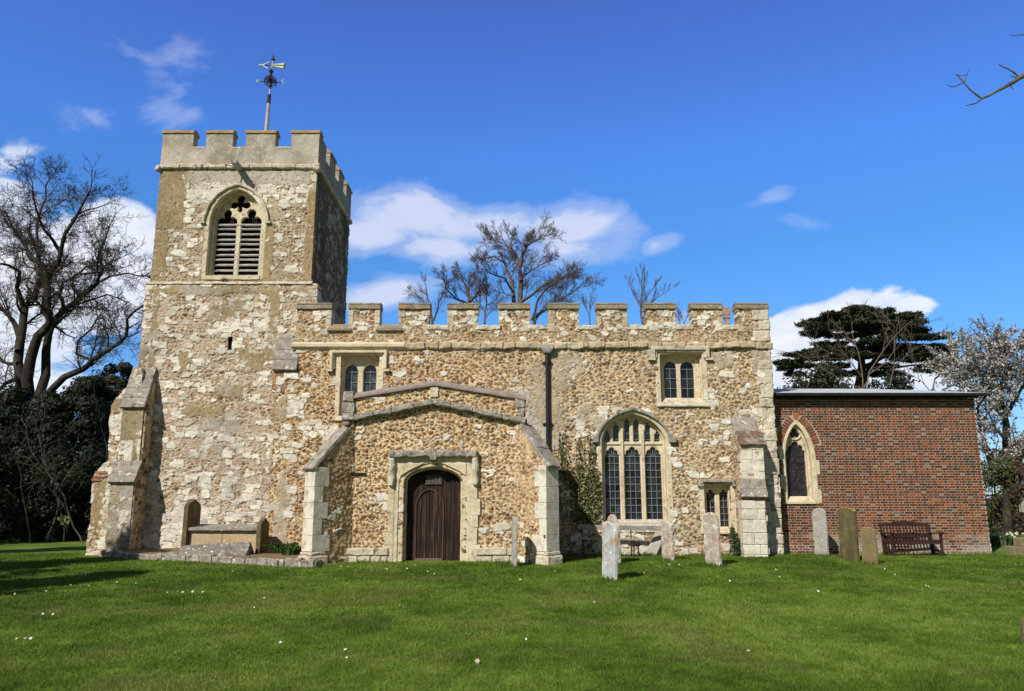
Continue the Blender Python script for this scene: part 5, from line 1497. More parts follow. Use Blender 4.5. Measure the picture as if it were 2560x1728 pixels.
letter([(-.5, .5, -.25, -.5), (-.25, -.5, 0, .3), (0, .3, .25, -.5), (.25, -.5, .5, .5)], c + Vector((-.44, -.05, .02)), .13)
letter([(-.4, -.5, -.4, .5), (-.4, .5, .4, .5), (-.4, 0, .2, 0), (-.4, -.5, .4, -.5)], c + Vector((.44, .05, .04)), .13)

# ================================================================== CHURCHYARD
def gloc(u, v):
    """ground point under a source pixel"""
    y = CAMH / -math.tan(math.atan((864 - v) / F) + PITCH) if math.atan((864 - v) / F) + PITCH < 0 else 60
    for _ in range(12):
        z = gz(PX(u, v, y), y)
        ang = math.atan((864 - v) / F) + PITCH
        y = (CAMH - z) / -math.tan(ang)
    return Vector((PX(u, v, y), y, gz(PX(u, v, y), y)))

# gravel bed in front of the tower, with its kerb
bedpts = [gloc(255, 1391), gloc(330, 1398), gloc(420, 1401), gloc(520, 1406), gloc(620, 1411), gloc(700, 1416), gloc(795, 1420)]
bt = [(p.x, p.y + .12) for p in bedpts]
def bed_top(x, y): return .20 - .10 * min(1, max(0, (23.6 - y) / 3.0)) + .10
nb = 60
bv_, bf_, bcol = [], [], []
xs_ = np.linspace(bt[0][0] - .1, -4.75, nb)
for i, x in enumerate(xs_):
    y0 = np.interp(x, [p[0] for p in bt], [p[1] for p in bt])
    for k in range(22):
        y = y0 + (23.95 - y0) * k / 21
        z = bed_top(x, y) + (float(fbm(np.array([x * 5]), np.array([y * 5]), 3, 4)[0]) - .5) * .07
        bv_.append((x, y, z))
        n1 = float(fbm(np.array([x * 8]), np.array([y * 8]), 6, 4)[0]); n2 = float(fbm(np.array([x * 1.5]), np.array([y * 1.5]), 7, 3)[0])
        cc = np.array((.20, .125, .065)) * (.5 + n1) * (1 - n2 * .4) + np.array((.22, .16, .09)) * n2 * .5
        bcol.append(cc)
for i in range(nb - 1):
    for k in range(21):
        a = i * 22 + k; bf_.append((a, a + 22, a + 23, a + 1))
me = raw_mesh('gravel_bed', np.array(bv_), np.array(bf_), None, np.array(bcol)); me.materials.append(attr_mat('gravel', .95, (.5, 1.6), 45, .8))
tag(finish(bpy.data.objects.new('gravel_bed', me), None), kind='structure')
mb = MB(); rg = random.Random(14)
for i in range(len(bedpts) - 1):
    a, b_ = bedpts[i], bedpts[i + 1]; L = (b_ - a).length; d = (b_ - a).normalized(); t = 0
    while t < L - .02:
        w = min(rg.uniform(.16, .5), L - t); p = a + d * t + Vector((0, .06, 0)); q = a + d * (t + w - .015) + Vector((0, .06, 0))
        hz_ = rg.uniform(.15, .23); mb.bar((p.x, p.y, p.z + hz_ / 2 - .03), (q.x, q.y, q.z + hz_ / 2 - .03), rg.uniform(.16, .24), hz_); t += w
tag(mb.build('stone_kerb', M_GREYST, None, .03, (.04, 5, .07), seed=11), 'low rough stone kerb edging the gravel bed below the tower', 'kerb')

# chest tomb
M_TOMBD = stone('dark_mossy_stone', [(0.3, (.075, .055, .03)), (0.55, (.14, .11, .06)), (0.8, (.24, .20, .11))], 5, [((.20, .17, .06), 7, .58, .68)], .5, 25)
M_TOMBP = stone('buff_sandstone_panel', [(0.3, (.44, .32, .18)), (0.7, (.55, .42, .26))], 1.6, [((.32, .27, .20), 2.5, .55, .7)], .25, 30)
ct0 = PT(0, 1380, 22.9)
zx_ = lambda zx: 420 + zx * .17212
zy_ = lambda zy: 1220 + zy * .17212
gt = .24
def upright(xc_, y0, y1, zt, th, name):
    """end stone with a pointed top, standing across the tomb"""
    m_ = MB(); ym = (y0 + y1) / 2; sh = zt - .14
    pts = [(y0, gt - .3), (y1, gt - .3), (y1, sh - .05), (y1 - .05, sh - .05), (y1 - .05, sh), (ym, zt), (y0 + .05, sh), (y0 + .05, sh - .05), (y0, sh - .05)]
    n_ = len(pts)
    vs = [(xc_ - th / 2, y, z) for y, z in pts] + [(xc_ + th / 2, y, z) for y, z in pts]
    m_.add(vs, [tuple(range(n_)), tuple(range(2 * n_ - 1, n_ - 1, -1))] + [(i, i + n_, (i + 1) % n_ + n_, (i + 1) % n_) for i in range(n_)])
    return m_
tomb = empty('chest_tomb', (PX(505, 1370, 22.6), 22.7, gt), 'chest tomb with two pointed upright end stones and buff panels against the tower', 'tomb')
upright(PX(zx_(238), 1330, 22.3), 22.30, 23.20, PZ(zy_(160), 22.75), .13, '').build('end_stone', M_TOMBD, tomb, .01, (.006, 5, .12))
upright(PX(zx_(1312), 1340, 22.05), 22.05, 22.80, PZ(zy_(432), 22.42), .12, '').build('end_stone', M_TOMBD, tomb, .01, (.006, 5, .12))
tx0_, tx1_ = PX(zx_(255), 1340, 22.4), PX(zx_(1300), 1340, 22.4)
zs0, zs1 = PZ(zy_(640), 22.3), PZ(zy_(590), 22.3)
mb = MB()
mb.box(tx0_, tx1_, 22.34, 23.3, zs0 + .03, zs1 + .02)
mb.add([(tx0_, 22.36, zs1 + .022), (tx1_, 22.36, zs1 + .022), (tx1_, 23.1, zs1 + .10), (tx0_, 23.1, zs1 + .10), (tx1_, 23.28, zs1 + .02), (tx0_, 23.28, zs1 + .02)], [(0, 1, 2, 3), (3, 2, 4, 5), (1, 4, 2), (0, 3, 5), (0, 5, 4, 1)])
mb.box(tx0_, tx1_, 22.38, 23.2, zs0, zs0 + .035)
mb.build('tomb_slab', M_GREYST, tomb, .012, (.010, 4, .12))
xm = PX(zx_(785), 1350, 22.45)
for (a, b_) in ((tx0_ + .08, xm - .006), (xm + .006, tx1_ - .02)):
    mb = MB(); mb.box(a, b_, 22.44, 22.60, gt - .1, zs0 + .004); mb.build('front_panel', M_TOMBP, tomb, .006)
mb = MB(); mb.box(tx0_ - .02, tx1_, 22.40, 23.1, gt - .2, gt + .07); mb.box(tx0_ + .01, tx1_ - .01, 22.62, 23.1, gt, zs0 + .002); mb.build('base', M_GREYST, tomb, .01, (.01, 5, .1))
# coped ledger in front
lg0 = PT(zx_(150), zy_(1010), 21.75); lg1 = PT(zx_(1175), zy_(960), 21.75)
mb = MB(); L = lg1.x - lg0.x
for k in range(1):
    pts = [(-.30, -.06), (.30, -.06), (.30, .06), (.04, .30), (.0, .36), (-.04, .30), (-.30, .06)]
    n_ = len(pts); vs = [(0, y, z) for y, z in pts] + [(L, y, z + .10) for y, z in pts]
    mb.add(vs, [tuple(range(n_)), tuple(range(2 * n_ - 1, n_ - 1, -1))] + [(i, i + n_, (i + 1) % n_ + n_, (i + 1) % n_) for i in range(n_)])
M_GREYO = stone('grey_lichened_stone_loose', [(0.25, (.12, .105, .085)), (0.5, (.20, .18, .15)), (0.75, (.30, .27, .23))], 4, [((.58, .56, .50), 13, .58, .66)], 0.8, 25, coords='Object')
o = mb.build('coped_grave_slab', M_GREYO, None, .012, (.016, 5, .09)); o.location = (lg0.x, 21.85, .13)
tag(o, 'grey ridged coffin-shaped grave slab lying on gravel in front of the chest tomb', 'grave slab')

# headstones
def headstone(base, h, w, th, theta, style, mat, label, tilt=(0, 0), group=None, name='headstone', seed=0, cat='headstone'):
    """base = near-right foot; theta = angle of the stone's plane away from square-on; local x runs along the face to the far-left"""
    W2_ = w / 2
    out = []
    if style == 'round':
        hs = h - W2_ * .72
        out = [(-W2_, -.3), (W2_, -.3), (W2_, hs)] + [(W2_ * math.cos(t), hs + W2_ * .72 * math.sin(t)) for t in [math.pi * i / 12 for i in range(1, 12)]] + [(-W2_, hs)]
    elif style == 'shoulder':
        r_ = W2_ * .66; hs = h - r_ - .03
        out = [(-W2_, -.3), (W2_, -.3), (W2_, hs - .04), (W2_ * .93, hs), (r_ * 1.05, hs + .015)] + [(r_ * math.cos(t), hs + .03 + r_ * math.sin(t)) for t in [math.pi * i / 12 for i in range(1, 12)]] + [(-r_ * 1.05, hs + .015), (-W2_ * .93, hs), (-W2_, hs - .04)]
    elif style == 'segment':
        hs = h - W2_ * .35
        out = [(-W2_, -.3), (W2_, -.3), (W2_, hs)] + [(W2_ * math.cos(t), hs + W2_ * .35 * math.sin(t)) for t in [math.pi * i / 10 for i in range(1, 10)]] + [(-W2_, hs)]
    elif style == 'flat':
        out = [(-W2_, -.3), (W2_, -.3), (W2_ * .97, h - .07), (W2_ * .86, h), (-W2_ * .86, h), (-W2_ * .97, h - .07)]
    m_ = MB(); m_.prism(out, -th / 2, th / 2)
    o_ = m_.build(name, mat, None, .012, (.012, 4, .09), seed=seed)
    o_.rotation_euler = (tilt[0], tilt[1], -theta)
    d = Vector((math.cos(theta), -math.sin(theta), 0))
    o_.location = base - d * W2_
    return tag(o_, label, cat, group)
def hs_mat(name, stops, spots): return stone(name, stops, 2.6, spots, .7, 28, coords='Object')
M_H1 = hs_mat('pink_lichened_limestone', [(0.3, (.30, .225, .165)), (0.5, (.44, .36, .285)), (0.75, (.58, .525, .45))], [((.68, .65, .60), 6, .55, .66), ((.44, .235, .12), 4, .60, .72), ((.72, .70, .66), 19, .60, .66), ((.20, .16, .12), 12, .66, .72)])
M_H2 = hs_mat('blue_white_limestone', [(0.3, (.38, .39, .39)), (0.55, (.52, .53, .52)), (0.8, (.64, .64, .61))], [((.45, .29, .15), 3.2, .54, .66), ((.74, .73, .70), 10, .58, .66), ((.30, .24, .18), 14, .66, .72)])
M_H3 = hs_mat('grey_white_limestone', [(0.3, (.32, .29, .25)), (0.55, (.42, .39, .34)), (0.8, (.50, .47, .42))], [((.58, .56, .52), 13, .60, .70)])
M_H4 = stone('mossy_brown_headstone', [(0.3, (.085, .07, .032)), (0.55, (.15, .125, .06)), (0.8, (.22, .19, .10))], 3, [((.40, .38, .32), 4, .66, .8)], .5, 25, coords='Object', streak=((.07, .055, .03), 9))
M_H5 = hs_mat('olive_brown_headstone', [(0.3, (.17, .13, .06)), (0.55, (.24, .19, .095)), (0.8, (.30, .25, .14))], [((.32, .30, .22), 6, .62, .75)])
def HB(u, v): return gloc(u, v)
def hh_(base, vtop): return PZ(vtop, base.y + .2) - base.z
b1 = HB(1540, 1452); headstone(b1, hh_(b1, 1306), .62, .085, R(72), 'round', M_H2, 'bluish white headstone seen almost edge on, the nearest to the camera', (R(-1), R(2)), seed=1)
b2 = HB(1549, 1410); headstone(b2, hh_(b2, 1286), .62, .09, R(66), 'shoulder', M_H1, 'pinkish shouldered headstone directly behind the bluish white one', (0, R(1)), seed=2)
b3 = HB(1684, 1402); headstone(b3, hh_(b3, 1307), .48, .08, R(67), 'flat', M_H1, 'short pinkish grey headstone in front of the leaning slab by the great window', (0, R(-1)), seed=3)
b4 = HB(1803, 1416); headstone(b4, hh_(b4, 1281), .54, .09, R(65), 'round', M_H1, 'tall pinkish white round-topped headstone in front of the small low window', (R(1), R(-.5)), seed=4)
b5 = HB(2072, 1391); headstone(b5, hh_(b5, 1270), .47, .08, R(63), 'round', M_H3, 'pale grey round-topped headstone below the pointed window of the brick wall', seed=5)
b6 = HB(2147, 1404); h6 = headstone(b6, hh_(b6, 1269), .56, .10, R(66), 'segment', M_H4, 'tall dark mossy headstone with a yellow lichened top by the brick wall', seed=6)
b7 = HB(2195, 1413); headstone(b7, hh_(b7, 1318), .44, .08, R(67), 'segment', M_H5, 'short olive brown headstone beside the teak bench', seed=7)
b8 = HB(1289, 1418); headstone(b8, hh_(b8, 1292), .55, .085, R(84), 'segment', M_H3, 'thin white headstone seen edge on in front of the porch', (0, R(1.5)), seed=8)
M_LICH = stone('yellow_lichen_cap', [(0.3, (.30, .24, .04)), (0.7, (.42, .31, .05))], 9, [], .6, 30, coords='Object')
hsz = hh_(b6, 1269); W2_ = .28; hs = hsz - W2_ * .35
mb = MB(); arc = [(W2_ * 1.012 * math.cos(t), hs + W2_ * .365 * math.sin(t)) for t in [math.pi * i / 10 for i in range(0, 11)]]
mb.prism(arc + [(W2_ * .9 * math.cos(t), hs + .01 + W2_ * .26 * math.sin(t)) for t in [math.pi * i / 10 for i in range(10, -1, -1)]], -.053, .053)
o = mb.build('lichen_cap', M_LICH, h6, 0, (.008, 6, .08)); o.matrix_parent_inverse = Matrix.Identity(4)
# slab leaning on the wall below the great window
b9 = HB(1636, 1389)
mb = MB(); mb.prism([(-.15, -.15), (.15, -.15), (.15, 1.0), (-.15, 1.05)], -.05, .05)
o = mb.build('leaning_slab', M_H3, None, .012, (.012, 4, .1), seed=9); o.location = b9 + Vector((-.10, .08, 0)); o.rotation_euler = (R(-8), R(27), R(-25))
tag(o, 'narrow pale stone slab leaning sideways against the wall under the great window', 'stone slab')
# headstone at the very edge of the picture, near
b10 = HB(2562, 1612); headstone(b10 + Vector((.53, 0, 0)), .36, .5, .12, R(10), 'round', M_H5, 'brownish headstone in the near lawn cut off by the right edge of the photo', seed=10)

# celtic cross at the right-hand edge
cc0 = HB(2558, 1390)
ccx = cc0.x + .62; ccy = cc0.y + .3; czb = cc0.z
M_CROSS = stone('mossy_cross_stone', [(0.3, (.22, .22, .16)), (0.55, (.34, .34, .27)), (0.8, (.42, .42, .36))], 4, [((.26, .21, .11), 3, .58, .7)], .5, 25)
M_CBASE = stone('ochre_stained_base', [(0.3, (.22, .17, .09)), (0.7, (.34, .28, .18))], 4, [], .5, 25)
cross = empty('celtic_cross', (ccx, ccy, czb), 'stone celtic cross grave marker on a stepped base at the right edge of the churchyard', 'cross')
mb = MB(); mb.box(ccx - .62, ccx + .62, ccy - .5, ccy + .5, czb - .1, czb + .24); mb.build('base', M_CBASE, cross, .015, (.012, 5, .1))
mb = MB(); mb.box(ccx - .46, ccx + .46, ccy - .36, ccy + .36, czb + .24, czb + .48); mb.build('plinth', M_CBASE, cross, .015, (.012, 5, .1))
zt = PZ(1258, ccy)
mb = MB(); mb.add([(ccx - .2, ccy - .11, czb + .47), (ccx + .2, ccy - .11, czb + .47), (ccx + .2, ccy + .11, czb + .47), (ccx - .2, ccy + .11, czb + .47), (ccx - .13, ccy - .09, zt + .35), (ccx + .13, ccy - .09, zt + .35), (ccx + .13, ccy + .09, zt + .35), (ccx - .13, ccy + .09, zt + .35)],
                  [(3, 2, 1, 0), (4, 5, 6, 7), (0, 1, 5, 4), (1, 2, 6, 5), (2, 3, 7, 6), (3, 0, 4, 7)])
zc_ = zt - .16
mb.box(ccx - .34, ccx + .34, ccy - .088, ccy + .088, zc_ - .11, zc_ + .11)
mb.build('cross_shaft', M_CROSS, cross, .012, (.01, 5, .1))
mb = MB(); rr = [(ccx + .31 * math.cos(t), zc_ + .31 * math.sin(t)) for t in [2 * math.pi * i / 24 for i in range(24)]]; ri = [(ccx + .22 * math.cos(t), zc_ + .22 * math.sin(t)) for t in [2 * math.pi * i / 24 for i in range(24)]]
addgeo(mb, plate_geo(rr, [ri], ccy - .07, ccy + .07, .012)); mb.build('ring', M_CROSS, cross)

# teak bench
def place(o_, loc, rz): o_.location = loc; o_.rotation_euler = (0, 0, rz)
bench = empty('garden_bench', (0, 0, 0), 'dark brown slatted wooden bench with armrests against the brick wall', 'bench')
BWD, BD = 1.50, .50
for sx_ in (-1, 1):
    x = sx_ * (BWD / 2 - .035)
    mb = MB(); mb.bar((x, .0, -.02), (x, .0, .64), .07, .06); mb.build('leg', M_BENCH, bench, .004)
    mb = MB(); mb.bar((x, BD - .02, -.02), (x, BD, .45), .06, .07, (0, 1, 0)); mb.bar((x, BD, .44), (x, BD + .12, .92), .06, .06, (0, 1, 0)); mb.build('leg', M_BENCH, bench, .004)
    mb = MB(); mb.bar((x, -.09, .655), (x, BD + .05, .625), .085, .035); mb.tube([(x - .045, -.085, .645), (x + .045, -.085, .645)], [.035, .035], 8); mb.build('armrest', M_BENCH, bench, .004)
    mb = MB(); mb.bar((x, .03, .14), (x, BD - .05, .14), .04, .05); mb.bar((x, .03, .40), (x, BD - .02, .38), .045, .08); mb.build('stretcher', M_BENCH, bench, .003)
mb = MB(); mb.bar((-BWD / 2 + .07, .01, .385), (BWD / 2 - .07, .01, .385), .045, .085, (0, 0, 1)); mb.bar((-BWD / 2 + .07, BD - .05, .37), (BWD / 2 - .07, BD - .05, .37), .04, .08)
for k in range(6): mb.bar((-BWD / 2 + .01, .02 + k * .078, .445 - .004 * k), (BWD / 2 - .01, .02 + k * .078, .445 - .004 * k), .062, .022)
mb.build('seat', M_BENCH, bench, .003)
mb = MB()
pts = [(-BWD / 2 + .04, .82), (BWD / 2 - .04, .82), (BWD / 2 - .04, .90)] + [((BWD / 2 - .04) * .6 * math.cos(t), .90 + .065 * math.sin(t)) for t in [math.pi * i / 10 for i in range(1, 10)]] + [(-BWD / 2 + .04, .90)]
Mt = Matrix.Translation((0, BD + .105, 0)) @ Matrix.Rotation(R(-12), 4, 'X') @ Matrix.Translation((0, 0, 0))
mb.prism(pts, -.02, .02, Matrix.Translation((0, BD + .10, 0)))
mb.bar((-BWD / 2 + .05, BD + .01, .53), (BWD / 2 - .05, BD + .01, .53), .035, .06)
for k in range(14):
    x = -BWD / 2 + .12 + (BWD - .24) * k / 13
    mb.bar((x, BD + .015, .53), (x, BD + .10, .85), .016, .042, (1, 0, 0))
mb.build('backrest', M_BENCH, bench, .003)
bb = gloc(2228, 1397); be = gloc(2372, 1395)
bench.location = ((bb.x + be.x) / 2 + .36, YC - .95, gz(11, 23) - .01); bench.rotation_euler = (0, 0, R(-10))
bench.rotation_euler = (0, 0, R(3))

# old rail bench beside the porch
rb = empty('plank_bench', (0, 0, 0), 'old grey two-plank bench on iron legs under the great window', 'bench')
ybk, yst = 23.15, 22.75
xa, xb = PX(1444, 1315, ybk), PX(1660, 1322, ybk)
gz_ = gz(3, 22.8)
zt1 = PZ(1318, ybk) - gz_; zt2 = PZ(1348, yst) - gz_
o0 = Vector(((xa + xb) / 2, yst, gz_))
h_ = (xb - xa) / 2
mb = MB(); mb.bar((-h_, ybk - yst, zt1 + .01), (h_ * .05, ybk - yst, zt1 - .01), .045, .125); mb.bar((h_ * .04, ybk - yst - .02, zt1 - .015), (h_, ybk - yst - .03, zt1 - .035), .045, .12); mb.build('back_rail', M_GREYWOOD, rb, .006, (.008, 4, .15))
mb = MB(); xs0, xs1 = PX(1446, 1348, yst) - o0.x, PX(1604, 1350, yst) - o0.x
mb.bar((xs0, 0, zt2 + .02), (xs1, .0, zt2 - .01), .26, .055); mb.build('seat_plank', M_GREYWOOD, rb, .006, (.008, 4, .15))
for u in (1459, 1583.5, 1470):
    x = PX(u, 1350, yst) - o0.x
    mb = MB(); mb.bar((x, -.04, -.05), (x, -.04, zt2 - .02), .03, .03); mb.bar((x, -.04, zt2 - .04), (x, ybk - yst + .03, zt2 - .03), .025, .025); mb.bar((x, ybk - yst + .04, -.05), (x, ybk - yst + .04, zt1 + .05), .028, .028)
    mb.build('leg', M_BLACK, rb)
    if u == 1583.5: break
rb.location = o0

# ------------------------------------------------------------------ leaf and branch helpers
def leaf_mesh(name, P, Nrm, size, col, aspect=.6, parent=None, mat=None, jitter=.6, seed=0, tri=False):
    rs_ = np.random.RandomState(seed)
    n = len(P)
    Nn = Nrm + rs_.normal(0, jitter, (n, 3)); Nn /= np.linalg.norm(Nn, axis=1, keepdims=True) + 1e-9
    t = rs_.normal(0, 1, (n, 3)); t -= (t * Nn).sum(1, keepdims=True) * Nn; t /= np.linalg.norm(t, axis=1, keepdims=True) + 1e-9
    b_ = np.cross(Nn, t)
    s = size if np.ndim(size) else np.full(n, size)
    a = t * s[:, None]; c = b_ * (s * aspect)[:, None]
    if tri:
        V = np.stack([P - c * .5, P + c * .5, P + a * 1.6], 1).reshape(-1, 3)
        me_ = raw_mesh(name, V, None, np.arange(n * 3).reshape(n, 3), np.repeat(col, 3, 0), False)
    else:
        V = np.stack([P - a, P - c, P + a, P + c], 1).reshape(-1, 3)
        me_ = raw_mesh(name, V, np.arange(n * 4).reshape(n, 4), None, np.repeat(col, 4, 0), False)
    me_.materials.append(mat)
    return finish(bpy.data.objects.new(name, me_), parent)
def lerp_cols(n, cols, rs_, var=.25):
    cols = np.array(cols); k = rs_.randint(len(cols), size=n)
    return cols[k] * rs_.uniform(1 - var, 1 + var, (n, 1))
M_LEAF = attr_mat('leaf', .6, (.85, 1.15), 30, 0, .3, .25)
M_NEEDLE = attr_mat('needles', .75, (.85, 1.15), 30, 0, .15, .1)
M_PETAL = attr_mat('petals', .7, (.9, 1.1), 30, 0, .2, .3)
def bark(name, stops, spots=()): return stone(name, stops, 5, spots, .6, 18)
M_BARK = bark('grey_brown_bark', [(0.3, (.075, .06, .045)), (0.7, (.16, .13, .10))], [((.16, .15, .09), 5, .60, .72)])
M_TWIG = bark('brown_twigs', [(0.3, (.09, .068, .057)), (0.7, (.17, .132, .112))])
M_DBARK = bark('dark_bark', [(0.3, (.022, .018, .014)), (0.7, (.06, .05, .038))], [((.07, .075, .03), 5, .58, .7)])
M_DTWIG = bark('dark_twigs', [(0.3, (.035, .027, .022)), (0.7, (.075, .058, .045))])

class Tree:
    def __init__(s, seed): s.r = random.Random(seed); s.lims = []; s.tips = []
    def rv(s): return Vector((s.r.gauss(0, 1), s.r.gauss(0, 1), s.r.gauss(0, 1)))
    def grow(s, p, d, L, r, lvl, P):
        n = max(3, int(L / P['seg'][min(lvl, len(P['seg']) - 1)]))
        pts = [p.copy()]; rad = [r]; d = d.normalized(); q = p.copy()
        rt = r * P.get('taper', .4)
        for i in range(n):
            d = (d + s.rv() * P['wob'] + Vector((0, 0, P['up'] * (1 if lvl < 3 else .6)))).normalized()
            q = q + d * (L / n); pts.append(q.copy()); rad.append(max(P['rmin'], r + (rt - r) * (i + 1) / n))
        s.spawn(pts, rad, L, lvl, P)
    def spawn(s, pts, rad, L, lvl, P, t0=None):
        s.lims.append((pts, rad, lvl))
        if lvl >= P['max']:
            s.tips.append((pts[-1], (pts[-1] - pts[-2]).normalized())); return
        nch = P['n'][min(lvl, len(P['n']) - 1)]
        nch = max(1, int(round(nch * s.r.uniform(.8, 1.2))))
        n = len(pts) - 1
        for k in range(nch):
            t = (P['t0'] if t0 is None else t0) + (1 - (P['t0'] if t0 is None else t0)) * (k + s.r.random()) / nch
            f = min(t, .999) * n; i = int(f); q = pts[i].lerp(pts[i + 1], f - i)
            dd = (pts[i + 1] - pts[i]).normalized()
            ax = dd.cross(s.rv()).normalized()
            nd_ = Matrix.Rotation(R(s.r.uniform(*P['ang'])), 3, ax) @ dd
            nd_ = (nd_ + Vector((0, 0, P.get('lift', .1)))).normalized()
            rr_ = max(P['rmin'], (rad[i] + (rad[i + 1] - rad[i]) * (f - i)) * P.get('rr', .6))
            s.grow(q, nd_, L * P['ratio'] * s.r.uniform(.7, 1.2) * (1 - .25 * t), rr_, lvl + 1, P)
        # leader
        dd = (pts[-1] - pts[-2]).normalized()
        s.grow(pts[-1], dd, L * P['ratio'] * s.r.uniform(.6, .9), max(P['rmin'], rad[-1] * .9), lvl + 1, P)
    def build(s, root, mt, mtw, split=1):
        for nm, sel, mat, nn in (('trunk', lambda l: l <= split, mt, 7), ('crown', lambda l: l > split, mtw, 3)):
            mb = MB()
            for pts, rad, l in s.lims:
                if sel(l): mb.tube(pts, rad, nn if l > 0 or nm == 'crown' else 9, False)
            if not mb.v: continue
            tri_ok = np.array(mb.f)
            me_ = raw_mesh(nm, np.array(mb.v), tri_ok)
            me_.materials.append(mat)
            finish(bpy.data.objects.new(nm, me_), root)
def polyl(pts_px, Y, dep, r0, r1, rnd):
    """limb traced as source-pixel points at distance Y; dep pushes its tip towards or away"""
    n = len(pts_px); ps = []
    for i, (u, v) in enumerate(pts_px): ps.append(PT(u, v, Y + dep * i / (n - 1)))
    # resample with a little wander
    out = [ps[0]]
    for a, b_ in zip(ps[:-1], ps[1:]):
        m_ = a.lerp(b_, .5); L = (b_ - a).length
        m_ += Vector((rnd.gauss(0, .03), rnd.gauss(0, .05), rnd.gauss(0, .03))) * L
        out += [m_, b_]
    rad = [r0 + (r1 - r0) * (i / (len(out) - 1)) ** .8 for i in range(len(out))]
    L = sum((b_ - a).length for a, b_ in zip(out[:-1], out[1:]))
    return out, rad, L

# ---- ivy and small plants by the church
rs = np.random.RandomState(3)
pts = []
def IV(zx, zy, d=.04): return PT(1360 + zx * .2868, 1020 + zy * .2868, YN - d)
strands = []
for k in range(46):
    zx = rs.uniform(170, 490); top = rs.uniform(520, 800)
    if k < 26:
        zx = rs.choice([110, 125, 190, 205, 300, 355, 375, 400, 435, 460]) + rs.uniform(-14, 14); top = rs.uniform(170, 380)
    strands.append((zx, top))
for zx, top in strands:
    y = 1000.0; x = zx + (rs.uniform(20, 140) if zx < 300 else rs.uniform(-20, 30))
    if zx < 300: y = 560 + (zx - 90) * 1.6
    x_target = zx
    while y > top:
        t = (1000 - y) / (1000 - top)
        x += (x_target - x) * .03 + rs.normal(0, 4)
        dens = (3 if y > 660 else 2) if y > 560 else 1
        if y < 480 and rs.rand() < .35: dens = 0
        spread = 22 if y > 560 else (12 if y > 400 else 6)
        for _ in range(dens if rs.rand() < .8 else 0):
            p = IV(x + rs.normal(0, spread), y + rs.normal(0, 10), .03 + abs(rs.normal(0, .06 if y > 560 else .02)))
            if p.x < PX(1662 - 158, 1200, YN): pts.append(tuple(p))
        y -= 9
n0 = len(pts)
cand = 0
while cand < 500:
    zx = rs.uniform(100, 495); zy = rs.uniform(480, 1010)
    lim = 1010 - (zx - 100) * .0
    if zy > 560 + (zx - 100) * 1.25 + 60: cand += 1; 
    dn = sst(430, 700, np.array(zy)) * (.5 + .5 * (zx > 180))
    if rs.rand() < dn and zy < 700 + (zx - 100) * 1.3: pts.append(tuple(IV(zx, zy, .04 + abs(rs.normal(0, .06)))))
    cand += 1
P_ = np.array(pts); n = len(P_)
ivc = lerp_cols(n, [(.08, .10, .025), (.12, .14, .04), (.22, .21, .08), (.05, .07, .018), (.38, .34, .17), (.05, .055, .018)], rs)
sz = rs.uniform(.022, .040, n)
ivy = empty('ivy', (PX(1470, 1380, YN), YN - .1, .15), 'ivy climbing the wall between the downpipe and the great window', 'ivy')
leaf_mesh('leaves', P_, np.tile((-.1, -1, .35), (n, 1)), sz, ivc, .85, ivy, M_LEAF, .55, 2)
mb = MB()
for zx, top in strands[::2]:
    x = zx; y = top; pl = []
    while y < 1010: pl.append(IV(x, y, .02)); y += 40; x += rs.normal(0, 4) + (2 if zx < 250 else 0)
    if len(pl) > 2: mb.tube(pl, list(np.linspace(.006, .016, len(pl))), 4, False)
mb.build('stems', M_TWIG, ivy)

def tuft(name, loc, rad, h, n, cols, label, cat, seed, width=.03, group=None):
    rs_ = np.random.RandomState(seed)
    V = []; C = []
    for i in range(n):
        a = rs_.uniform(0, 6.28); r_ = rad * math.sqrt(rs_.rand()); x, y = math.cos(a) * r_, math.sin(a) * r_
        hh = h * rs_.uniform(.6, 1.1); lean = rs_.uniform(.1, .9) * hh; dx, dy = math.cos(a + rs_.normal(0, .7)) * lean, math.sin(a + rs_.normal(0, .7)) * lean
        w = width * rs_.uniform(.6, 1.2); px2, py2 = -math.sin(a) * w, math.cos(a) * w
        V += [(x - px2, y - py2, -.03), (x + px2, y + py2, -.03), (x + dx * .45 + px2 * .8, y + dy * .45 + py2 * .8, hh * .75), (x + dx * .45 - px2 * .8, y + dy * .45 - py2 * .8, hh * .75),
              (x + dx, y + dy, hh * rs_.uniform(.75, 1.0)), (x + dx * 1.02, y + dy * 1.02, hh * .7)]
        C += [np.array(cols[rs_.randint(len(cols))]) * rs_.uniform(.75, 1.25)] * 6
    k = np.arange(n) * 6
    Q = np.concatenate([np.stack([k, k + 1, k + 2, k + 3], 1), np.stack([k + 3, k + 2, k + 5, k + 4], 1)])
    me_ = raw_mesh(name, np.array(V), Q, None, np.array(C), False); me_.materials.append(M_LEAF)
    o_ = finish(bpy.data.objects.new(name, me_), None); o_.location = loc
    return tag(o_, label, cat, group)
GR = [(.03, .075, .012), (.045, .10, .016), (.06, .12, .02), (.025, .055, .012)]
p = PT(706, 1378, 22.3); tuft('leafy_clump', (p.x, 22.3, .26), .30, .30, 150, GR, 'dark green leafy clump growing in the gravel beside the end stone of the tomb', 'plant', 1)
p = PT(728, 1390, 21.8); tuft('leafy_clump', (p.x, 21.8, .24), .24, .24, 120, GR + [(.09, .15, .03)], 'smaller brighter green clump growing next to the porch buttress', 'plant', 2)
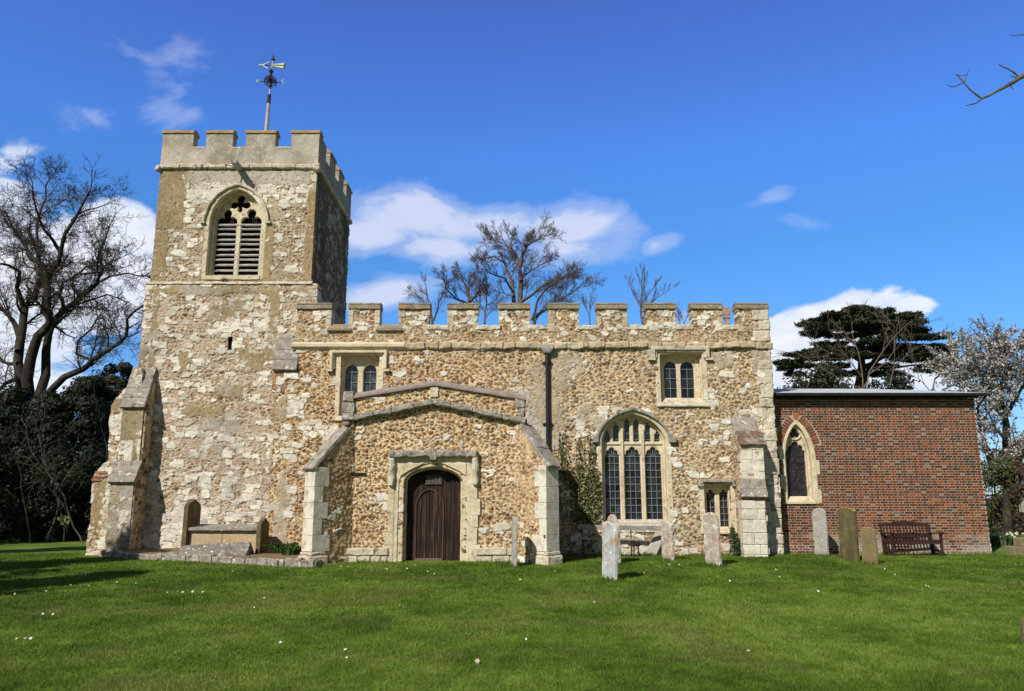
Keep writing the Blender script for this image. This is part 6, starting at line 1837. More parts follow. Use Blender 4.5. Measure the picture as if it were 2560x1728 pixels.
# young shrub by the nave buttress
rs = np.random.RandomState(8)
sh = empty('young_shrub', (PX(1832, 1385, 23.2), 23.2, .12), 'small dark leafy shrub growing beside the nave buttress', 'shrub')
n = 420; t = rs.rand(n)
P_ = np.stack([PX(1838, 1385, 23.2) + rs.normal(0, .11, n) * (1.1 - t) + (t - .5) * -.10, 23.2 + rs.normal(0, .09, n), .12 + t * .78], 1)
leaf_mesh('leaves', P_, np.tile((0, -1, .6), (n, 1)), rs.uniform(.03, .055, n), lerp_cols(n, [(.03, .055, .02), (.045, .075, .025), (.06, .09, .035)], rs), .5, sh, M_LEAF, .7, 3)
mb = MB()
for k in range(5): mb.tube([(PX(1836, 1385, 23.2) + .03 * k - .06, 23.2, .05), (PX(1836, 1385, 23.2) + .07 * k - .16, 23.2, .8)], [.012, .005], 4, False)
mb.build('stems', M_TWIG, sh)

# ================================================================== TREES
HZ = 0.12
# ---- great bare tree left of the tower
zz = lambda a, b_: (a * .3825, 400 + b_ * .3825)
LIMBS = [
    ([(125, 1560), (118, 1320), (150, 1080), (165, 960), (230, 880), (270, 770), (255, 650), (215, 540), (185, 460)], .46, .10, 1.5),
    ([(190, 1560), (200, 1300), (250, 1150), (330, 1060), (310, 960), (310, 820), (320, 740), (380, 680), (405, 560), (430, 470), (520, 330), (590, 200)], .50, .06, -2),
    ([(250, 1560), (300, 1250), (330, 1100), (420, 980), (520, 900), (640, 800), (665, 720), (655, 600), (700, 480)], .42, .06, 2),
    ([(290, 1560), (420, 1420), (540, 1370), (600, 1310), (740, 1220), (825, 1150), (830, 1040), (940, 950)], .34, .06, -3),
    ([(120, 1250), (100, 1080), (50, 1010), (-40, 930), (-120, 800)], .28, .07, 3),
    ([(150, 960), (110, 830), (130, 730), (60, 690), (-30, 680)], .22, .06, -2),
    ([(262, 690), (190, 620), (140, 500), (60, 430), (-10, 300)], .18, .05, 2),
    ([(320, 740), (270, 680), (200, 655), (165, 560), (90, 460), (40, 350)], .20, .05, 3),
    ([(395, 600), (350, 530), (290, 460), (240, 330), (215, 180)], .18, .045, -2),
    ([(430, 470), (470, 390), (560, 330), (700, 290)], .12, .035, 2),
    ([(415, 980), (390, 880), (410, 800), (500, 745), (640, 730), (645, 600)], .17, .045, -3),
    ([(520, 900), (470, 830), (480, 760), (560, 700), (690, 690), (790, 640)], .13, .04, 3),
    ([(640, 800), (720, 760), (840, 740), (960, 760)], .12, .035, -2),
    ([(420, 980), (520, 940), (700, 880), (830, 930)], .12, .035, 3),
    ([(600, 1310), (500, 1270), (510, 1180), (590, 1110), (660, 1000)], .13, .04, 2),
    ([(330, 1060), (270, 1000), (290, 880), (300, 780)], .16, .06, 2),
    ([(300, 820), (240, 420), (300, 250), (330, 110)], .16, .04, 1),
    ([(120, 1330), (20, 1320), (-60, 1200)], .2, .06, 3),
    ([(110, 1430), (0, 1500), (-80, 1450)], .2, .06, -3),
]
lt = gloc(75, 1366); lt.y = 35.5; lt.x = PX(85, 1340, 35.5); lt.z = HZ
big = empty('bare_oak', (lt.x, lt.y, lt.z), 'large bare tree with crooked spreading limbs rising behind the hedge left of the tower', 'tree')
T = Tree(21)
PAR = dict(seg=[.6, .35, .28, .22], wob=.26, up=.035, max=3, n=[9, 6, 4], t0=.25, ang=(30, 75), ratio=.42, rmin=.011, taper=.35, rr=.5, lift=.08)
for pts_, r0, r1, dep in LIMBS:
    pl, rad, L = polyl([zz(*q) for q in pts_], 35.5, dep, r0 * .52, r1 * .7, T.r)
    T.lims.append((pl, rad, 0))
    nn = max(3, int(L * 1.7)); n_ = len(pl) - 1
    for k in range(nn):
        t = .22 + .78 * (k + T.r.random()) / nn
        f = min(t, .999) * n_; i = int(f); q = pl[i].lerp(pl[i + 1], f - i); dd = (pl[i + 1] - pl[i]).normalized()
        nd_ = Matrix.Rotation(R(T.r.uniform(30, 80)), 3, dd.cross(T.rv()).normalized()) @ dd
        T.grow(q, (nd_ + Vector((0, 0, .15))).normalized(), T.r.uniform(1.1, 2.6) * (1.15 - .6 * t), max(.018, rad[i] * .42), 2, dict(PAR, max=5, n=[0, 0, 7, 6, 3], t0=.08, ratio=.52, rmin=.006))
    T.grow(pl[-1], (pl[-1] - pl[-2]).normalized(), 1.1, rad[-1] * .8, 2, dict(PAR, max=4, n=[0, 0, 7, 5], t0=.1, ratio=.6, rmin=.007))
for k in (-1, 0, 1, 2):
    a = PT(*zz(125 + 55 * k, 1560), 35.5); T.lims.append(([Vector((a.x + .1 * k, 35.5, HZ - .2)), Vector((a.x, 35.5, a.z * .5)), a], [.40, .32, .26], 0))
T.build(big, M_DBARK, M_DTWIG, 1)

# ---- evergreens making the dark hedge on the left
def evergreen(name, u, vtop, Y, rx, label, cols, seed, dens=1.0, base_v=None, x=None, h=None, group=None, cat='tree', leaf=.085):
    rs_ = np.random.RandomState(seed)
    x = PX(u, vtop, Y) if x is None else x; z0 = gz(x, Y)
    h = PZ(vtop, Y) - z0 if h is None else h
    root = empty(name, (x, Y, z0), label, cat, group)
    mb = MB(); mb.tube([(x, Y, z0 - .2), (x + .1, Y, z0 + h * .4), (x, Y, z0 + h * .85)], [.28, .2, .05], 8, False); mb.build('trunk', M_DBARK, root)
    nc = int(90 * dens * max(1, rx * rx * h / 60)); P = []; N_ = []
    for k in range(nc):
        t = rs_.rand() ** .8; a = rs_.uniform(0, 6.28)
        prof = (1 - t) ** .55 * (.75 + .35 * math.sin(t * 9 + seed)) if t > .12 else .9
        r_ = rx * prof * math.sqrt(rs_.uniform(.25, 1.0)) + .1
        c = np.array((x + math.cos(a) * r_, Y + math.sin(a) * r_ * .9, z0 + .1 + t * h))
        rc = rs_.uniform(.35, .75) * (1.1 - .4 * t)
        m_ = int((110 if leaf > .1 else 200) * dens)
        q = rs_.normal(0, 1, (m_, 3)); q /= np.linalg.norm(q, axis=1, keepdims=True); q *= (rs_.rand(m_, 1) ** .4) * rc * np.array((1, 1, .75))
        P.append(c + q); N_.append(q / rc + np.array((math.cos(a), math.sin(a), .5)) * .7)
    P = np.concatenate(P); N_ = np.concatenate(N_); n_ = len(P)
    leaf_mesh('crown', P, N_, rs_.uniform(.6, 1.2, n_) * leaf, lerp_cols(n_, cols, rs_, .35), .5, root, M_LEAF, .6, seed)
    return root
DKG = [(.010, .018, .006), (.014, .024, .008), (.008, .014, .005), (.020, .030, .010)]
OLV = [(.030, .030, .012), (.040, .036, .014), (.022, .024, .010), (.050, .040, .018)]
EV = [(-90, 960, 33, 3.2, 'tallest dark evergreen at the far left edge of the photo', DKG), (30, 985, 32.5, 3.0, 'broad black-green evergreen below the trunk of the bare tree', DKG),
      (130, 1000, 31.8, 2.4, 'dark evergreen between the two tallest ones of the left hedge', DKG), (225, 960, 32.4, 2.4, 'dark holly-like evergreen beside the tower buttress', DKG), (305, 905, 34.5, 2.6, 'olive brown conifer rising directly behind the tower buttress', OLV)]
for i, (u, v, Y, rx, lab, cols) in enumerate(EV):
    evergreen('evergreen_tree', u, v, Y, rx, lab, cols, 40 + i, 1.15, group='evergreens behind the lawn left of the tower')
# bramble of pale dead twigs in front of the hedge
T = Tree(5); tw = gloc(150, 1366)
th_ = empty('twiggy_elder', (PX(120, 1366, 30.2), 30.2, HZ), 'straggly pale leafless bush against the dark hedge', 'shrub')
for k in range(9):
    x = PX(-60 + 45 * k, 1366, 30.2 + (k % 3) * .5)
    T.grow(Vector((x, 30.2 + (k % 3) * .4, HZ - .1)), Vector((T.r.gauss(0, .25), -.05, 1)), T.r.uniform(2.5, 4.5), .035, 1, dict(seg=[.5, .4, .3, .25], wob=.2, up=.02, max=3, n=[0, 6, 4], t0=.25, ang=(25, 60), ratio=.5, rmin=.009, taper=.4, rr=.55))
T.build(th_, M_BARK, bark('pale_dead_twigs', [(0.3, (.045, .038, .026)), (0.7, (.10, .085, .058))]), 1)

# ---- off-frame trees that shade the lawn on the left
for i, (x, y, h, rx) in enumerate(((-13.4, 11.2, 7.0, 3.1), (-15.8, 14.8, 8.4, 3.3), (-20.5, 18.0, 11.0, 3.0), (-25.5, 20.5, 12.5, 3.0))):
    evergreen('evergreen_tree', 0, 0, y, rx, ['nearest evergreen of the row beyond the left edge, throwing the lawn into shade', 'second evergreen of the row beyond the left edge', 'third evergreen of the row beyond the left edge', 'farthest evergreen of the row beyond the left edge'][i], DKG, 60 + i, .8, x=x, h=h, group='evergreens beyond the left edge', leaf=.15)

# ---- bare trees behind the nave
def bare(name, pxl, Y, label, seed, limbs, par, group='bare trees behind the nave', mt=None, mtw=None):
    x = PX(pxl, 760, Y); z0 = gz(x, Y)
    root = empty(name, (x, Y, z0), label, 'tree', group)
    T_ = Tree(seed)
    for (pp, r0, r1, dep, sub) in limbs:
        pl, rad, L = polyl(pp, Y, dep, r0 * .50, r1 * .6, T_.r)
        T_.lims.append((pl, rad, 0))
        n_ = len(pl) - 1; nn = max(4, int(L * sub * 1.9))
        for k in range(nn):
            t = par['t0'] + (1 - par['t0']) * (k + T_.r.random()) / nn
            f = min(t, .999) * n_; i = int(f); q = pl[i].lerp(pl[i + 1], f - i); dd = (pl[i + 1] - pl[i]).normalized()
            nd_ = Matrix.Rotation(R(T_.r.uniform(*par['ang'])), 3, dd.cross(T_.rv()).normalized()) @ dd
            T_.grow(q, (nd_ + Vector((0, 0, par.get('lift', .2)))).normalized(), par['L1'] * T_.r.uniform(.6, 1.2) * (1.1 - .6 * t), max(par['rmin'] * 2.5, rad[i] * .42), 2, par)
        T_.grow(pl[-1], (pl[-1] - pl[-2]).normalized(), par['L1'] * .4, rad[-1] * .8, 2, par)
    pl0 = limbs[0][0][0]; a = PT(pl0[0], pl0[1], Y)
    T_.lims.append(([Vector((a.x, Y, z0 - .2)), Vector((a.x, Y, (z0 + a.z) / 2)), a], [limbs[0][1] * .8, limbs[0][1] * .65, limbs[0][1] * .50], 0))
    T_.build(root, mt or M_BARK, mtw or M_TWIG, 1)
    return root
c3 = lambda a, b_: (980 + a * .3356, 500 + b_ * .3356)
PB = dict(seg=[.8, .6, .45, .35, .3], wob=.10, up=.05, max=5, n=[0, 0, 7, 6, 5], t0=.06, ang=(22, 58), ratio=.56, rmin=.0052, taper=.35, rr=.45, lift=.14, L1=1.7)
bare('bare_tree', 1300, 48, 'tallest bare tree behind the nave, in the middle of the battlements', 31, [
    ([c3(945, 860), c3(955, 700), c3(955, 560), c3(945, 460), c3(890, 360), c3(880, 330), c3(895, 300)], .42, .06, 1, .8),
    ([c3(955, 500), c3(970, 400), c3(1010, 330), c3(985, 350), c3(1000, 320)], .26, .05, -1, .9),
    ([c3(915, 860), c3(905, 700), c3(880, 570), c3(840, 470), c3(760, 420), c3(680, 440)], .34, .04, 2, .8),
    ([c3(960, 760), c3(1040, 710), c3(1120, 640), c3(1200, 600), c3(1330, 570)], .24, .04, -2, .9),
    ([c3(1010, 340), c3(1080, 300), c3(1150, 270)], .12, .03, 1, .9),
    ([c3(890, 360), c3(820, 320), c3(750, 300)], .12, .03, 1, .9),
    ([c3(955, 600), c3(1060, 510), c3(1180, 450)], .14, .03, 2, .9),
    ([c3(905, 690), c3(840, 580), c3(720, 540), c3(680, 480)], .15, .03, -2, .9)], PB)
bare('bare_tree', 1290, 46, 'leaning low bare tree on the right of the tallest bare tree', 36, [
    ([c3(1060, 900), c3(1120, 830), c3(1220, 750), c3(1340, 690), c3(1400, 640)], .22, .04, 1, 1.0), ([c3(1040, 900), c3(1080, 760), c3(1180, 640), c3(1290, 560)], .18, .04, -1, 1.0)], dict(PB, L1=1.9))
bare('bare_tree', 1170, 46, 'rounded bare tree on the left of the tallest bare tree', 32, [
    ([c3(590, 880), c3(580, 760), c3(560, 680), c3(520, 580), c3(500, 530)], .26, .04, 1, 1.1), ([c3(580, 780), c3(480, 740), c3(400, 660), c3(390, 580)], .18, .03, -1, 1.1), ([c3(575, 760), c3(640, 690), c3(610, 590)], .18, .03, 1, 1.1),
    ([c3(690, 920), c3(705, 760), c3(700, 640)], .16, .03, 1, 1.2), ([c3(705, 760), c3(660, 660), c3(640, 560)], .12, .03, 1, 1.2)], dict(PB, L1=1.3, up=.03))
bare('bare_tree', 1070, 46, 'small bare tree nearest the tower behind the nave', 33, [
    ([c3(300, 900), c3(290, 800), c3(260, 700), c3(250, 620)], .16, .03, 1, 1.1), ([c3(285, 800), c3(210, 740), c3(150, 680)], .10, .025, 1, 1.1), ([c3(310, 900), c3(350, 760), c3(390, 690)], .12, .025, -1, 1.2)], dict(PB, L1=1.05, n=[0, 0, 5, 4, 2], up=.03))
PV = dict(PB, L1=1.0, ang=(15, 35), lift=.45, up=.10, wob=.09, n=[0, 0, 4, 3, 2])
bare('bare_sapling', 1470, 44, 'slight bare sapling right of the tallest bare tree', 34, [([c3(1475, 930), c3(1480, 800), c3(1500, 700)], .08, .02, .5, 1.2), ([c3(1475, 880), c3(1430, 780)], .05, .02, .5, 1.2)], dict(PV, L1=.9))
bare('bare_sapling', 1620, 44, 'fan-shaped bare sapling rising behind the right half of the nave', 35, [([c3(1870, 930), c3(1850, 780), c3(1760, 620)], .13, .02, .5, 1.2), ([c3(1870, 880), c3(1930, 760), c3(2080, 660)], .12, .02, .5, 1.2), ([c3(1880, 900), c3(1890, 740), c3(1960, 640)], .10, .02, -.5, 1.2), ([c3(1860, 800), c3(1860, 660), c3(1870, 560)], .08, .02, -.5, 1.2)], PV)
bare('bare_sapling', 1700, 44, 'low bare sapling by the gable cross of the nave', 37, [([c3(2160, 960), c3(2190, 880), c3(2230, 840)], .07, .02, .5, 1.4), ([c3(2150, 960), c3(2140, 880)], .06, .02, .5, 1.4)], dict(PV, L1=.9))

# ---- cedar
YCED = 54
ced = empty('cedar_tree', (PX(2155, 960, YCED), YCED, gz(14, YCED)), 'dark cedar with flat layered foliage behind the brick chancel', 'tree')
c4 = lambda a, b_: (1900 + a * .284, 720 + b_ * .284)
T = Tree(51)
for pp, r0, r1, dep in (([c4(870, 1000), c4(885, 800), c4(890, 600), c4(900, 420), c4(870, 230)], .42, .08, 0), ([c4(900, 880), c4(960, 720), c4(1050, 570), c4(1200, 430)], .26, .06, 2), ([c4(890, 640), c4(720, 560), c4(520, 560), c4(330, 600)], .18, .04, -2), ([c4(900, 700), c4(1100, 600), c4(1400, 590), c4(1600, 570)], .18, .04, 1),
                        ([c4(895, 520), c4(740, 420), c4(540, 380)], .14, .03, 2), ([c4(900, 430), c4(1100, 360), c4(1350, 300)], .14, .03, -2), ([c4(900, 450), c4(960, 400), c4(1040, 340)], .12, .04, 1), ([c4(880, 760), c4(600, 680), c4(300, 680)], .15, .03, 2), ([c4(890, 760), c4(1200, 700), c4(1500, 680)], .15, .03, -1)):
    pl, rad, L = polyl([q for q in pp], YCED, dep, r0, r1, T.r); T.lims.append((pl, rad, 0))
a = PT(*c4(870, 1000), YCED); T.lims.append(([Vector((a.x, YCED, 0)), a], [.55, .42], 0))
T.build(ced, M_DBARK, M_DTWIG, 1)
PLATES = [(870, 200, 150, 26, 0), (800, 235, 260, 30, 0), (1050, 215, 140, 28, 1), (1060, 265, 320, 32, -1), (1320, 250, 100, 40, 1), (1300, 300, 140, 22, 1), (640, 285, 240, 30, 1), (960, 320, 330, 32, -2), (520, 330, 160, 26, 1), (720, 360, 300, 30, -1), (1150, 350, 320, 30, 1), (480, 405, 130, 22, 2), (560, 430, 110, 16, 2),
          (1050, 400, 200, 26, 2), (1350, 390, 130, 26, 0), (760, 430, 140, 22, 2), (1250, 440, 300, 32, -2), (1520, 440, 130, 20, 0), (1000, 480, 160, 22, -2), (620, 500, 140, 26, 2), (660, 550, 260, 32, -1), (1150, 520, 260, 30, 2), (1450, 530, 260, 32, 1), (1600, 560, 110, 30, 0), (420, 590, 200, 32, 1), (820, 600, 240, 26, -2), (560, 620, 230, 26, -1),
          (1100, 600, 200, 24, 2), (1420, 630, 250, 36, -1), (1540, 690, 130, 24, 0), (270, 660, 110, 30, 2), (330, 690, 180, 28, 1), (300, 765, 60, 36, 2), (240, 720, 70, 14, 2), (640, 690, 160, 22, 0), (1060, 700, 140, 30, 1), (1100, 760, 180, 36, 0), (760, 760, 150, 30, -1), (1460, 730, 90, 22, -1),
          (1620, 420, 70, 12, 1), (1580, 530, 140, 30, -1), (1640, 575, 70, 26, 1), (1500, 600, 190, 30, 0), (1590, 660, 90, 24, 2), (1380, 310, 70, 16, -1), (860, 180, 60, 20, 1), (420, 330, 70, 14, -1), (210, 665, 70, 20, -1), (1290, 560, 200, 30, 0), (980, 560, 220, 26, 2)]
rs = np.random.RandomState(9); P = []; N_ = []
pxm = .284 * YCED / F
for (cx_, cy_, hx, hy, dep) in PLATES:
    c = PT(*c4(cx_, cy_), YCED + dep * 1.0)
    n_ = int(hx * hy * .10) + 24
    q = rs.uniform(-1, 1, (n_, 3)); q = q[(q[:, 0] ** 2 + q[:, 1] ** 2) < 1 - .35 * rs.rand(len(q))]
    lob = .88 + .26 * np.sin(np.arctan2(q[:, 1], q[:, 0]) * 5 + cx_)
    off = np.stack([q[:, 0] * hx * pxm * lob, q[:, 1] * min(hx, 130) * pxm * .7, (q[:, 2] * hy * .42 * (1 - .7 * q[:, 0] ** 2) - 6 * np.abs(q[:, 0]) * (hx > 150)) * pxm], 1)
    p0 = np.array(c) + off
    for _ in range(5):                                # little sprays
        dd = np.stack([np.sign(q[:, 0]) * rs.uniform(.0, .34, len(q)), rs.normal(0, .12, len(q)), rs.uniform(-.04, .16, len(q))], 1)
        P.append(p0 + dd); N_.append(np.stack([rs.normal(0, .4, len(q)), rs.normal(0, .4, len(q)), np.ones(len(q))], 1))
P = np.concatenate(P); N_ = np.concatenate(N_); n_ = len(P)
leaf_mesh('foliage', P, N_, rs.uniform(.10, .24, n_), lerp_cols(n_, [(.034, .050, .026), (.050, .066, .032), (.074, .084, .038), (.028, .040, .024), (.10, .10, .048)], rs), .24, ced, M_NEEDLE, .35, 10)
# low evergreen below the cedar
def bush(name, u, v0, v1, Y, ru, label, cols, seed, n=5000, leaf=.13, cat='shrub', group=None):
    rs_ = np.random.RandomState(seed)
    x = PX(u, v0, Y); zt_ = PZ(v0, Y); g_ = gz(x, Y); rx = ru * Y / F
    root = empty(name, (x, Y, g_), label, cat, group)
    nc = 70; P_ = []; N2 = []
    for k in range(nc):
        a = rs_.uniform(0, 6.28); t = rs_.rand() ** .7; r_ = rx * math.sqrt(max(0, 1 - (t * .95) ** 2.5)) * math.sqrt(rs_.rand())
        c = np.array((x + math.cos(a) * r_, Y + math.sin(a) * min(rx, 2.5), g_ + .15 + t * (zt_ - g_ - .2)))
        m_ = n // nc; q = rs_.normal(0, 1, (m_, 3)) * np.array((.42, .42, .30)) * rs_.uniform(.6, 1.2) * min(1, rx / 1.6)
        P_.append(c + q); N2.append(q + np.array((0, -.5, .6)))
    P_ = np.concatenate(P_); N2 = np.concatenate(N2); P_[:, 2] = np.maximum(P_[:, 2], g_)
    leaf_mesh('foliage', P_, N2, rs_.uniform(.6, 1.2, len(P_)) * leaf, lerp_cols(len(P_), cols, rs_, .3), .5, root, M_LEAF, .7, seed)
    mb = MB()
    for k in range(6): mb.tube([(x + rs_.normal(0, .1), Y, g_ - .1), (x + rs_.normal(0, rx * .4), Y + rs_.normal(0, .3), g_ + (zt_ - g_) * .7)], [.05, .015], 5, False)
    mb.build('stems', M_DBARK, root)
    return root
bush('low_evergreen', 2030, 935, 990, 47, 110, 'low dark evergreen below the left half of the cedar', [(.022, .032, .012), (.034, .042, .016), (.045, .05, .02)], 71, 14000, .14, 'tree')
bush('low_evergreen', 2215, 950, 990, 49, 80, 'low dark evergreen below the right half of the cedar', [(.014, .022, .010), (.022, .030, .013)], 72, 8000, .14, 'tree')
# leafless tree in front of the cedar
PS = dict(seg=[.6, .5, .4, .3], wob=.10, up=.03, max=4, n=[0, 0, 3, 3], t0=.2, ang=(25, 55), ratio=.55, rmin=.007, taper=.35, rr=.5, lift=.15, L1=1.7)
M_PALETW = bark('pale_grey_twigs', [(0.3, (.10, .075, .06)), (0.7, (.20, .155, .12))])
bare('bare_tree', 2165, 36, 'slender bare tree with pale forked stems in front of the cedar', 73, [
    ([c4(915, 1000), c4(905, 800), c4(870, 580), c4(815, 420), c4(805, 300)], .09, .012, 0, .45), ([c4(915, 880), c4(960, 740), c4(1080, 560), c4(1230, 380), c4(1330, 290)], .08, .010, 1, .45),
    ([c4(905, 800), c4(800, 660), c4(640, 560), c4(520, 620)], .05, .012, -1, .45), ([c4(1140, 880), c4(1180, 700), c4(1320, 560), c4(1560, 420)], .05, .012, 1, .45), ([c4(960, 760), c4(1180, 560), c4(1180, 340), c4(1130, 280)], .05, .012, 1, .45), ([c4(930, 900), c4(700, 800), c4(480, 660), c4(300, 560), c4(150, 580)], .05, .012, 1, .45)],
    PS, 'bare trees behind the brick chancel', M_PALETW, M_PALETW)
bare('bare_tree', 2330, 35, 'bare twiggy tree between the cedar and the blossom tree', 74, [
    ([c4(1480, 1000), c4(1540, 800), c4(1650, 720), c4(1800, 570), c4(1920, 420)], .08, .015, 0, .9), ([c4(1600, 900), c4(1700, 860), c4(1900, 720), c4(2100, 620)], .06, .014, 1, .9), ([c4(1490, 900), c4(1400, 800), c4(1250, 740)], .05, .014, 1, .9)],
    dict(PS, L1=1.5), 'bare trees behind the brick chancel', M_PALETW, M_PALETW)

# ---- blossom tree
YB = 33.0
blo = empty('blossom_tree', (PX(2530, 1330, YB), YB, gz(20, YB)), 'fruit tree in white blossom right of the brick chancel', 'tree')
T = Tree(81)
PBL = dict(seg=[.5, .4, .3, .25], wob=.18, up=.0, max=4, n=[0, 0, 5, 4], t0=.15, ang=(30, 75), ratio=.55, rmin=.010, taper=.4, rr=.55, lift=.05, L1=1.7)
for pp, r0, r1, dep in (([(2530, 1340), (2522, 1200), (2515, 1060), (2505, 960), (2500, 890)], .26, .05, 0), ([(2480, 1180), (2460, 1100), (2445, 1010), (2430, 950)], .10, .025, -.5), ([(2522, 1200), (2570, 1100), (2600, 980), (2640, 900)], .15, .03, 1), ([(2515, 1060), (2470, 1000), (2440, 970), (2410, 950)], .08, .02, 1), ([(2515, 1040), (2560, 960), (2580, 900)], .10, .025, -1),
                        ([(2510, 1000), (2470, 930), (2440, 890)], .09, .02, 1), ([(2530, 1250), (2490, 1190), (2470, 1150)], .12, .04, -.5), ([(2525, 1150), (2600, 1080), (2680, 1040)], .11, .03, 0), ([(2505, 960), (2540, 900), (2550, 860)], .06, .02, .5)):
    pl, rad, L = polyl(pp, YB, dep, r0, r1, T.r); T.lims.append((pl, rad, 0)); n_ = len(pl) - 1
    for k in range(max(4, int(L * 2.2))):
        f = min(.3 + .7 * T.r.random(), .999) * n_; i = int(f); q = pl[i].lerp(pl[i + 1], f - i); dd = (pl[i + 1] - pl[i]).normalized()
        nd_ = Matrix.Rotation(R(T.r.uniform(30, 80)), 3, dd.cross(T.rv()).normalized()) @ dd
        T.grow(q, nd_, T.r.uniform(1.0, 2.0), max(.02, rad[i] * .5), 2, PBL)
    T.grow(pl[-1], (pl[-1] - pl[-2]).normalized(), 1.2, rad[-1], 2, PBL)
T.build(blo, M_DBARK, M_TWIG, 1)
rs = np.random.RandomState(12); P = []
for pts_, rad, l in T.lims:
    if l >= 3:
        for i in range(len(pts_) - 1):
            zc = pts_[i].z
            if (zc < 3.3 and rs.rand() < .75) or rs.rand() < .25: continue
            for k in range(3):
                q = pts_[i].lerp(pts_[i + 1], rs.rand()); P.append(tuple(np.array(q)[None, :][0] + rs.normal(0, .045, 3)))
P = np.array(P); n_ = len(P)
P = np.concatenate([P, P + rs.normal(0, .05, P.shape)]); n_ = len(P)
leaf_mesh('blossom', P, rs.normal(0, 1, (n_, 3)), rs.uniform(.028, .055, n_), lerp_cols(n_, [(.56, .54, .52), (.46, .44, .41), (.64, .62, .62), (.30, .29, .24), (.16, .15, .07)], rs, .12), .9, blo, M_PETAL, .5, 13)
# shrubs below the blossom
bush('flowering_shrub', 2475, 1150, 1330, 31.5, 55, 'green shrub flushed with young leaves right of the brick wall', [(.07, .085, .02), (.10, .11, .03), (.05, .06, .018), (.12, .10, .04)], 82, 5200, .07)
bush('flowering_shrub', 2570, 1150, 1340, 30.5, 62, 'reddish brown shrub behind the celtic cross', [(.12, .065, .045), (.09, .05, .035), (.16, .10, .08), (.06, .05, .02)], 83, 6500, .065)
bush('dark_hedge_shrub', 2480, 1255, 1330, 44, 70, 'low dark green hedge shrub far behind the wire fence', [(.014, .024, .008), (.02, .032, .01)], 84, 7000, .12)
bush('dark_hedge_shrub', 2620, 1230, 1330, 46, 90, 'dark hedge shrub at the far right edge behind the cross', [(.012, .02, .008), (.018, .028, .01)], 85, 7000, .12)
T = Tree(86)
stp = empty('tree_stump', (PX(2522, 1350, 29.6), 29.6, gz(18.5, 29.6)), 'dark tree bole standing behind the daffodils', 'tree trunk')
a = Vector((PX(2522, 1350, 29.6), 29.6, gz(18.5, 29.6) - .1)); mb = MB(); mb.tube([a, a + Vector((0, 0, .4)), a + Vector((.05, 0, 1.0)), a + Vector((.10, 0, 1.9))], [.22, .17, .15, .10], 10, False); mb.build('bole', M_DBARK, stp, 0, (.03, 4, .15))
# wire fence and daffodils
fe = empty('wire_fence', (PX(2500, 1345, 34), 34, gz(20, 34)), 'low dark rail fence on the grass beyond the brick wall', 'fence')
z = gz(20, 34)
mb = MB(); mb.bar((18.6, 34, z + .42), (26, 34.3, z + .30), .05, .06); mb.build('rail', M_DBARK, fe)
for x in (18.8, 21.2, 23.6): 
    mb = MB(); mb.bar((x, 34.05, z - .1), (x, 34.05, z + .55), .07, .07); mb.build('post', M_DBARK, fe)
for i, (u, v, Y) in enumerate(((2492, 1362, 28.4), (2508, 1364, 28.2), (2528, 1362, 28.6), (2541, 1360, 28.8))):
    x = PX(u, v, Y)
    d_ = tuft('daffodil_clump', (x, Y, gz(x, Y)), .34, .42, 90, [(.10, .16, .06), (.07, .13, .05), (.16, .20, .09)], ['daffodil clump nearest the corner of the brick wall', 'second daffodil clump from the brick wall', 'daffodil clump in front of the dark tree bole', 'daffodil clump nearest the celtic cross'][i], 'daffodils', 90 + i, .02, 'daffodil clumps right of the brick wall')
    mb = MB(); rg = random.Random(i)
    for k in range(9):
        p = Vector((rg.uniform(-.3, .3), rg.uniform(-.2, .2) - .1, rg.uniform(.32, .45)))
        mb.tube([p, p + Vector((0, -.04, .0))], [.04, .025], 6); 
    o = mb.build('flower_heads', stone('pale_daffodil', [(0.3, (.62, .55, .25)), (0.7, (.75, .72, .5))], 9, coords='Object'), d_); o.matrix_parent_inverse = Matrix.Identity(4)

# ---- overhanging twig at the top right: limb of a tree standing beyond the frame
YT2 = 9.0
tw = lambda a, b_: (2360 + a * .1529, 60 + b_ * .1529)
tr = empty('overhanging_tree', (9.5, 9.4, 0), 'bare lichened branch reaching into the top right corner from a tree beyond the frame', 'tree')
T = Tree(95)
def LB_(pts_, r0, r1, dep=0, l=0):
    pl = [PT(*tw(*q), YT2 + dep * i / len(pts_)) for i, q in enumerate(pts_)]
    T.lims.append((pl, list(np.linspace(r0, r1, len(pl))), l))
LB_([(1800, 640), (1500, 760), (1310, 845), (1240, 880), (1170, 930), (1080, 985), (960, 1050), (860, 1100), (720, 1180), (610, 1225), (520, 1300), (360, 1335)], .036, .006)
LB_([(610, 1215), (520, 1150), (430, 1080), (325, 955)], .013, .008)
LB_([(325, 955), (250, 870), (205, 830), (190, 825)], .009, .005); LB_([(325, 955), (170, 1030), (100, 1020), (50, 990)], .008, .003); LB_([(335, 940), (370, 840), (435, 710)], .007, .003); LB_([(205, 832), (300, 850), (370, 830)], .006, .003)
LB_([(1230, 870), (1140, 790), (1040, 730), (960, 700), (895, 660)], .012, .006); LB_([(1230, 880), (1150, 870), (1070, 840)], .010, .003); LB_([(1085, 985), (1110, 1040), (1135, 1078)], .009, .004); LB_([(1500, 190), (1300, 178), (1200, 180), (1100, 192)], .010, .005)
pA = PT(*tw(1800, 640), YT2); pB = PT(*tw(1500, 190), YT2)
T.lims.append(([Vector((9.5, 9.4, -.2)), Vector((9.4, 9.4, 2.5)), Vector((9.0, 9.3, 5.0)), Vector((8.7, 9.2, 6.6))], [.30, .24, .18, .10], 0))
T.lims.append(([Vector((9.3, 9.35, 3.4)), Vector((8.4, 9.2, 4.6)), pA], [.10, .07, .036], 0))
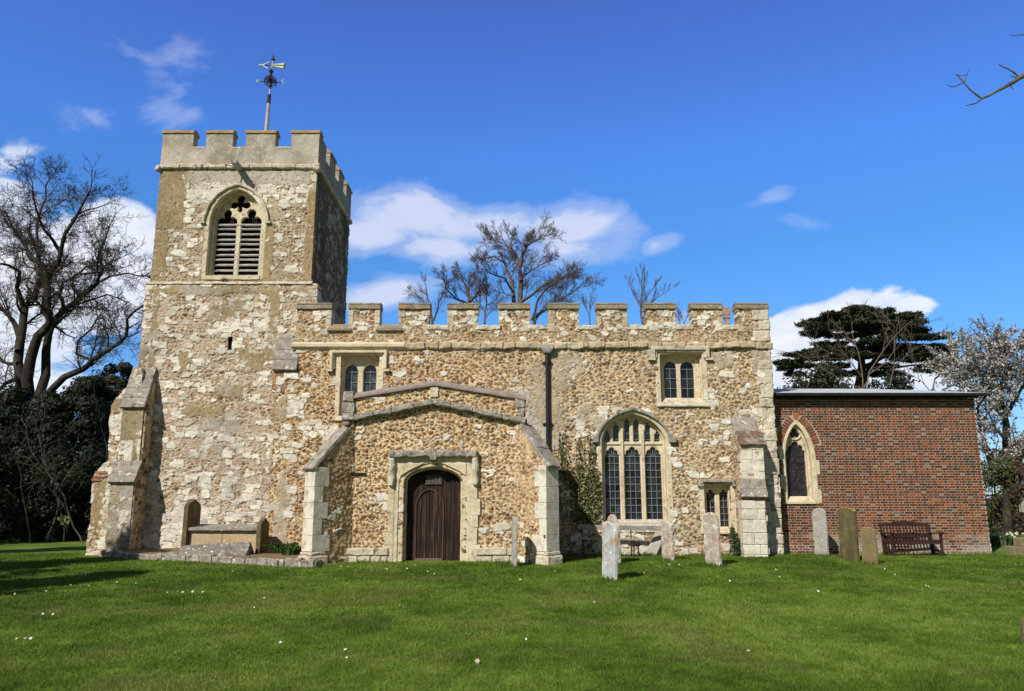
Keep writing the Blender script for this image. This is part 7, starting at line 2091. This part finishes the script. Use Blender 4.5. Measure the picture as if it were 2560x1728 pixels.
T.lims.append(([Vector((9.0, 9.3, 5.0)), Vector((8.2, 9.1, 5.6)), pB], [.09, .04, .010], 0))
T.r = random.Random(3)
for d_ in ((.9, -.3, 1.2), (1.0, .5, .8), (.5, -.8, .9)):
    T.grow(Vector((8.7, 9.2, 6.55)), Vector(d_), 2.6, .085, 1, dict(seg=[.5, .4, .3], wob=.16, up=.03, max=3, n=[0, 4, 4], t0=.3, ang=(25, 50), ratio=.5, rmin=.006, taper=.35, rr=.5))
T.build(tr, bark('lichened_bark', [(0.3, (.06, .05, .035)), (0.55, (.13, .115, .07)), (0.8, (.22, .20, .12))], [((.04, .03, .025), 14, .58, .66)]), M_TWIG, 1)

# ================================================================== LAWN
rs = np.random.RandomState(17)
N = 900000
yy = 6.3 * (24.5 / 6.3) ** (rs.rand(N) ** 1.15)
xx = (rs.rand(N) * 2 - 1) * (yy * .665 + .4)
far = rs.rand(N) < .30                              # the lawn goes on beyond both edges of the frame
xx = np.where(far, np.sign(xx) * (yy * .665 + .4 + rs.rand(N) * 6.5), xx)
bedx = np.array([p[0] for p in bt]); bedy = np.array([p[1] for p in bt]) - .12
bl = np.interp(xx, bedx, bedy, left=99, right=99)
keep = ~((xx > bedx[0]) & (xx < bedx[-1]) & (yy > bl - .02))
keep &= ~((yy > YP - .12) & (xx > -4.6) & (xx < .5)); keep &= ~((yy > 20.25) & (xx > -5.5) & (xx < -4.4)); keep &= ~((yy > 20.25) & (xx > .35) & (xx < 1.2) & (yy + xx > 21.5))
keep &= ~((yy > YN - .1) & (xx > .4)); keep &= ~((yy > 22.8) & (xx < -4) & (xx > -12.4))
bsp = np.zeros(N)
xx, yy = xx[keep], yy[keep]; N = len(xx)
zz_ = gz_np(xx, yy)
hgt = rs.uniform(.012, .032, N) * (.7 + .8 * fbm(xx * 2.2, yy * 2.2, 77, 3)) * (1 + .02 * (yy - 7))
wd = rs.uniform(.0032, .006, N) * (yy / 8.0) ** .9
a = rs.uniform(0, 6.283, N); ln = rs.uniform(.3, 1.7, N) * hgt
bxv, byv = np.cos(a), np.sin(a)
la = rs.uniform(0, 6.283, N)
V = np.stack([np.stack([xx - bxv * wd, yy - byv * wd, zz_ - .01], 1), np.stack([xx + bxv * wd, yy + byv * wd, zz_ - .01], 1), np.stack([xx + np.cos(la) * ln, yy + np.sin(la) * ln, zz_ + hgt], 1)], 1).reshape(-1, 3)
gc = lawn_col(xx, yy) * rs.uniform(.68, 1.38, (N, 1)) * (.72 + .56 * fbm(xx * 9, yy * 6, 78, 3, .6))[:, None] * (1 + rs.normal(0, .06, (N, 3)))
straw = rs.rand(N) < .05
gc[straw] = np.array((.22, .19, .085)) * rs.uniform(.7, 1.3, (straw.sum(), 1))
me = raw_mesh('lawn_grass', V, None, np.arange(N * 3).reshape(N, 3), np.repeat(np.clip(gc, .005, .8), 3, 0), False)
me.materials.append(attr_mat('grass_blades', .7, (.9, 1.1), 30, 0, .12, .3))
tag(finish(bpy.data.objects.new('lawn_grass', me), None), kind='stuff')

rs = np.random.RandomState(23); LX_, LY_ = [], []
for b_ in (b1, b2, b3, b4, b5, b6, b7, b8, b9):
    n_ = 260; LX_.append(b_.x - .12 + rs.normal(0, .17, n_)); LY_.append(b_.y + .12 + rs.normal(0, .2, n_))
for (xa_, xb_, y_) in ((.9, 7.9, YN - .12), (7.9, 14.2, YC - .12), (DX1 + .4, .3, YP - .18), (-4.0, DX0 - .3, YP - .18)):
    n_ = int((xb_ - xa_) * 150); LX_.append(rs.uniform(xa_, xb_, n_)); LY_.append(y_ - np.abs(rs.normal(0, .07, n_)))
lx, ly = np.concatenate(LX_), np.concatenate(LY_); n_ = len(lx); lz = gz_np(lx, ly); hh2 = rs.uniform(.05, .12, n_); aa = rs.uniform(0, 6.28, n_); wd2 = rs.uniform(.006, .011, n_)
V = np.stack([np.stack([lx - np.cos(aa) * wd2, ly - np.sin(aa) * wd2, lz - .01], 1), np.stack([lx + np.cos(aa) * wd2, ly + np.sin(aa) * wd2, lz - .01], 1), np.stack([lx + rs.normal(0, .03, n_), ly + rs.normal(0, .03, n_), lz + hh2], 1)], 1).reshape(-1, 3)
gc = lawn_col(lx, ly) * rs.uniform(.5, 1.2, (n_, 1))
me = raw_mesh('long_grass', V, None, np.arange(n_ * 3).reshape(n_, 3), np.repeat(gc, 3, 0), False); me.materials.append(bpy.data.materials['grass_blades'])
tag(finish(bpy.data.objects.new('long_grass', me), None), kind='stuff')

# daisies
M_DAISY = stone('white_petals', [(0.3, (.78, .78, .76)), (0.7, (.85, .85, .84))], 9, coords='Object')
M_DAISYC = stone('yellow_centre', [(0.3, (.60, .42, .04)), (0.7, (.70, .50, .06))], 9, coords='Object')
dz_px = [(40, 1611), (61, 1610), (75, 1610), (418, 1490), (443, 1487), (456, 1489), (482, 1487), (480, 1489), (506, 1489), (660, 1505), (193, 1445), (205, 1445), (213, 1445), (292, 1463), (339, 1466), (222, 1473), (176, 1471), (115, 1487), (36, 1494), (581, 1435), (683, 1422),
         (928, 1432), (965, 1428), (968, 1430), (1014, 1417), (1017, 1428), (1037, 1419), (1069, 1436), (1085, 1442), (853, 1423), (870, 1424), (635, 1529), (863, 1639), (866, 1660), (1315, 1612), (1872, 1642), (1388, 1435), (1300, 1457), (1592, 1438), (1596, 1440), (1611, 1439), (1673, 1418), (1697, 1419), (1699, 1418), (1720, 1418),
         (1795, 1449), (1825, 1460), (1940, 1431), (1949, 1450), (2212, 1429), (2238, 1444), (2316, 1472), (2322, 1474), (2050, 1400), (1918, 1396), (1940, 1395), (2540, 1417), (2555, 1418), (1486, 1515), (1750, 1494), (2046, 1487), (106, 1546), (131, 1547), (700, 1620)]
mb = MB()
for k in range(9):
    a_ = 2 * math.pi * k / 9; d = Vector((math.cos(a_), math.sin(a_), 0)); s_ = Vector((-d.y, d.x, 0))
    mb.add([d * .004, d * .018 - s_ * .006 + Vector((0, 0, .002)), d * .024 + Vector((0, 0, .003)), d * .018 + s_ * .006 + Vector((0, 0, .002))], [(0, 1, 2, 3)])
proto = mb.build('daisy', M_DAISY); 
mb = MB(); mb.tube([(0, 0, .0), (0, 0, .006)], [.007, .004], 7); dc = mb.build('flower_centre', M_DAISYC, proto)
mb = MB(); mb.tube([(0, 0, -.06), (0, 0, .0)], [.0015, .0015], 4); dst = mb.build('stem', M_TUFT, proto)
tag(proto, 'white daisy flower in the short lawn grass', 'daisy', 'daisies dotted over the lawn')
rg = random.Random(4)
for i, (u, v) in enumerate(dz_px):
    g_ = gloc(u, v)
    if i == 0: o = proto
    else:
        o = proto.copy(); COL.objects.link(o)
        for ch in (dc, dst):
            c = ch.copy(); COL.objects.link(c); c.parent = o
    o.location = g_ + Vector((0, 0, .062)); o.rotation_euler = (R(rg.uniform(20, 50)), R(rg.uniform(-20, 20)), 0)
    s_ = rg.uniform(.5, .85); o.scale = (s_, s_, s_)
# pebble on the lawn
mb = MB(); mb.box(-.035, .035, -.025, .025, -.02, .03)
o = mb.build('loose_stone', stone('pale_flint', [(0.3, (.36, .30, .24)), (0.7, (.55, .50, .44))], 14, coords='Object'), None, .02, (.02, 9, .03)); o.location = gloc(1194, 1661) + Vector((0, 0, .03))
tag(o, 'pale loose stone lying on the near lawn', 'stone')
